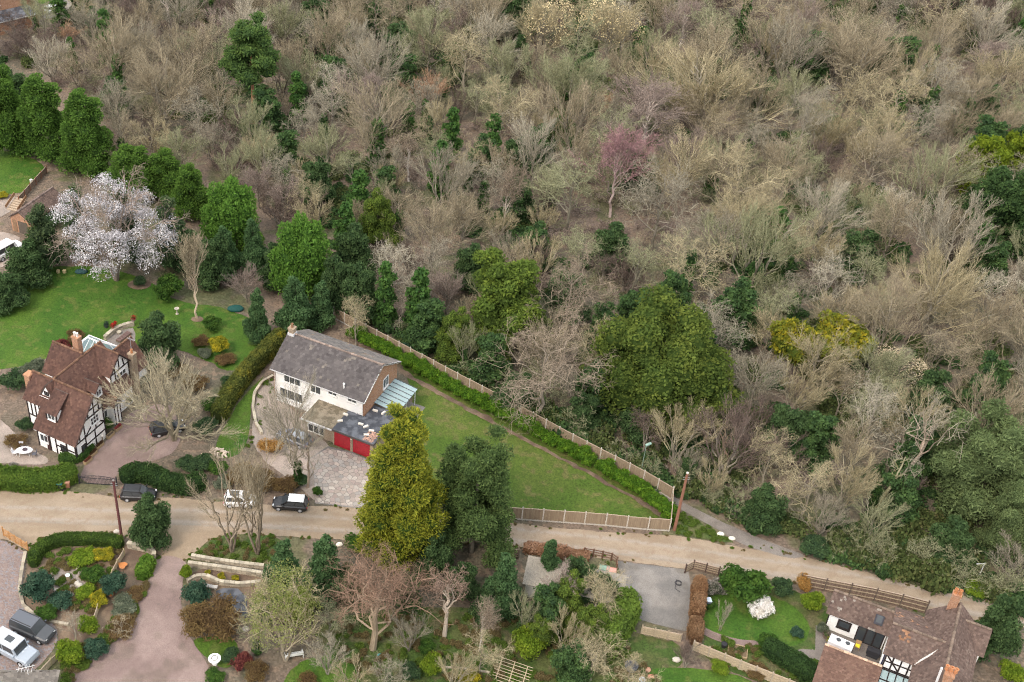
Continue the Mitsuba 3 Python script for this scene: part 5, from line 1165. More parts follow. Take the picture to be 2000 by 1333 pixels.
gl = part(rh, 'glass_lean_to', cat(*[R.beam((x, -6.3, 2.9), (x, -9.6, 2.3), .09, .09, TIMBER) for x in (5.9, 6.55, 7.2, 7.85, 8.45)], *[R.beam((5.85, b, z), (8.5, b, z), .09, .09, TIMBER) for b, z in ((-6.32, 2.9), (-7.4, 2.7), (-8.5, 2.5), (-9.6, 2.3))]))
put(gl + '__roof_glass', R.beam((7.2, -6.3, 2.86), (7.2, -9.6, 2.26), 2.6, .012), 'm_sheet')
lw = thing('tiled_outbuilding', 'low russet tiled outbuilding with white end wall beside the patio', 'outbuilding')
part(lw, 'wall', profile_a(R, [(-10.8, 0), (-6.9, 0), (-6.9, 2.6), (-7.0, 3.35), (-10.8, 1.9)], 1.0, 5.6), 'm_render')
roof_plane(lw, R, [(.75, -11.2, 1.8), (5.85, -11.2, 1.8), (5.85, -6.8, 3.6), (.75, -6.8, 3.6)], [(.11, .063, .05), (.15, .088, .065), (.19, .12, .09)], .22, .2)
ridge(lw, R, (.75, -6.78, 3.63), (5.85, -6.78, 3.63), (.5, .35, .25), .12)

# garage at the far left, the house at the top left, and the roof corner at the bottom left
G = Fr((-45.4, 151.8), 62)
gg = thing('brick_garage', 'brick garage with brown tiled roof half hidden by the dark shrubs', 'garage')
part(gg, 'wall', profile_a(G, [(-1.8, 0), (1.8, 0), (1.8, 2.3), (0, 3.5), (-1.8, 2.3)], 0, 7.5), 'm_brick')
gab(gg, G, -.2, 7.7, 0, 3.72, -2.05, 2.3, 2.05, 2.3, TILE_BROWN, .3, .3, (.2, .15, .13))
part(gg, 'door', G.box(-.06, 0, -1.2, .5, 0, 2.0, (.12, .1, .08)))
part(gg, 'side_door', G.box(-.05, 0, .8, 1.5, 0, 2.0, (.25, .16, .1)))
T0 = Fr((-57.4, 226.7), 34)
th_ = thing('brick_house', 'brick house with white window and flat-roofed garage at the top left corner', 'house')
part(th_, 'wall', cat(T0.box(-14, -1, 5.2, 12, 0, 5.6), T0.box(-1, 2, 6.2, 12, 0, 3.6)), 'm_brick')
part(th_, 'garage', T0.box(-9.5, 0, 0, 5.2, 0, 2.4), 'm_brick')
part(th_, 'flat_roof', T0.box(-9.6, .15, -.15, 5.18, 2.42, 2.55), 'm_felt')
part(th_, 'fascia', cat(T0.box(-9.6, .17, -.2, -.16, 2.38, 2.58, WHITE), T0.box(-1.2, 2.6, 5.8, 5.95, 3.4, 3.65, WHITE)))
roof_plane(th_, T0, [(-1, 5.9, 3.65), (2.6, 5.9, 3.65), (2.6, 9.5, 5.6), (-1, 9.5, 5.6)], TILE_GREY, .33, .32)
window(th_, T0, (-6.6, 5.2, 3.6), ('a', FN), 1.3, 1.2, 2, 2)
BL = Fr((-29.48,72.47), 0)
br_ = thing('grey_roofed_building', 'grey hipped roof corner with aerial at the bottom left edge', 'building')
part(br_, 'wall', BL.box(-4, 3.6, -6, -.2, 0, 2.6), 'm_render')
ap = (-1.0, -.9, 4.4)
for q in (((-4.3, -.0, 2.6), (4.0, 0.0, 2.6)), ((4.0, -6, 2.6), (4.0, 0, 2.6)), ((-4.3, -6, 2.6), (-4.3, 0, 2.6))):
    pts = [q[0], q[1], ap]
    if q[0][0] != q[1][0]: roof_plane(br_, BL, [q[0], q[1], (-.9, -1.6, 4.4), (-1.3, -1.6, 4.4)], [(.13, .115, .1), (.18, .16, .14), (.24, .215, .185)], .3, .3, moss=(.4, .33, .1))
    else: roof_plane(br_, BL, [q[0], q[1], (-1.1 + .2 * (q[0][0] > 0) - .2 * (q[0][0] < 0), -1.6, 4.4), (-1.1 + .2 * (q[0][0] > 0) - .2 * (q[0][0] < 0), -6, 4.4)], [(.13, .115, .1), (.18, .16, .14), (.24, .215, .185)], .3, .3, moss=(.4, .33, .1))
part(br_, 'aerial', cat(tube([BL.p(1.5, -1.2, 3.5), BL.p(1.5, -1.2, 4.6)], .025, 6, WHITE), tube([BL.p(.6, -1.4, 4.5), BL.p(2.2, -1.0, 4.6)], .022, 6, WHITE), *[tube([BL.p(.8 + i * .3, -1.7, 4.53), BL.p(.8 + i * .3, -.8, 4.53)], .014, 4, WHITE) for i in range(5)]))

# corrugated shed
S = Fr((18.4, 83.6), -16)
sh = thing('corrugated_shed', 'long low shed with weathered corrugated roof beside the lane', 'shed')
part(sh, 'wall', S.box(.2, 9.5, .1, 2.9, 0, 2.02, (.55, .55, .52)))
prof = []
n = 88
xs = np.linspace(-.1, 9.7, n * 2 + 1)
v = []; f = []
for i, x in enumerate(xs):
    zz = .035 * math.cos(i * math.pi)
    v += [S.p(x, -.2, 2.05 + zz), S.p(x, 3.1, 2.75 + zz)]
    if i: f += [[2 * i - 2, 2 * i, 2 * i + 1], [2 * i - 2, 2 * i + 1, 2 * i - 1]]
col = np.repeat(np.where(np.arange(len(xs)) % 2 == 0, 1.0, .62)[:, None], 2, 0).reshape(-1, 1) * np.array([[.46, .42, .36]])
part(sh, 'corrugated_roof', mk(v, f, np.clip(col, 0, 1)), 'm_matte')

# ------------------------------------------------------------------ fences, gates, hedges
def rs(p, n):
    """n + 1 points spaced evenly along the line p"""
    p = np.asarray(p, float); d = np.r_[0, np.cumsum(np.linalg.norm(np.diff(p, axis=0), axis=1))]
    s = np.linspace(0, d[-1], n + 1)
    return np.stack([np.interp(s, d, p[:, i]) for i in range(p.shape[1])], 1)
def board_fence(name, label, pts, n, h=1.8, post=(.55, .51, .45), mat='m_fence', side=1, boards=.125, rails=False, gravel=True, cap=True, seed=0, cat_='fence'):
    k = thing(name, label, cat_)
    q = rs(pts, n); rng_ = random.Random(seed)
    for i, (x, y) in enumerate(q):
        e = rng_.uniform(-.02, .04)
        part(k, 'post', cat(beam((x, y, 0), (x, y, h + .12 + e), .11, .11, post, (1, 0, 0)), beam((x, y, h + .12 + e), (x, y, h + .16 + e), .07, .07, post, (1, 0, 0))))
    for i in range(n):
        a, b = np.r_[q[i], 0], np.r_[q[i + 1], 0]; L = np.linalg.norm(b - a); t = (b - a) / L; nn = np.array([-t[1], t[0], 0]) * side
        a = a + t * .06; b = b - t * .06; L -= .12
        m = max(3, int(L / boards)); ms = []
        dz = rng_.uniform(-.025, .025)
        for j in range(m):
            s = a + t * (L * (j + .5) / m) + nn * (.012 * (j % 2))
            ms.append(beam(s + [0, 0, .2 * gravel], s + [0, 0, h - .06 + dz], L / m * 1.0, .022, (.4, .3, .2), nn))
        kp = part(k, 'fence_panel', cat(ms), mat)
        if gravel: part(k, 'gravel_board', beam(a + [0, 0, .1], b + [0, 0, .1], .05, .2, (.5, .47, .42)))
        if cap: part(k, 'rail', beam(a + [0, 0, h - .03 + dz], b + [0, 0, h - .03 + dz], .07, .045, (.42, .33, .25)))
        if rails:
            for z in (.35, h * .55, h - .25): part(k, 'rail', beam(a - nn * .05 + [0, 0, z], b - nn * .05 + [0, 0, z], .05, .09, (.38, .31, .22)))
    return k
BACK = [(-0.53,131.01),(5.53,125.47),(13.06,118.61),(20.58,111.84),(27.62,105.35),(33.47,100.29),(36.3,97.39)]
board_fence('board_fence', 'long brown board fence with concrete posts between the lawn and the wood', BACK, 27, 1.75, side=-1, seed=1)
board_fence('board_fence', 'short fence bay closing the lawn corner beside the telegraph pole', [(36.3,97.39),(35.01,92.62)], 2, 1.8, side=-1, seed=2)
board_fence('board_fence', 'brown board fence with concrete posts along the lane below the lawn', [(17.43,94.51),(25.1,93.75),(28.32,93.44),(31.7,92.92),(35.01,92.62)], 8, 1.75, side=-1, seed=3)
board_fence('board_fence', 'dark weathered panel fence between the lane and the tiled house', [(46.5,84.99),(49.58,84.11),(53.12,83.17),(55.84,82.25),(57.88,81.46)], 5, 1.7, (.14, .11, .09), 'm_oldwood', rails=True, gravel=False, seed=4)
board_fence('board_fence', 'dark brown fence corner beside the parking pad entrance', [(35.37,86.7),(35.99,87.4),(38.68,86.36)], 3, 1.2, (.09, .06, .05), 'm_oldwood', rails=True, gravel=False, seed=5)
board_fence('board_fence', 'weathered ranch fence at the lower end of the parking pad', [(29.4,78.91),(31.18,78.4),(32.96,77.91)], 3, 1.1, (.4, .33, .24), 'm_palewood', rails=True, gravel=False, seed=6)
board_fence('board_fence', 'greyish wooden garden fence running down to the bottom right', [(33.92,76.92),(35.97,75.71),(38.49,74.22),(41.41,72.64),(44.21,70.93)], 8, 1.3, (.42, .36, .28), 'm_palewood', rails=True, gravel=False, seed=7)
board_fence('picket_screen', 'dark slatted wooden screen at the left end of the corrugated shed', [(15.71,88.68),(16.69,88.96),(18.62,88.68)], 3, 1.3, (.2, .16, .12), 'm_oldwood', rails=True, gravel=False, seed=8)
board_fence('board_fence', 'low mossy wooden fence between the round garden and the tarmac drive', [(-22.12,89.18),(-22.77,87.05),(-23.36,83.97),(-23.77,81.01),(-23.92,78.78)], 7, .85, (.42, .37, .2), 'm_palewood', rails=False, gravel=False, seed=9)
board_fence('board_fence', 'low mossy fence at the foot of the round garden by the grey roof', [(-25.08,77.41),(-26.74,75.71),(-27.83,73.81)], 3, .9, (.42, .37, .2), 'm_palewood', rails=False, gravel=False, seed=10)
board_fence('board_fence', 'red-brown garden fence beside the steps at the left edge', [(-47.58,160.2),(-46.41,164.76),(-45.19,169.5)], 5, 1.2, (.24, .1, .06), 'm_oldwood', rails=False, gravel=False, seed=11)
# rail fence by the shed
k = thing('rail_fence', 'dark rustic rail fence between the shed hedge and the lane', 'fence')
q = rs([(25.47,89.18),(27,88.82),(28.7,88.25),(28.42,86.98)], 5)
for x, y in q: part(k, 'post', tube([(x, y, 0), (x, y, 1.15)], .09, 6, (.15, .09, .06)))
for i in range(5):
    for z in (.35, .7, 1.02): part(k, 'rail', beam((*q[i], z), (*q[i + 1], z), .05, .1, (.17, .1, .07)))
# field gate on the left
k = thing('field_gate', 'orange-brown five-bar wooden gate at the left edge of the lane', 'gate')
a, b = np.array([*(-35.17,91.87), 0]), np.array([*(-32.15,89.68), 0])
for z in (.2, .45, .7, .95, 1.2): part(k, 'bar', beam(a + [0, 0, z], b + [0, 0, z], .04, .1, (.45, .24, .1)))
for s in (0, .25, .5, .75, 1): part(k, 'upright', beam(a + (b - a) * s + [0, 0, .1], a + (b - a) * s + [0, 0, 1.3 + .15 * (s in (0, 1))], .1 + .06 * (s in (0, 1)), .1, (.42, .22, .09), (1, 0, 0)))
for s in (0, .5): part(k, 'brace', cat(beam(a + (b - a) * s + [0, 0, .2], a + (b - a) * (s + .5) + [0, 0, 1.2], .05, .08, (.42, .22, .09))))
# iron gates
k = thing('iron_gate', 'pair of black iron driveway gates with arched tops below the cottage drive', 'gate')
a, b = np.array([*(-28.52,99.88), 0]), np.array([*(-24.33,99.48), 0])
for g_ in range(2):
    lf = []
    for i in range(14):
        s = (g_ * 14 + i + .5) / 28; p = a + (b - a) * s
        lf.append(tube([p + [0, 0, .08], p + [0, 0, 1.05 + .28 * math.sin(math.pi * s)]], .022, 4, (.03, .03, .035)))
    for z in (.12, .95): lf.append(beam(a + (b - a) * (g_ * .5 + .01) + [0, 0, z], a + (b - a) * (g_ * .5 + .49) + [0, 0, z], .05, .05, (.03, .03, .035)))
    tp = [a + (b - a) * s + [0, 0, 1.07 + .28 * math.sin(math.pi * s)] for s in np.linspace(g_ * .5 + .01, g_ * .5 + .49, 8)]
    lf.append(tube(tp, .035, 5, (.03, .03, .035)))
    part(k, 'gate_leaf', cat(lf))
for p in (a, b): part(k, 'gate_post', tube([p, p + [0, 0, 1.4]], .07, 8, (.03, .03, .035)))

def hedge(name, label, pts, w, h, cols, n, size=.2, seed=0, group=None, rough=.12, taper=.85, mat='m_leaf', **kw):
    """a clipped hedge along a line: leaves over its top, sides and ends, round a solid heart"""
    rng_ = np.random.default_rng(seed)
    p = rs(pts, max(2, int(sum(math.dist(pts[i], pts[i + 1]) for i in range(len(pts) - 1)) / .5)))
    t = unit(np.gradient(p, axis=0)); nn = np.stack([-t[:, 1], t[:, 0]], 1)
    L = len(p)
    # cross-section outline, an upright lozenge with rounded shoulders
    sec = np.array([(-.5, 0), (-.52, .35), (-.5, .75), (-.38, .95), (-.15, 1.0), (.15, 1.0), (.38, .95), (.5, .75), (.52, .35), (.5, 0)])
    def surf(i, s):
        j = np.clip((s * 9), 0, 8.999); a = j.astype(int); f = (j - a)[:, None]
        c = sec[a] * (1 - f) + sec[a + 1] * f
        ii = np.clip(i, 0, L - 1.001); b = ii.astype(int); g = (ii - b)[:, None]
        ctr = p[b] * (1 - g) + p[b + 1] * g; nr = nn[b] * (1 - g) + nn[b + 1] * g
        endf = np.minimum(np.minimum(ii, L - 1 - ii) * .5 / (w * .4), 1) ** .5
        ww = w * (.45 + .55 * endf) * np.where(c[:, 1] > .8, taper, 1)
        return np.c_[ctr + nr * (c[:, :1] * ww[:, None]), c[:, 1] * h * (.8 + .2 * endf)], np.c_[nr * c[:, :1] * 2, (c[:, 1] > .8) * 1.0 + .1]
    i = rng_.uniform(0, L - 1, n); s = rng_.uniform(0.02, .98, n)
    pos, nor = surf(i, s)
    nor = unit(nor)
    bump = meshkit.fbm(pos * 1.6, 3, seed) - .5
    pos = pos + nor * (bump * rough * 3 - rng_.uniform(0, 1, n) ** 2 * .18)[:, None]
    cols = np.asarray(cols, float)
    hh = np.clip(meshkit.noise(pos * 1.1 + 30, seed) * .75 + rng_.uniform(0, .3, n), 0, .999) * (len(cols) - 1)
    a = hh.astype(int); col = cols[a] * (1 - (hh - a))[:, None] + cols[np.minimum(a + 1, len(cols) - 1)] * (hh - a)[:, None]
    lv = leaves(pos, nor, np.full(n, size), col * rng_.uniform(.75, 1.25, (n, 1)), rng_, 1.5, .6)
    ring = []
    for q in range(L):
        v, _ = surf(np.full(10, q), np.linspace(0, 1, 10)); c = np.r_[p[q], h * .45]
        ring.append(c + (v - c) * .88)
    V = np.vstack(ring); F_ = []
    for q in range(L - 1):
        for j in range(10):
            x, y = q * 10 + j, q * 10 + (j + 1) % 10
            F_ += [[x, y, y + 10], [x, y + 10, x + 10]]
    for o, fl in ((0, 1), ((L - 1) * 10, -1)):
        for j in range(1, 9): F_.append([o, o + j, o + j + 1][::fl])
    k = thing(name, label, 'hedge', group)
    part(k, 'foliage', cat(lv, mk(V, F_, cols[0])), mat)
    return k
HG = [(0.046, 0.093, 0.028), (0.085, 0.155, 0.04), (0.132, 0.225, 0.054)]
HD = [(0.034, 0.065, 0.028), (0.062, 0.116, 0.04), (0.093, 0.163, 0.05)]
hedge('boundary_hedge', 'tall clipped hedge with yellow patches between the cottage garden and the white house', [(-7.04,125.91),(-9.26,121.98),(-11.38,117.91),(-13.13,113.53),(-14.07,109.81)], 1.9, 2.4, [(0.07, 0.093, 0.031), (0.124, 0.155, 0.043), (0.202, 0.217, 0.054), (0.465, 0.403, 0.046)], 9000, .22, 1)
hedge('low_hedge', 'sprawling green hedge between the half-timbered cottage and the lane', [(-39.74,100.46),(-36.22,99.88),(-33.31,99.48),(-30.84,99.88),(-29.07,101.11)], 2.6, 1.9, [(0.078, 0.139, 0.031), (0.132, 0.217, 0.04), (0.202, 0.279, 0.054)], 7000, .22, 2, rough=.2)
hedge('low_hedge', 'rounded dark hedge on the right of the iron gates', [(-23.77,99.88),(-22.51,101.11),(-20.75,100.7),(-18.61,99.31),(-16.29,98.67),(-14.71,99.88)], 2.0, 1.8, HD, 5000, .22, 3, rough=.2)
hedge('low_hedge', 'curved clipped hedge round the top of the round garden', [(-31.17,87.4),(-31.2,89.18),(-30.2,90.4),(-28.7,90.99),(-26.29,90.99),(-23.85,90.84),(-22.43,90.26)], 1.3, 1.25, [(0.054, 0.093, 0.028), (0.093, 0.155, 0.034), (0.155, 0.232, 0.046)], 5000, .17, 4, rough=.08)
hedge('low_hedge', 'low hedge against the front of the half-timbered cottage', [(-31.37,103.8),(-30.04,103.46),(-28.76,104.49),(-28.26,106.05)], 1.5, 1.0, HG, 2200, .18, 5, rough=.2)
hedge('brown_hedge', 'square-cut brown beech hedge beside the parking pad, upper block', [(36.28,84.78),(35.73,82.64),(34.91,80.17)], 1.35, 2.1, [(.22, .12, .065), (.32, .185, .1), (.4, .265, .16)], 4200, .18, 6, rough=.05, taper=1)
hedge('brown_hedge', 'square-cut brown beech hedge beside the parking pad, lower block', [(34.85,79.92),(34.17,77.41)], 1.35, 1.7, [(.22, .13, .075), (.32, .2, .115), (.4, .28, .175)], 2600, .18, 7, rough=.05, taper=1)
hedge('green_screen', 'bright green bamboo-like screen of foliage beside the parking pad', [(28.54,82.31),(27.83,80.37),(26.44,78.16),(24.84,76.01)], 2.6, 3.2, [(0.109, 0.171, 0.046), (0.171, 0.264, 0.054), (0.264, 0.372, 0.07)], 7000, .26, 8, rough=.35)
hedge('low_hedge', 'dark garden hedge left of the low russet outbuilding', [(40.71,77.04),(41.89,76.01),(43.39,74.51),(44.39,73.05)], 1.9, 1.6, HD, 4500, .2, 9, rough=.2)
hedge('low_hedge', 'green strip of plants along the inside of the lane fence', [(17.9,95.28),(23.6,94.74),(29.53,94.13),(34.6,93.52)], .7, .5, [(0.046, 0.124, 0.046), (0.093, 0.202, 0.07), (0.155, 0.279, 0.093)], 2400, .16, 14, rough=.2)
hedge('low_hedge', 'bright green planting strip on the left side of the tarmac drive', [(-19.41,88.25),(-19.63,87.05),(-19.98,85.67)], 1.5, 1.3, [(0.093, 0.186, 0.031), (0.155, 0.279, 0.046), (0.248, 0.372, 0.062)], 2400, .2, 15, rough=.25)
hedge('low_hedge', 'russet twiggy hedge on the lane side of the corrugated shed', [(19.29,89.9),(22.31,89.39),(25.87,88.39)], 1.2, 1.1, [(.3, .17, .1), (.42, .26, .17), (.5, .34, .24)], 2600, .2, 16, rough=.25)
for i, (x, y) in enumerate(rs([(1.96,126.78),(6.42,122.92),(12.93,116.82),(20.37,109.99),(27.35,103.63),(32.84,98.51),(34.82,95.9),(35.1,94.59)], 46)):
    if i in (31, 36): continue
    r = hash2(x, y)
    plant('laurel_bush', 'bush_laurel', 'bright green laurel planted in the row inside the long board fence', 'bush', x + (r - .5) * .2, y, .95 + .3 * r, .85 + .35 * hash2(y, x), None, 'laurels in the row along the back fence')

# ------------------------------------------------------------------ garden shrubs: kind, (x, y, radius, height), label
SH = [
 ('bush_green', (-16.32,128.52,1.45,1.6), 'bright green bush at the right end of the big lawn'), ('bush_gold', (-14.88,123.93,1.54,2.4), 'golden yellow conical bush beside the clipped boundary hedge'),
 ('bush_brown', (-17.34,125.08,1.29,1.4), 'tan dome of dry twigs left of the golden yellow bush'), ('bush_brown', (-13.98,121.54,1.53,1.2), 'low dull brown shrub below the golden yellow bush'),
 ('bush_grey', (-16.76,122.75,1.15,1), 'silvery low shrub left of the golden yellow bush'), ('bush_dark', (-13.34,116.99,1.12,1.2), 'dark green shrub at the bend of the boundary hedge'),
 ('bush_red', (-34.62,124.16,1.29,1.6), 'dark crimson bush behind the half-timbered cottage'), ('bush_brown', (-33.28,125.83,1.43,1.8), 'tan rounded bush behind the cottage chimney with white pots'),
 ('bush_grey', (-37.3,118.55,2.12,2.4), 'silver-green shrub at the back left corner of the cottage'), ('bush_dark', (-38.94,116.71,2.22,2.2), 'dark green and grey shrub at the left edge beside the cottage'),
 ('bush_dark', (-36.29,108.84,1.19,1.6), 'dark green shrub against the left wall of the cottage'), ('bush_green', (-27.29,108.8,1.3,1.4), 'green climber at the corner of the cottage timbered gable'), ('bush_green', (-25.54,113.37,1.09,1.5), 'ivy bush under the right cottage gable'),
 ('bush_green', (-22.72,135.44,2.31,3.2), 'fresh green bush left of the slender bare tree'), ('bush_dark', (-26.86,138.71,1.11,1.2), 'dark dome in the mulch ring under the blossom tree'),
 ('bush_blossom', (-36.27,101.36,1.25,1.5), 'white-flecked shrub at the left end of the sprawling lane hedge'),
 ('bush_teal', (-29.85,84.12,1.63,2.4), 'grey-green round shrub beside the sundial'), ('bush_gold', (-24.09,88.69,0.95,1.2), 'yellow-green bush by the mossy fence in the round garden'), ('bush_lime', (-26.35,88.59,1.26,1), 'lime low planting at the top of the round garden'),
 ('bush_gold', (-23.72,82.6,0.91,1.3), 'vivid yellow forsythia against the mossy fence'), ('bush_green', (-24.89,86.08,1.14,1.1), 'green mound right of the sundial'), ('bush_lime', (-25.13,83.61,0.92,0.9), 'lime mound below the sundial'),
 ('bush_teal', (-22.31,84.66,1.33,1.8), 'blue-grey shrub leaning over the mossy fence'), ('bush_teal', (-27.36,82.43,1.22,1), 'grey-green low shrub at the bottom of the round garden'), ('bush_green', (-28.41,81.18,1.11,0.9), 'green low shrub above the dark grey off-roader'),
 ('bush_lime', (-24.33,79.03,0.99,1.7), 'light green round bush at the right of the dark grey off-roader'), ('bush_lime', (-25.6,75.67,1.26,1.9), 'yellow-green bush right of the silver off-roader'), ('bush_teal', (-23.08,76.27,1.17,1.3), 'grey-green shrub at the edge of the tarmac drive'),
 ('bush_brown', (-21.1,79.26,1.49,0.9), 'scruffy brown ground shrub left of the tarmac drive'), ('bush_grey', (-21.01,82.21,1.32,0.8), 'grey-green ground shrub beside the planting strip'), ('bush_brown', (-20.34,83.59,1.02,0.7), 'brown scrub beside the tarmac drive'),
 ('bush_lime', (-15.28,86.05,0.62,1.4), 'clipped lime-green block shrub at the drive entrance'), ('bush_gold', (-13.27,86.37,0.36,0.6), 'left small yellow bush in the terrace bed'), ('bush_gold', (-11.82,85.89,0.41,0.7), 'middle small yellow bush in the terrace bed'), ('bush_gold', (-10.42,85.81,0.36,0.6), 'right small yellow bush in the terrace bed'),
 ('bush_teal', (-14.34,83.23,1.37,1.6), 'blue-green shrub on the right edge of the tarmac drive'), ('bush_brown', (-12.25,79.34,2.67,2.8), 'big olive-brown dome of twigs by the tarmac drive'),
 ('bush_red', (-9.16,75.07,1.25,1.3), 'red-tinged shrub at the bottom left of the white bench'), ('bush_dark', (-10.18,75.81,0.87,1), 'dark shrub beside the white round table'), ('bush_brown', (-7.64,73.83,1.43,1.4), 'brown and red shrub patch at the bottom edge'),
 ('bush_lime', (17.83,76.91,1.94,2.8), 'round variegated yellow-green shrub in the lower garden'), ('bush_lime', (8.98,74.15,1.24,2.2), 'vivid lime-green clipped shrub at the bottom'), ('bush_dark', (6.7,73.93,1.15,1.2), 'dark grey-green shrub left of the vivid lime shrub'),
 ('bush_green', (8.4,76.91,0.98,1), 'green low shrub above the vivid lime shrub'), ('bush_gold', (12.12,73.13,1.05,1.4), 'variegated shrub cut by the bottom edge beside the trellis'),
 ('bush_green', (40.29,83.57,2.74,3.4), 'large glossy green shrub beside the lane in the right garden'), ('bush_blossom', (37.67,84.12,1.23,1.8), 'pale-flowered shrub left of the large glossy green shrub'),
 ('bush_dark', (44.27,83.63,1.32,2.2), 'dark blue-green round shrub right of the large glossy shrub'), ('bush_orange', (46.61,84.46,1.02,1.8), 'orange spiky shrub along the lane fence'), ('bush_lime', (46.8,81.82,1.26,2), 'clipped olive ball bush beside the extension'),
 ('bush_white', (41.76,81.43,1.41,2), 'small white-flowering magnolia on the right lawn'), ('bush_lime', (62.44,73.33,1.33,2.2), 'bright lime ball bush at the bottom right edge'), ('bush_green', (41.1,77.24,1.17,1.2), 'mid-green shrub at the foot of the right lawn'),
 ('bush_lime', (35.69,74.44,0.96,1), 'yellow-green shrub below the greyish garden fence'), ('bush_brown', (39.3,74.08,1.25,0.9), 'brown-green planting beside the garden fence'), ('bush_grey', (46.85,79.15,0.69,1.1), 'silver shrub at the white wall of the extension'),
 ('bush_green', (-11.48,73.63,0.96,0.6), 'low green patch at the bottom of the drive'), ('bush_dark', (49.33,89.79,1.8,1.4), 'dark bush where the footpath meets the lane'), ('bush_orange', (-7.55,105.12,1.51,1.6), 'rusty twig bush beside the grey car in front of the white house'),
 ('bush_green', (-2.23,98.02,0.67,1), 'small green bush at the corner of the crazy-paved drive'), ('bush_grey', (12.87,124.63,1.67,2.6), 'white-flecked bush behind the long board fence'), ('bush_teal', (8.54,123.56,0.83,1.3), 'small grey-green bush beyond the fence behind the white house'),
 ('bush_dark', (-42.04,153.79,2.52,2.4), 'dark shrub hiding the side of the brick garage'), ('bush_green', (-42.44,150.22,2.04,1.8), 'light green shrub in front of the brick garage'), ('bush_gold', (-50.51,161.85,1.08,1), 'yellow shrub by the garden steps'),
 ('bush_lime', (63.94,83.98,1.23,1.2), 'green brambles below the fingerpost'), ('bush_green', (36.71,82.21,0.71,0.8), 'green plants around the water butt'), ('bush_teal', (44.3,78.73,0.79,0.7), 'flower border at the right end of the lawn'),
 ('bush_dark', (-15.16,102.55,1.49,1.6), 'dark green shrub under the right side of the broad pale tree'), ('bush_green', (-13.4,101.75,1.37,1.3), 'green shrub below the log heap'), ('bush_dark', (-16.67,102.13,1.48,1.6), 'dark shrub behind the rounded dark hedge'),
 ('bush_brown', (-10.73,100.34,1.92,1.8), 'brown twig bush left of the white hatchback'), ('bush_brown', (-8.14,99.45,1.91,1.9), 'brown twig bush behind the white hatchback'), ('bush_brown', (-5.88,98.84,1.57,1.6), 'brown twig bush behind the black car with the white roof'), ('bush_grey', (-12.4,99.64,1.35,1), 'grey-green shrub at the lane edge left of the brown twig bushes'),
 ('bush_dark', (-4.23,99.85,1.13,1.3), 'dark shrub at the foot of the ivy-clad bare tree'), ('bush_grey', (-24.01,117.98,1.62,1.2), 'silver-green shrub between the holly and the broad pale tree'), ('bush_brown', (-17.37,116.99,1.86,1.2), 'brown shrub along the back of the cottage drive'), ('bush_green', (-14.84,112.57,1.57,1.3), 'green shrub between the broad pale tree and the clipped hedge'),
 ('bush_dark', (-15.42,108.8,1.66,1.4), 'dark shrub under the far right of the broad pale tree'), ('bush_brown', (-36.91,106.41,1.52,1), 'brown shrub on the cottage patio edge'), ('bush_brown', (-19.81,119.45,1.64,1), 'tan shrub behind the broad pale tree'),
 ('bush_green', (2.13,90.39,1.6,1), 'green undergrowth at the foot of the golden conifer'), ('bush_brown', (-2.85,72.86,1.24,1), 'brown shrub under the white bench'),
]
SDIM = {'bush_green': (1.3, 1.95), 'bush_dark': (1.3, 1.95), 'bush_lime': (1.3, 2.05), 'bush_gold': (1.2, 1.95), 'bush_grey': (1.3, 1.85), 'bush_teal': (1.3, 1.75), 'bush_brown': (1.3, 1.85), 'bush_red': (1.2, 1.65), 'bush_blossom': (1.3, 1.85), 'bush_white': (1.3, 1.75), 'bush_orange': (1.2, 1.75)}
for kind, (x, y, r, h), label in SH:
    r0, h0 = SDIM[kind]
    if x < -10 and y < 92: r, h = r * 1.22, h * 1.1      # the round garden is well grown in
    plant('garden_shrub', kind, label, 'shrub', x, y, r / r0, h / h0)
struct('soil_strip', sheet([(2.6,125.04),(6.38,121.77),(12.85,115.55),(20.24,108.81),(27.19,102.62),(32.68,97.71),(34.85,95.51),(35.16,94.13),(34.09,95.05),(32.31,97.23),(26.65,102.45),(19.84,108.45),(12.31,114.87),(5.74,121.67),(2.59,124.4)], .045, .45, 0, 31), 'm_soil')
rt = random.Random(9)
sp = []
for poly, n, kinds, s in ((DRIVE, 0, ('tuft',), .5), (VERGE, 40, ('tuft',), .6), ([(-31.83,89.18),(-22.48,90.62),(-21.94,86.7),(-23.72,81.33),(-27.87,81.98)], 130, ('tuft', 'tuft_dry'), .8), ([(-1.01,80.69),(17.23,81.98),(28.54,77.54),(30.49,72.76),(16.2,72.76),(0.96,73.34)], 260, ('tuft', 'tuft_dry', 'tuft_dry'), .8),
                       ([(-26.25,75.71),(-22.78,78.47),(-20.96,83.3),(-19.16,85.33),(-20.1,80.69),(-23.33,75.71),(-25.25,72.76)], 130, ('tuft', 'tuft_dry'), .9), ([(-9.66,117.22),(-7.53,118.61),(-9.44,107.11),(-10.46,104.49)], 20, ('tuft',), .5), ([(-14.86,89.25),(-13.6,91.28),(-11.88,92.1),(-7.02,92.02),(-6.31,87.75)], 60, ('tuft', 'tuft_dry'), .7), ([(35.73,78.78),(45.69,75.71),(43.05,73.34),(35.82,75.11)], 50, ('tuft', 'tuft_dry'), .8)):
    g = Polygon(poly).buffer(0); b = g.bounds; c = 0
    while c < n:
        x, y = rt.uniform(b[0], b[2]), rt.uniform(b[1], b[3])
        if g.contains(Point(x, y)):
            c += 1; z = s * rt.uniform(.6, 1.4)
            sp.append((rt.choice(kinds), x, y, 0, z, z * rt.uniform(.5, 1.1), rt.uniform(0, 360)))
q = chaikin(LANE, 1); q = q[(q[:, 0] > -42) & (q[:, 0] < 72)]
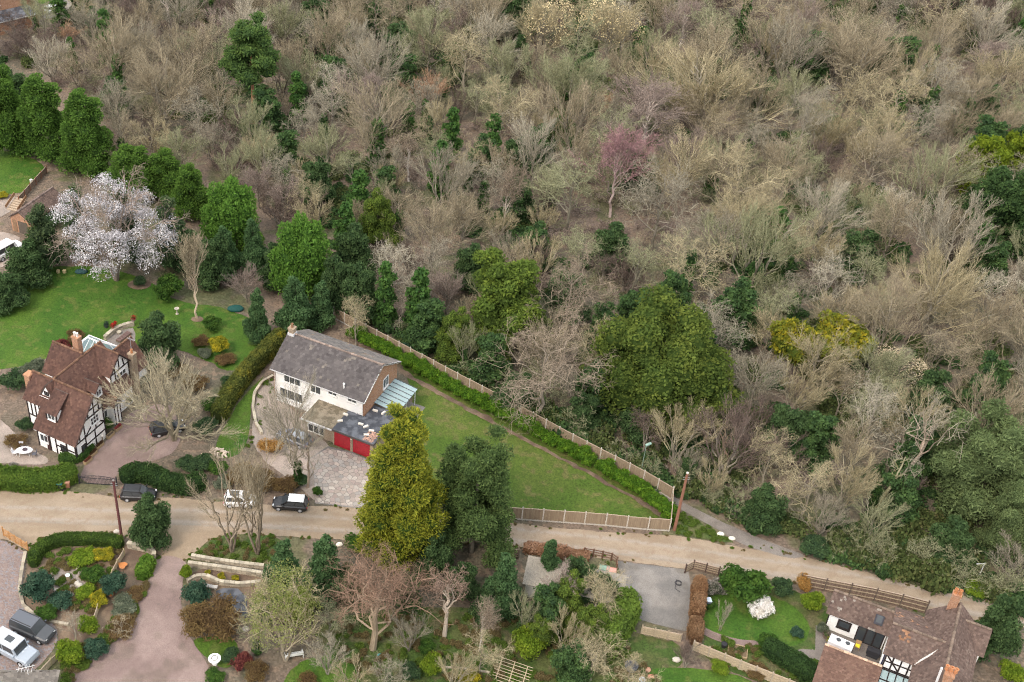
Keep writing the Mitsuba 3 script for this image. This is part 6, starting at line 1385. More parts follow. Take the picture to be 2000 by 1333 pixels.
for i in range(260):
    p = q[rt.randrange(len(q) - 1)]; p2 = q[(np.abs(q - p).sum(1) + 99 * (np.abs(q - p).sum(1) < .01)).argmin()]; f_ = rt.random(); z = rt.uniform(.2, .5)
    sp.append((rt.choice(('tuft', 'tuft_dry', 'tuft_dry')), p[0] * f_ + p2[0] * (1 - f_) + rt.gauss(0, .25), p[1] * f_ + p2[1] * (1 - f_) + rt.gauss(0, .25), 0, z, z * rt.uniform(.4, .9), rt.uniform(0, 360)))
stuff('weeds', 'tufts of grass and weeds in the verges, beds and rough garden', 'weeds', sp)

# ------------------------------------------------------------------ trees that stand singly, each built for its place
def own(name, label, t, col, seed, style, ivy=0, cat_='tree', extra=None, **kw):
    x, y, R, Hh = t
    a = {**style, 'bark': BARK, 'tr': .02, **kw}
    w, tw = bare_tree(seed, H=Hh, R=R, twig=TWIG.get(col, col), **a)
    M = np.eye(4); M[:3, 3] = (x, y, 0)
    k = thing(name, label, cat_)
    part(k, 'trunk', xf(w, M), 'm_veg'); part(k, 'twigs', xf(tw, M), 'm_veg')
    if ivy: part(k, 'ivy', xf(foliage([(0, 0, ivy * (i + .5) / 5, .42, .42, ivy * .16) for i in range(5)], 1100, .2, [(.03, .06, .025), (.05, .1, .03), (.08, .14, .04)], seed, elong=1.2, clump=.4, lump=.4, core=.6), M), 'm_leaf')
    if extra: part(k, extra[0], xf(extra[1], M), extra[2])
    return k
def own_green(name, label, t, lobes, n, size, cols, seed, cat_='tree', trunk=True, **kw):
    x, y, R, Hh = t
    M = np.eye(4); M[:3, 3] = (x, y, 0)
    k = thing(name, label, cat_)
    if trunk: part(k, 'trunk', xf(tube([(0, 0, -.1), (.05, 0, Hh * .4), (0, 0, Hh * .8)], [.3, .22, .08], 8, BARK), M), 'm_veg', True)
    part(k, 'crown', xf(foliage(lobes, n, size, cols, seed, **kw), M), 'm_leaf')
    return k
t = (6.36,88.96,4.51,19.56)
own_green('golden_conifer', 'tall golden-yellow conifer standing right on the edge of the lane', t, lobes_stack(t[2], .2, t[3], 44, 3, .4, .42), 34000, .42,
          [(.075, .13, .03), (.14, .2, .036), (.26, .29, .045)], 3, 'conifer', elong=3.2, rand=.55, clump=.9, lump=.42, up=.9, tip=(.66, .64, .08), depth=.35)
t = (13.84,89.68,4.48,15.2)
own_green('dark_conifer', 'dull grey-green evergreen touching the right side of the golden conifer', t, lobes_stack(t[2] * 1.08, .2, t[3], 46, 5, .3, .66), 26000, .34, [(.08, .13, .05), (.13, .2, .07), (.195, .275, .1)], 5, 'conifer', elong=2.6, rand=.8, clump=.8, lump=.35, up=.3)
own('ash_tree', 'bare tree with ivy up its trunk in front of the white house', (-4.35,99.64,4.99,15.2), 'grey', 101, fan, 3.2, limbs=16, fine=4, tr=.011, bark=(.27, .23, .18))
own('ash_tree', 'slim bare tree standing beside the ivy-clad one at the crazy-paved drive', (-3.33,99.31,2.85,11.2), 'grey', 102, fan, 0, limbs=8, sub=5, fine=2, tr=.014, r0=.16, bark=(.25, .2, .16))
own('verge_tree', 'multi-stemmed bare tree on the verge, the left one of two', (-11.02,89.68,4.71,13.8), 'tan', 103, vase, 0, limbs=12, sub=6, twigs=6, fine=4, tr=.011, r0=.19, bark=(.24, .195, .15), ang=34)
own('verge_tree', 'multi-stemmed bare tree on the verge, the right one of two', (-8.34,89.39,4.79,14.53), 'tan', 104, vase, 0, limbs=12, sub=6, twigs=6, fine=4, tr=.011, r0=.2, bark=(.24, .195, .15), ang=32)
own('weeping_birch', 'broad pinkish-twigged bare tree with pale crooked limbs below the golden conifer', (3.34,77.04,6.32,12.46), (.25, .165, .12), 105, dict(ang=58, up=.22, curve=.45, limbs=16, sub=8, twigs=8, fine=6, fork=.12, wob=.05), 0, r0=.36, tr=.011, bark=(.36, .29, .21), droop=.3)
own('weeping_birch', 'small pale bare tree with drooping twigs right of the broad pinkish one', (10.31,78.59,2.98,9.92), (.26, .185, .145), 106, dict(ang=50, up=.2, curve=.5, limbs=10, sub=6, twigs=6, fine=5, fork=.4, wob=.06), 0, r0=.24, tr=.013, bark=(.52, .45, .37), droop=.5)
own('pale_tree', 'broad pale bare tree spreading over the cottage drive', (-18.87,107.11,8.15,10.37), (.36, .32, .225), 107, dict(ang=48, angs=(52, 28, 28, 28), up=.22, curve=.16, limbs=27, sub=8, twigs=8, fine=4, fork=.06, stems=3, s1=.85), 0, r0=.28, tr=.015, bark=(.32, .28, .2))
own('slender_tree', 'slender narrow bare tree with pale trunk standing in the big lawn', (-18.39,131.01,2.34,13.34), 'tan', 108, dict(ang=32, up=.5, curve=.2, limbs=18, sub=6, twigs=6, fine=4, fork=.22), 0, r0=.17, tr=.017, bark=(.5, .4, .3))
own('bare_shrub', 'thin bare shrub beside the dark grey off-roader', (-25.08,77.41,1.45,5.3), 'grey', 109, dict(ang=45, up=.25, curve=.4, limbs=8, sub=5, twigs=4, fine=2, fork=.2), 0, r0=.08, tr=.01)
own('bare_shrub', 'leafless spiky shrub on the brown ground left of the tarmac drive', (-20.8,78.47,1.67,2.98), 'tan', 110, dict(ang=60, up=.1, curve=.4, limbs=8, sub=5, twigs=4, fine=2, fork=.1), 0, r0=.06, tr=.01)
own('bare_shrub', 'grey twiggy shrub on the right lawn beside the brown beech hedge', (37.09,79.28,1.28,4.22), 'grey', 111, vase, 0, limbs=8, sub=5, twigs=4, fine=2, r0=.05, tr=.01)
own('bare_shrub', 'leaning twiggy tree tangled in front of the corrugated shed', (21.45,81.33,2.38,6.6), 'mauve', 112, spread, 0, r0=.14, tr=.013, bark=(.36, .3, .25))
own('dead_tree', 'crooked pale leaning trunk with broken limbs on the right above the lane', (58.46,94.74,3.66,17.04), 'grey', 113, dict(ang=60, up=.05, curve=.6, limbs=9, sub=5, twigs=5, fine=2, fork=.6, wob=.06), 0, r0=.3, tr=.014, bark=(.36, .28, .22), lean=(5.2, 1.5))
own('dead_tree', 'mossy ivy trunk leaning parallel to the crooked pale one at the right', (56.15,93.6,2.43,11.98), 'grey', 114, dict(ang=60, up=.05, curve=.6, limbs=6, sub=4, twigs=4, fine=2, fork=.6, wob=.06), 5, r0=.3, tr=.014, bark=(.2, .19, .1), lean=(4.5, 1.5))
own('fallen_tree', 'fallen bare trunk slanting out of the ivy bank by the footpath', (43.92,102.36,1.69,7.54), 'tan', 115, dict(ang=70, up=.0, curve=.6, limbs=5, sub=4, twigs=4, fine=1, fork=.5, wob=.06), 0, r0=.2, tr=.013, bark=(.36, .25, .18), lean=(-4, 1))
# catkin-covered shrubs by the white bench
t = (-4.96,75.71,4.12,12.38)
own('flowering_tree', 'wide greenish-yellow budding tree over the white bench', t, 'straw', 116, dict(ang=50, up=.25, curve=.4, limbs=16, sub=7, twigs=6, fine=3, fork=.08, stems=4), 0, r0=.2, tr=.014, bark=(.3, .26, .2),
    extra=('buds', foliage(lobes_crown(t[2] * .95, t[3] * .55, t[3] * .45, 12, 5, .42), 6500, .17, [(.17, .22, .06), (.3, .34, .11), (.5, .48, .26)], 5, elong=1.7, rand=1.3, clump=.9, lump=.45, depth=.6, core=0), 'm_leaf'))
# the blossom tree
t = (-30.14,139.81,8.88,16.87)
R_, H_ = t[2], t[3]
w, tw = bare_tree(120, H=H_, R=R_, r0=.35, twig=(.3, .24, .2), bark=(.25, .2, .17), tr=.02, **dict(ang=50, up=.25, curve=.4, limbs=16, sub=7, twigs=6, fine=3, fork=.08, stems=3))
M = np.eye(4); M[:3, 3] = (t[0], t[1], 0)
k = thing('magnolia_tree', 'huge white and pink magnolia in full blossom at the top of the big lawn', 'tree')
part(k, 'trunk', xf(w, M), 'm_veg'); part(k, 'twigs', xf(tw, M), 'm_veg')
lb = []
rb = np.random.default_rng(12)
for i in range(40):
    an = rb.uniform(0, 6.28); q = R_ * math.sqrt(rb.uniform(.05, 1)) * .88
    zz = H_ * (.12 + .72 * math.sqrt(max(0, 1 - (q / R_) ** 2)) * rb.uniform(.55, 1.05))
    lb.append((q * math.cos(an), q * math.sin(an) * .85, zz, 1.5, 1.5, 1.2))
part(k, 'blossom', xf(foliage(lb, 24000, .185, [(.14, .13, .12), (.4, .38, .4), (.66, .64, .66), (.82, .81, .81)], 121, elong=1.5, rand=1.4, clump=.7, lump=.5, depth=.55, core=0, vj=.25), M), 'm_veg')
for u, lab in (((-35.63,144.37,2.78,11.99), 'dark evergreen growing up through the left side of the magnolia'), ((-29.08,143.34,2.9,12.04), 'dark evergreen growing up through the middle of the magnolia'), ((-22.98,142.7,2.62,11.4), 'dark evergreen pressing into the right side of the magnolia'), ((-40.43,143.34,2.64,9.84), 'dark evergreen between the brick garage and the magnolia')):
    own_green('evergreen_shrub', lab, u, lobes_stack(u[2], .1, u[3], 9, 4, .6, .5), 3600, .34, [(.07, .11, .06), (.11, .16, .075), (.16, .22, .1)], 8, 'evergreen tree', trunk=False, elong=1.6, clump=.8, lump=.35)

# ------------------------------------------------------------------ vehicles
def car(name, label, cat_, at, head, L, W_, Hh, body, roofc=None, boxy=0., bonnet=.27, boot=.1, glassroof=None, rack=False):
    F = Fr(at, head, .0)
    k = thing(name, label, cat_)
    hw = W_ / 2; wl = Hh * (.58 if not boxy else .56); zb = .22 + .1 * boxy
    xs = np.array([-L / 2, -L / 2 + .06, -L / 2 + .25, -L * .3, 0, L * .25, L / 2 - .5, L / 2 - .14, L / 2])
    zt = np.array([wl * .82, wl * .96, wl, wl, wl, wl * .99, wl * (.9 + .07 * boxy), wl * (.78 + .16 * boxy), wl * .6])
    w = np.array([.8, .9, .97, 1, 1, 1, .96, .86 + .1 * boxy, .72 + .2 * boxy]) * hw
    z0 = np.array([zb + .18, zb + .05, zb, zb, zb, zb, zb, zb + .04, zb + .16])
    V = []
    for x, a, b, c in zip(xs, zt, w, z0):
        V += [(x, -b * .94, c), (x, -b, c + (a - c) * .35), (x, -b * .99, a - .13), (x, -b * .86, a - .015), (x, -b * .45, a + .02), (x, b * .45, a + .02), (x, b * .86, a - .015), (x, b * .99, a - .13), (x, b, c + (a - c) * .35), (x, b * .94, c)]
    f = []; n = 10
    for i in range(len(xs) - 1):
        for j in range(n):
            p, q = i * n + j, i * n + (j + 1) % n
            f += [[p, q + n, q], [p, p + n, q + n]]
    for j in range(1, n - 1): f += [[0, j, j + 1], [(len(xs) - 1) * n, (len(xs) - 1) * n + j + 1, (len(xs) - 1) * n + j]]
    part(k, 'body', F.xf(mk(V, f, body)), 'm_paint', 40)
    x0, x1 = -L / 2 + boot, L / 2 - L * bonnet          # cabin foot
    t0, t1 = x0 + .28 - .18 * boxy, x1 - .75 + .45 * boxy   # cabin top
    ww, wt = hw * .9, hw * (.72 + .14 * boxy)
    zw, zr = wl - .02, Hh
    foot = [(x0, -ww, zw), (x1, -ww * .94, zw), (x1, ww * .94, zw), (x0, ww, zw)]
    top = [(t0, -wt, zr - .05), (t1, -wt, zr - .05), (t1, wt, zr - .05), (t0, wt, zr - .05)]
    crown = [(t0 + .12, -wt * .8, zr), (t1 - .12, -wt * .8, zr), (t1 - .12, wt * .8, zr), (t0 + .12, wt * .8, zr)]
    V = foot + top + crown; f = []
    for o in (0, 4):
        for j in range(4):
            a, b = o + j, o + (j + 1) % 4; f += [[a, b, b + 4], [a, b + 4, a + 4]]
    f += [[8, 9, 10], [8, 10, 11]]
    part(k, 'cabin', F.xf(mk(V, f, body)), 'm_paint')
    if roofc is not None or boxy:
        rc = body if roofc is None else roofc
        V2 = [np.array(p) + [0, 0, .012] for p in top] + [np.array(p) + [0, 0, .014] for p in crown]
        f2 = []
        for j in range(4):
            a, b = j, (j + 1) % 4; f2 += [[a, b, b + 4], [a, b + 4, a + 4]]
        f2 += [[4, 5, 6], [4, 6, 7]]
        part(k, 'roof', F.xf(mk(V2, f2, rc)), 'm_paint')
    ft, tp = np.array(foot), np.array(top)
    def pane(nm, a, b, c, d, s0, s1, u0, u1, out):
        """a window in the side a-b (foot), d-c (top), from s0 to s1 along and u0 to u1 up"""
        g = lambda s, u: (a * (1 - s) + b * s) * (1 - u) + (d * (1 - s) + c * s) * u + np.array(out) * .015
        q = [g(s0, u0), g(s1, u0), g(s1, u1), g(s0, u1)]
        part(k, nm, F.xf(mk(q, [[0, 1, 2], [0, 2, 3]])), 'm_pane')
    for s, (i, j) in ((-1, (0, 1)), (1, (3, 2))):
        pane('side_window', ft[i], ft[j], tp[j], tp[i], .06, .47, .12, .9, (0, s, .2)); pane('side_window', ft[i], ft[j], tp[j], tp[i], .5, .9, .12, .9, (0, s, .2))
    pane('windscreen', ft[1], ft[2], tp[2], tp[1], .06, .94, .08, .94, (1, 0, .5)); pane('rear_window', ft[3], ft[0], tp[0], tp[3], .1, .9, .2, .9, (-1, 0, .5))
    if glassroof: part(k, 'sunroof', F.box(t0 + (t1 - t0) * glassroof[0], t0 + (t1 - t0) * glassroof[1], -wt * glassroof[2], wt * glassroof[2], zr + .013, zr + .022), 'm_pane')
    if rack:
        for s in (-1, 1): part(k, 'roof_rail', F.box(t0 + .1, t1 - .1, s * wt * .85 - .03, s * wt * .85 + .03, zr - .02, zr + .05, (.05, .05, .05)))
    r = .3 + .07 * boxy
    for x in (-L * .3, L * .31):
        for s in (-1, 1):
            y = s * (hw - .1)
            kw = part(k, 'wheel', tube([F.p(x, y - .1, r), F.p(x, y + .1, r)], r, 18, (.025, .025, .025)))
            put(kw + '__rim', tube([F.p(x, y + s * .095, r), F.p(x, y + s * .115, r)], r * .62, 12, (.45, .45, .47)))
    for s in (-1, 1):
        part(k, 'headlight', F.box(L / 2 - .2, L / 2 - .08, s * hw * .62 - .14, s * hw * .62 + .14, wl * .68, wl * .8, (.7, .72, .74)), 'm_paint')
        part(k, 'tail_light', F.box(-L / 2 - .012, -L / 2 + .1, s * hw * .76 - .08, s * hw * .76 + .08, wl * .62, wl * .86, (.4, .02, .02)), 'm_paint')
        part(k, 'mirror', F.box(x1 - .35, x1 - .2, s * (hw + .08) - .09, s * (hw + .08) + .09, wl - .02, wl + .13, body), 'm_paint')
    part(k, 'number_plate', F.box(-L / 2 - .014, -L / 2 + .03, -.25, .25, wl * .5, wl * .6, (.6, .5, .1)))
    return k
DKC = (.012, .013, .016)
car('parked_car', 'small white hatchback with dark sunroof parked on the lane', 'car', (-10.56,96.76), -3, 3.55, 1.63, 1.5, (.72, .72, .72), glassroof=(.2, .8, .62), bonnet=.22)
car('parked_car', 'small black car with a white roof parked on the lane', 'car', (-5.15,96.29), 174, 3.85, 1.7, 1.42, DKC, (.75, .75, .76), bonnet=.26)
car('parked_car', 'black hatchback parked at the dark hedge right of the iron gates', 'car', (-21.68,97.71), -3, 3.9, 1.7, 1.48, DKC, bonnet=.24)
car('parked_car', 'grey-blue car behind the bare tree in front of the white house', 'car', (-5.07,106.93), 150, 4.2, 1.75, 1.46, (.16, .17, .21), (.26, .28, .31))
car('parked_car', 'dark car under the pale tree on the cottage drive', 'car', (-19.76,108.72), 20, 4.1, 1.75, 1.45, DKC)
car('off_roader', 'dark grey off-roader on the block-paved drive', 'car', (-29.53,79.03), -27, 4.5, 1.95, 1.75, (.05, .055, .062), (.09, .1, .12), .45, .26, .06, rack=True)
car('off_roader', 'silver boxy off-roader with black sunroof on the block-paved drive', 'car', (-30.68,76.43), -31, 4.6, 1.95, 1.97, (.35, .4, .46), (.5, .53, .56), 1.0, .28, .03, glassroof=(.45, .75, .4))
car('parked_car', 'silver car on the road beside the brick house at the top left', 'car', (-55.69,234.11), 42, 4.4, 1.78, 1.45, (.55, .57, .6))
car('white_van', 'white van half hidden by the dark shrubs at the left edge', 'van', (-46.43,146.19), 52, 5.0, 1.95, 2.0, (.75, .75, .75), None, .9, .22, .02)

# ------------------------------------------------------------------ street furniture
def pole(name, label, b, t_, r0, r1, col, cat_):
    k = thing(name, label, cat_)
    return k
k = thing('telegraph_pole', 'reddish telegraph pole beside the fence corner at the footpath', 'telegraph pole')
x, y = (35.64,92.77)
part(k, 'pole', tube([(x, y, 0), (x, y, 4), (x, y, 8.2)], [.17, .15, .12], 10, (.27, .13, .09)))
part(k, 'cap', tube([(x, y, 8.2), (x, y, 8.3)], .14, 10, (.5, .47, .42)))
for z in (7.3, 7.6): part(k, 'step', tube([(x - .35, y, z), (x + .35, y, z)], .025, 6, (.4, .4, .4)))
k = thing('telegraph_pole', 'thin dark telegraph pole beside the hedge round the round garden', 'telegraph pole')
x, y = (-22.72,91.58)
part(k, 'pole', tube([(x, y, 0), (x, y, 8.3)], [.16, .12], 10, (.13, .05, .05)))
part(k, 'cap', tube([(x, y, 8.3), (x, y, 8.38)], .13, 10, (.2, .18, .17)))
for z in (7.6, 7.9): part(k, 'step', tube([(x - .35, y, z), (x + .35, y, z)], .025, 6, (.3, .3, .3)))
k = thing('street_lamp', 'slim green street lamp behind the long board fence', 'street lamp')
x, y = (33.59,100.95)
part(k, 'post', tube([(x, y, 0), (x, y, 1.2), (x, y, 4.7)], [.09, .05, .045], 8, (.2, .27, .22)))
part(k, 'lamp_head', cat(beam((x - .05, y, 4.68), (x + .55, y + .15, 4.9), .24, .16, (.25, .38, .33)), beam((x + .12, y + .03, 4.65), (x + .5, y + .13, 4.79), .16, .06, (.6, .65, .62))))
k = thing('notice', 'small white notice board in the undergrowth by the footpath', 'sign')
x, y = (41.76,96.68)
part(k, 'post', tube([(x, y, 0), (x, y, .9)], .04, 6, (.3, .25, .2)))
part(k, 'panel', beam((x - .3, y - .03, .85), (x + .3, y - .08, .8), .04, .42, (.78, .8, .82)))
k = thing('fingerpost', 'white footpath fingerpost in the bushes at the right', 'signpost')
x, y = (65.12,86.15)
part(k, 'post', tube([(x, y, 0), (x, y, 2.1)], .045, 8, (.7, .72, .72)))
part(k, 'arm', cat(beam((x - .7, y, 1.98), (x + .05, y, 1.98), .035, .16, (.74, .77, .78), (0, 0, 1)), beam((x - .82, y, 1.98), (x - .69, y, 1.98), .03, .08, (.74, .77, .78), (0, 0, 1))))
# ------------------------------------------------------------------ garden things
def wheelie(label, at, rot, col, lid, grp=None):
    F = Fr(at, rot)
    k = thing('wheelie_bin', label, 'bin')
    V = [(-.22, -.24, .08), (.22, -.24, .08), (.22, .22, .08), (-.22, .22, .08), (-.29, -.32, .98), (.29, -.32, .98), (.29, .3, .98), (-.29, .3, .98)]
    f = [[0, 2, 1], [0, 3, 2]] + [x for j in range(4) for x in ([j, (j + 1) % 4, (j + 1) % 4 + 4], [j, (j + 1) % 4 + 4, j + 4])] + [[4, 5, 6], [4, 6, 7]]
    part(k, 'body', F.xf(mk(V, f, col)))
    part(k, 'lid', cat(F.beam((0, -.36, 1.0), (0, .34, 1.06), .64, .05, lid), F.box(-.3, .3, .32, .38, .98, 1.05, lid)))
    for s in (-1, 1): part(k, 'wheel', tube([F.p(s * .24 - .03, .25, .1), F.p(s * .24 + .03, .25, .1)], .1, 10, (.02, .02, .02)))
wheelie('brown wheelie bin left of the black one beside the lane hedge', (-31.2,99.07), 185, (.3, .14, .09), (.38, .2, .13))
wheelie('black wheelie bin with teal lid between the two brown ones', (-30.45,98.99), 175, (.03, .03, .035), (.05, .2, .22))
wheelie('brown wheelie bin right of the black one next to the iron gates', (-29.71,99.23), 180, (.3, .14, .09), (.42, .23, .16))
wheelie('grey-blue water butt bin beside the brown beech hedge', (36.52,82.31), 90, (.1, .12, .15), (.5, .6, .68))
def trough(label, at, rot, L=1.1, soil=(.1, .07, .05), flowers=None):
    F = Fr(at, rot); k = thing('planter', label, 'planter'); c = (.36, .27, .16)
    part(k, 'trough', cat(F.box(-L / 2, L / 2, -.22, -.18, 0, .42, c), F.box(-L / 2, L / 2, .18, .22, 0, .42, c), F.box(-L / 2, -L / 2 + .04, -.18, .18, 0, .42, c), F.box(L / 2 - .04, L / 2, -.18, .18, 0, .42, c)))
    part(k, 'soil', F.box(-L / 2 + .04, L / 2 - .04, -.18, .18, .05, .34, soil))
    if flowers: part(k, 'flowers', F.xf(foliage([(x, 0, .42, .25, .2, .15) for x in (-.35, 0, .35)], 260, .11, flowers, 4, core=.6, clump=.25)), 'm_leaf')
for u, lab, fl in (((-26.27,107.73), 'wooden planter trough by the cottage drive, second from the top', None), ((-27.25,105.96), 'wooden planter trough by the cottage drive, third from the top', [(.1, .07, .04), (.2, .1, .06)]), ((-27.79,104.58), 'wooden planter trough by the cottage drive, second from the bottom', [(.05, .08, .03), (.2, .06, .05)]), ((-28.18,103.38), 'reddish planter trough by the cottage drive, the lowest one', [(.25, .06, .05), (.1, .08, .04)]), ((-25.57,108.99), 'planter of red flowers at the top of the row by the cottage drive', [(.4, .03, .05), (.5, .15, .15), (.06, .1, .03)])):
    trough(lab, u, 58, flowers=fl)
k = thing('bollard_light', 'white-capped garden post among the planters by the cottage drive', 'post'); x, y = (-27.04,106.93)
part(k, 'post', tube([(x, y, 0), (x, y, .75)], .07, 8, (.3, .24, .18))); part(k, 'cap', xf(ico(2, (.8, .76, .68)), np.array([[.15, 0, 0, x], [0, .15, 0, y], [0, 0, .12, .8], [0, 0, 0, 1]])), smooth=True)
x, y = (-35.52,104.58)
k = thing('garden_table', 'oval white garden table on the cottage patio', 'table')
part(k, 'tabletop', xf(lathe([(.01, .7), (.95, .7), (.97, .73), (.95, .76), (.01, .76)], 24, (.78, .78, .79), (0, 0, 0)), np.array([[1, 0, 0, x], [0, .62, 0, y], [0, 0, 1, 0], [0, 0, 0, 1]])))
for sx in (-1, 1):
    for sy in (-1, 1): part(k, 'leg', tube([(x + sx * .6, y + sy * .3, 0), (x + sx * .5, y + sy * .25, .7)], .035, 6, (.75, .75, .76)))
solo('fruit_bowl', 'dark bowl standing on the oval white garden table', 'bowl', lathe([(.01, .765), (.18, .765), (.3, .87), (.27, .87), (.15, .8), (.01, .8)], 14, (.08, .06, .07), (x + .1, y, 0)))
def chair(label, at, rot, col, hh=.9):
    F = Fr(at, rot); k = thing('garden_chair', label, 'chair')
    part(k, 'seat', F.box(-.24, .24, -.24, .24, .4, .45, col)); part(k, 'backrest', F.beam((-.25, 0, .45), (-.32, 0, hh), .5, .05, col, (1, 0, 0)))
    for a in (-.2, .2):
        for b in (-.2, .2): part(k, 'leg', F.box(a - .02, a + .02, b - .02, b + .02, 0, .4, col))
chair('white chair at the left end of the oval garden table', (-36.63,104.58), 0, (.72, .72, .75)); chair('white chair behind the left half of the oval garden table', (-36.12,105.53), 270, (.5, .5, .55)); chair('dark chair at the right end of the oval garden table', (-34.37,104.32), 180, (.12, .12, .14))
# log pile
k = thing('log_pile', 'heap of pale split logs at the edge of the side lawn', 'log pile')
rl = random.Random(5); x0, y0 = (-13.73,104.66)
for i in range(46):
    a = rl.uniform(0, 6.28); r = 1.15 * math.sqrt(rl.random()); z = .1 + (1 - r / 1.2) * .5 * rl.random()
    p = np.array([x0 + r * math.cos(a), y0 + r * .8 * math.sin(a), z]); d = unit(np.array([rl.gauss(0, 1), rl.gauss(0, 1), rl.gauss(0, .35)])) * rl.uniform(.16, .3)
    part(k, 'log', tube([p - d, p + d], rl.uniform(.07, .12), 7, tuple(np.array((.46, .39, .32)) * rl.uniform(.6, 1.3))))
for i in range(4):
    x, y = x0 - 1.3 - rl.random(), y0 - .5 - .8 * rl.random(); a = rl.uniform(0, 3)
    solo('loose_log', 'pale log lying loose to the left of the log heap', 'log', tube([(x, y, .1), (x + .8 * math.cos(a), y + .8 * math.sin(a), .12)], .09, 7, (.5, .4, .3)), group='loose logs beside the log heap')
# stone walls: each of single stones
def stone_wall(name, label, pts, h, w=.3, cap=True, sl=.5, seed=0):
    k = thing(name, label, 'wall'); p = np.asarray(pts, float)
    L = sum(math.dist(p[i], p[i + 1]) for i in range(len(p) - 1)); n = max(2, int(L / sl)); q = rs(p, n); r = random.Random(seed)
    rows = max(1, int(h / .22))
    for i in range(n):
        a, b = np.r_[q[i], 0], np.r_[q[i + 1], 0]; e = (b - a) * .03
        part(k, 'stone', cat([beam(a + e * (j % 2) + [0, 0, (j + .5) * h / rows], b - e + [0, 0, (j + .5) * h / rows], w * r.uniform(.85, 1.05), h / rows * .94, tuple(np.array((.4, .35, .27)) * r.uniform(.6, 1.2))) for j in range(rows)]))
        if cap: part(k, 'coping_stone', beam(a + e + [0, 0, h + .035], b - e + [0, 0, h + .035], w * 1.25, .07, tuple(np.array((.46, .41, .32)) * r.uniform(.7, 1.15))))
    return k
stone_wall('stone_wall', 'low stone wall at the left of the tarmac drive entrance', [(-21.9,90.26),(-20.24,89.82),(-19,89.25),(-18.92,88.53)], .8, .35, seed=1)
stone_wall('stone_wall', 'upper low stone wall along the foot of the verge', [(-15.14,88.82),(-12.66,88.25),(-9.99,87.75),(-7.56,87.4)], .45, .3, seed=2)
stone_wall('stone_wall', 'lower low stone wall above the terrace bed', [(-15.35,87.68),(-12.58,87.19),(-9.93,86.7),(-7.29,86.15)], .6, .3, seed=3)
stone_wall('stone_wall', 'curved low stone wall below the terrace bed', [(-15.22,85.33),(-14.3,86.01),(-13.26,86.01),(-11.9,85.19),(-9.81,84.92),(-7.76,85.19)], .5, .3, seed=4)
stone_wall('stone_wall', 'curved stone edging between the paved drive and the round garden', [(-32.44,89.53),(-32.28,86.7),(-32,84.31),(-31.18,82.31),(-29.72,81.07),(-28.07,80.3),(-26.25,79.92)], .25, .35, False, seed=5)
stone_wall('stone_wall', 'curved terrace wall with red flower pots behind the cottage', [(-29.7,126.23),(-28.83,127.87),(-27.77,128.76),(-26.4,129.43)], .6, .4, seed=6)
stone_wall('brick_edging', 'curved low brick edging left of the white house', [(-7.91,118.61),(-9.23,117.42),(-10.05,115.26),(-10.09,112.59),(-9.58,109.81),(-8.77,108)], .4, .25, seed=7)
stone_wall('stone_edging', 'row of pale edging stones in the rough lower garden', [(9.91,74.87),(11.59,74.75),(13.49,74.4),(14.67,74.16)], .12, .25, False, .35, seed=8)
solo('terrace_strip', 'grey strip of tarmac between the two low stone walls', 'path', sheet([(-15.21,88.39),(-11.57,87.82),(-7.33,86.98),(-7.3,86.43),(-11.53,87.26),(-15.37,87.9)], .06, 0, 0), 'm_tarmac', kind='structure')
solo('slate_patch', 'grey slate patch between the stone bench and the brown dome', 'gravel', sheet([(-12.37,84.65),(-9.28,84.65),(-8.78,80.37),(-10.39,81.98),(-12.01,83.3)], .045, .1, 1), 'm_felt', kind='structure')
solo('terrace_floor', 'brown paved terrace behind the cottage', 'paving', sheet([(-29.66,125.91),(-28.8,127.65),(-27.42,128.65),(-26.15,128.98),(-25.63,123.55),(-28.01,123.55)], .04, .05, 1), 'm_path', kind='structure')
solo('sunken_gravel', 'pale gravel circle round the sundial', 'gravel', sheet([(-29.36,87.26),(-28.33,87.97),(-26.84,87.9),(-25.51,86.84),(-25.49,84.78),(-26.64,83.64),(-28.13,83.97),(-29.1,85.33)], .05, .15, 2), 'm_gravel', kind='structure')
solo('patio', 'brown stone patio between the extension and the low outbuilding', 'paving', sheet([tuple(R.p(a, b)[:2]) for a, b in ((-.5, -1.4), (5.7, -1.4), (5.7, -6.8), (.6, -6.8))], .05, 0, 0), 'm_path', kind='structure')
solo('brick_path', 'pinkish brick path curving along the right lawn', 'path', sheet([(35.4,79.92),(36.75,78.91),(38.55,78.16),(40.59,78.03),(40.42,77.41),(38.32,77.29),(36.34,78.03),(35.02,79.16)], .05, .05, 1), 'm_drive', kind='structure')
solo('brick_path', 'short grey path up to the low outbuilding', 'path', sheet([(43.9,77.04),(46.17,76.92),(45.98,75.71),(44.54,75.11),(43.93,76.31)], .05, .05, 1), 'm_path', kind='structure')
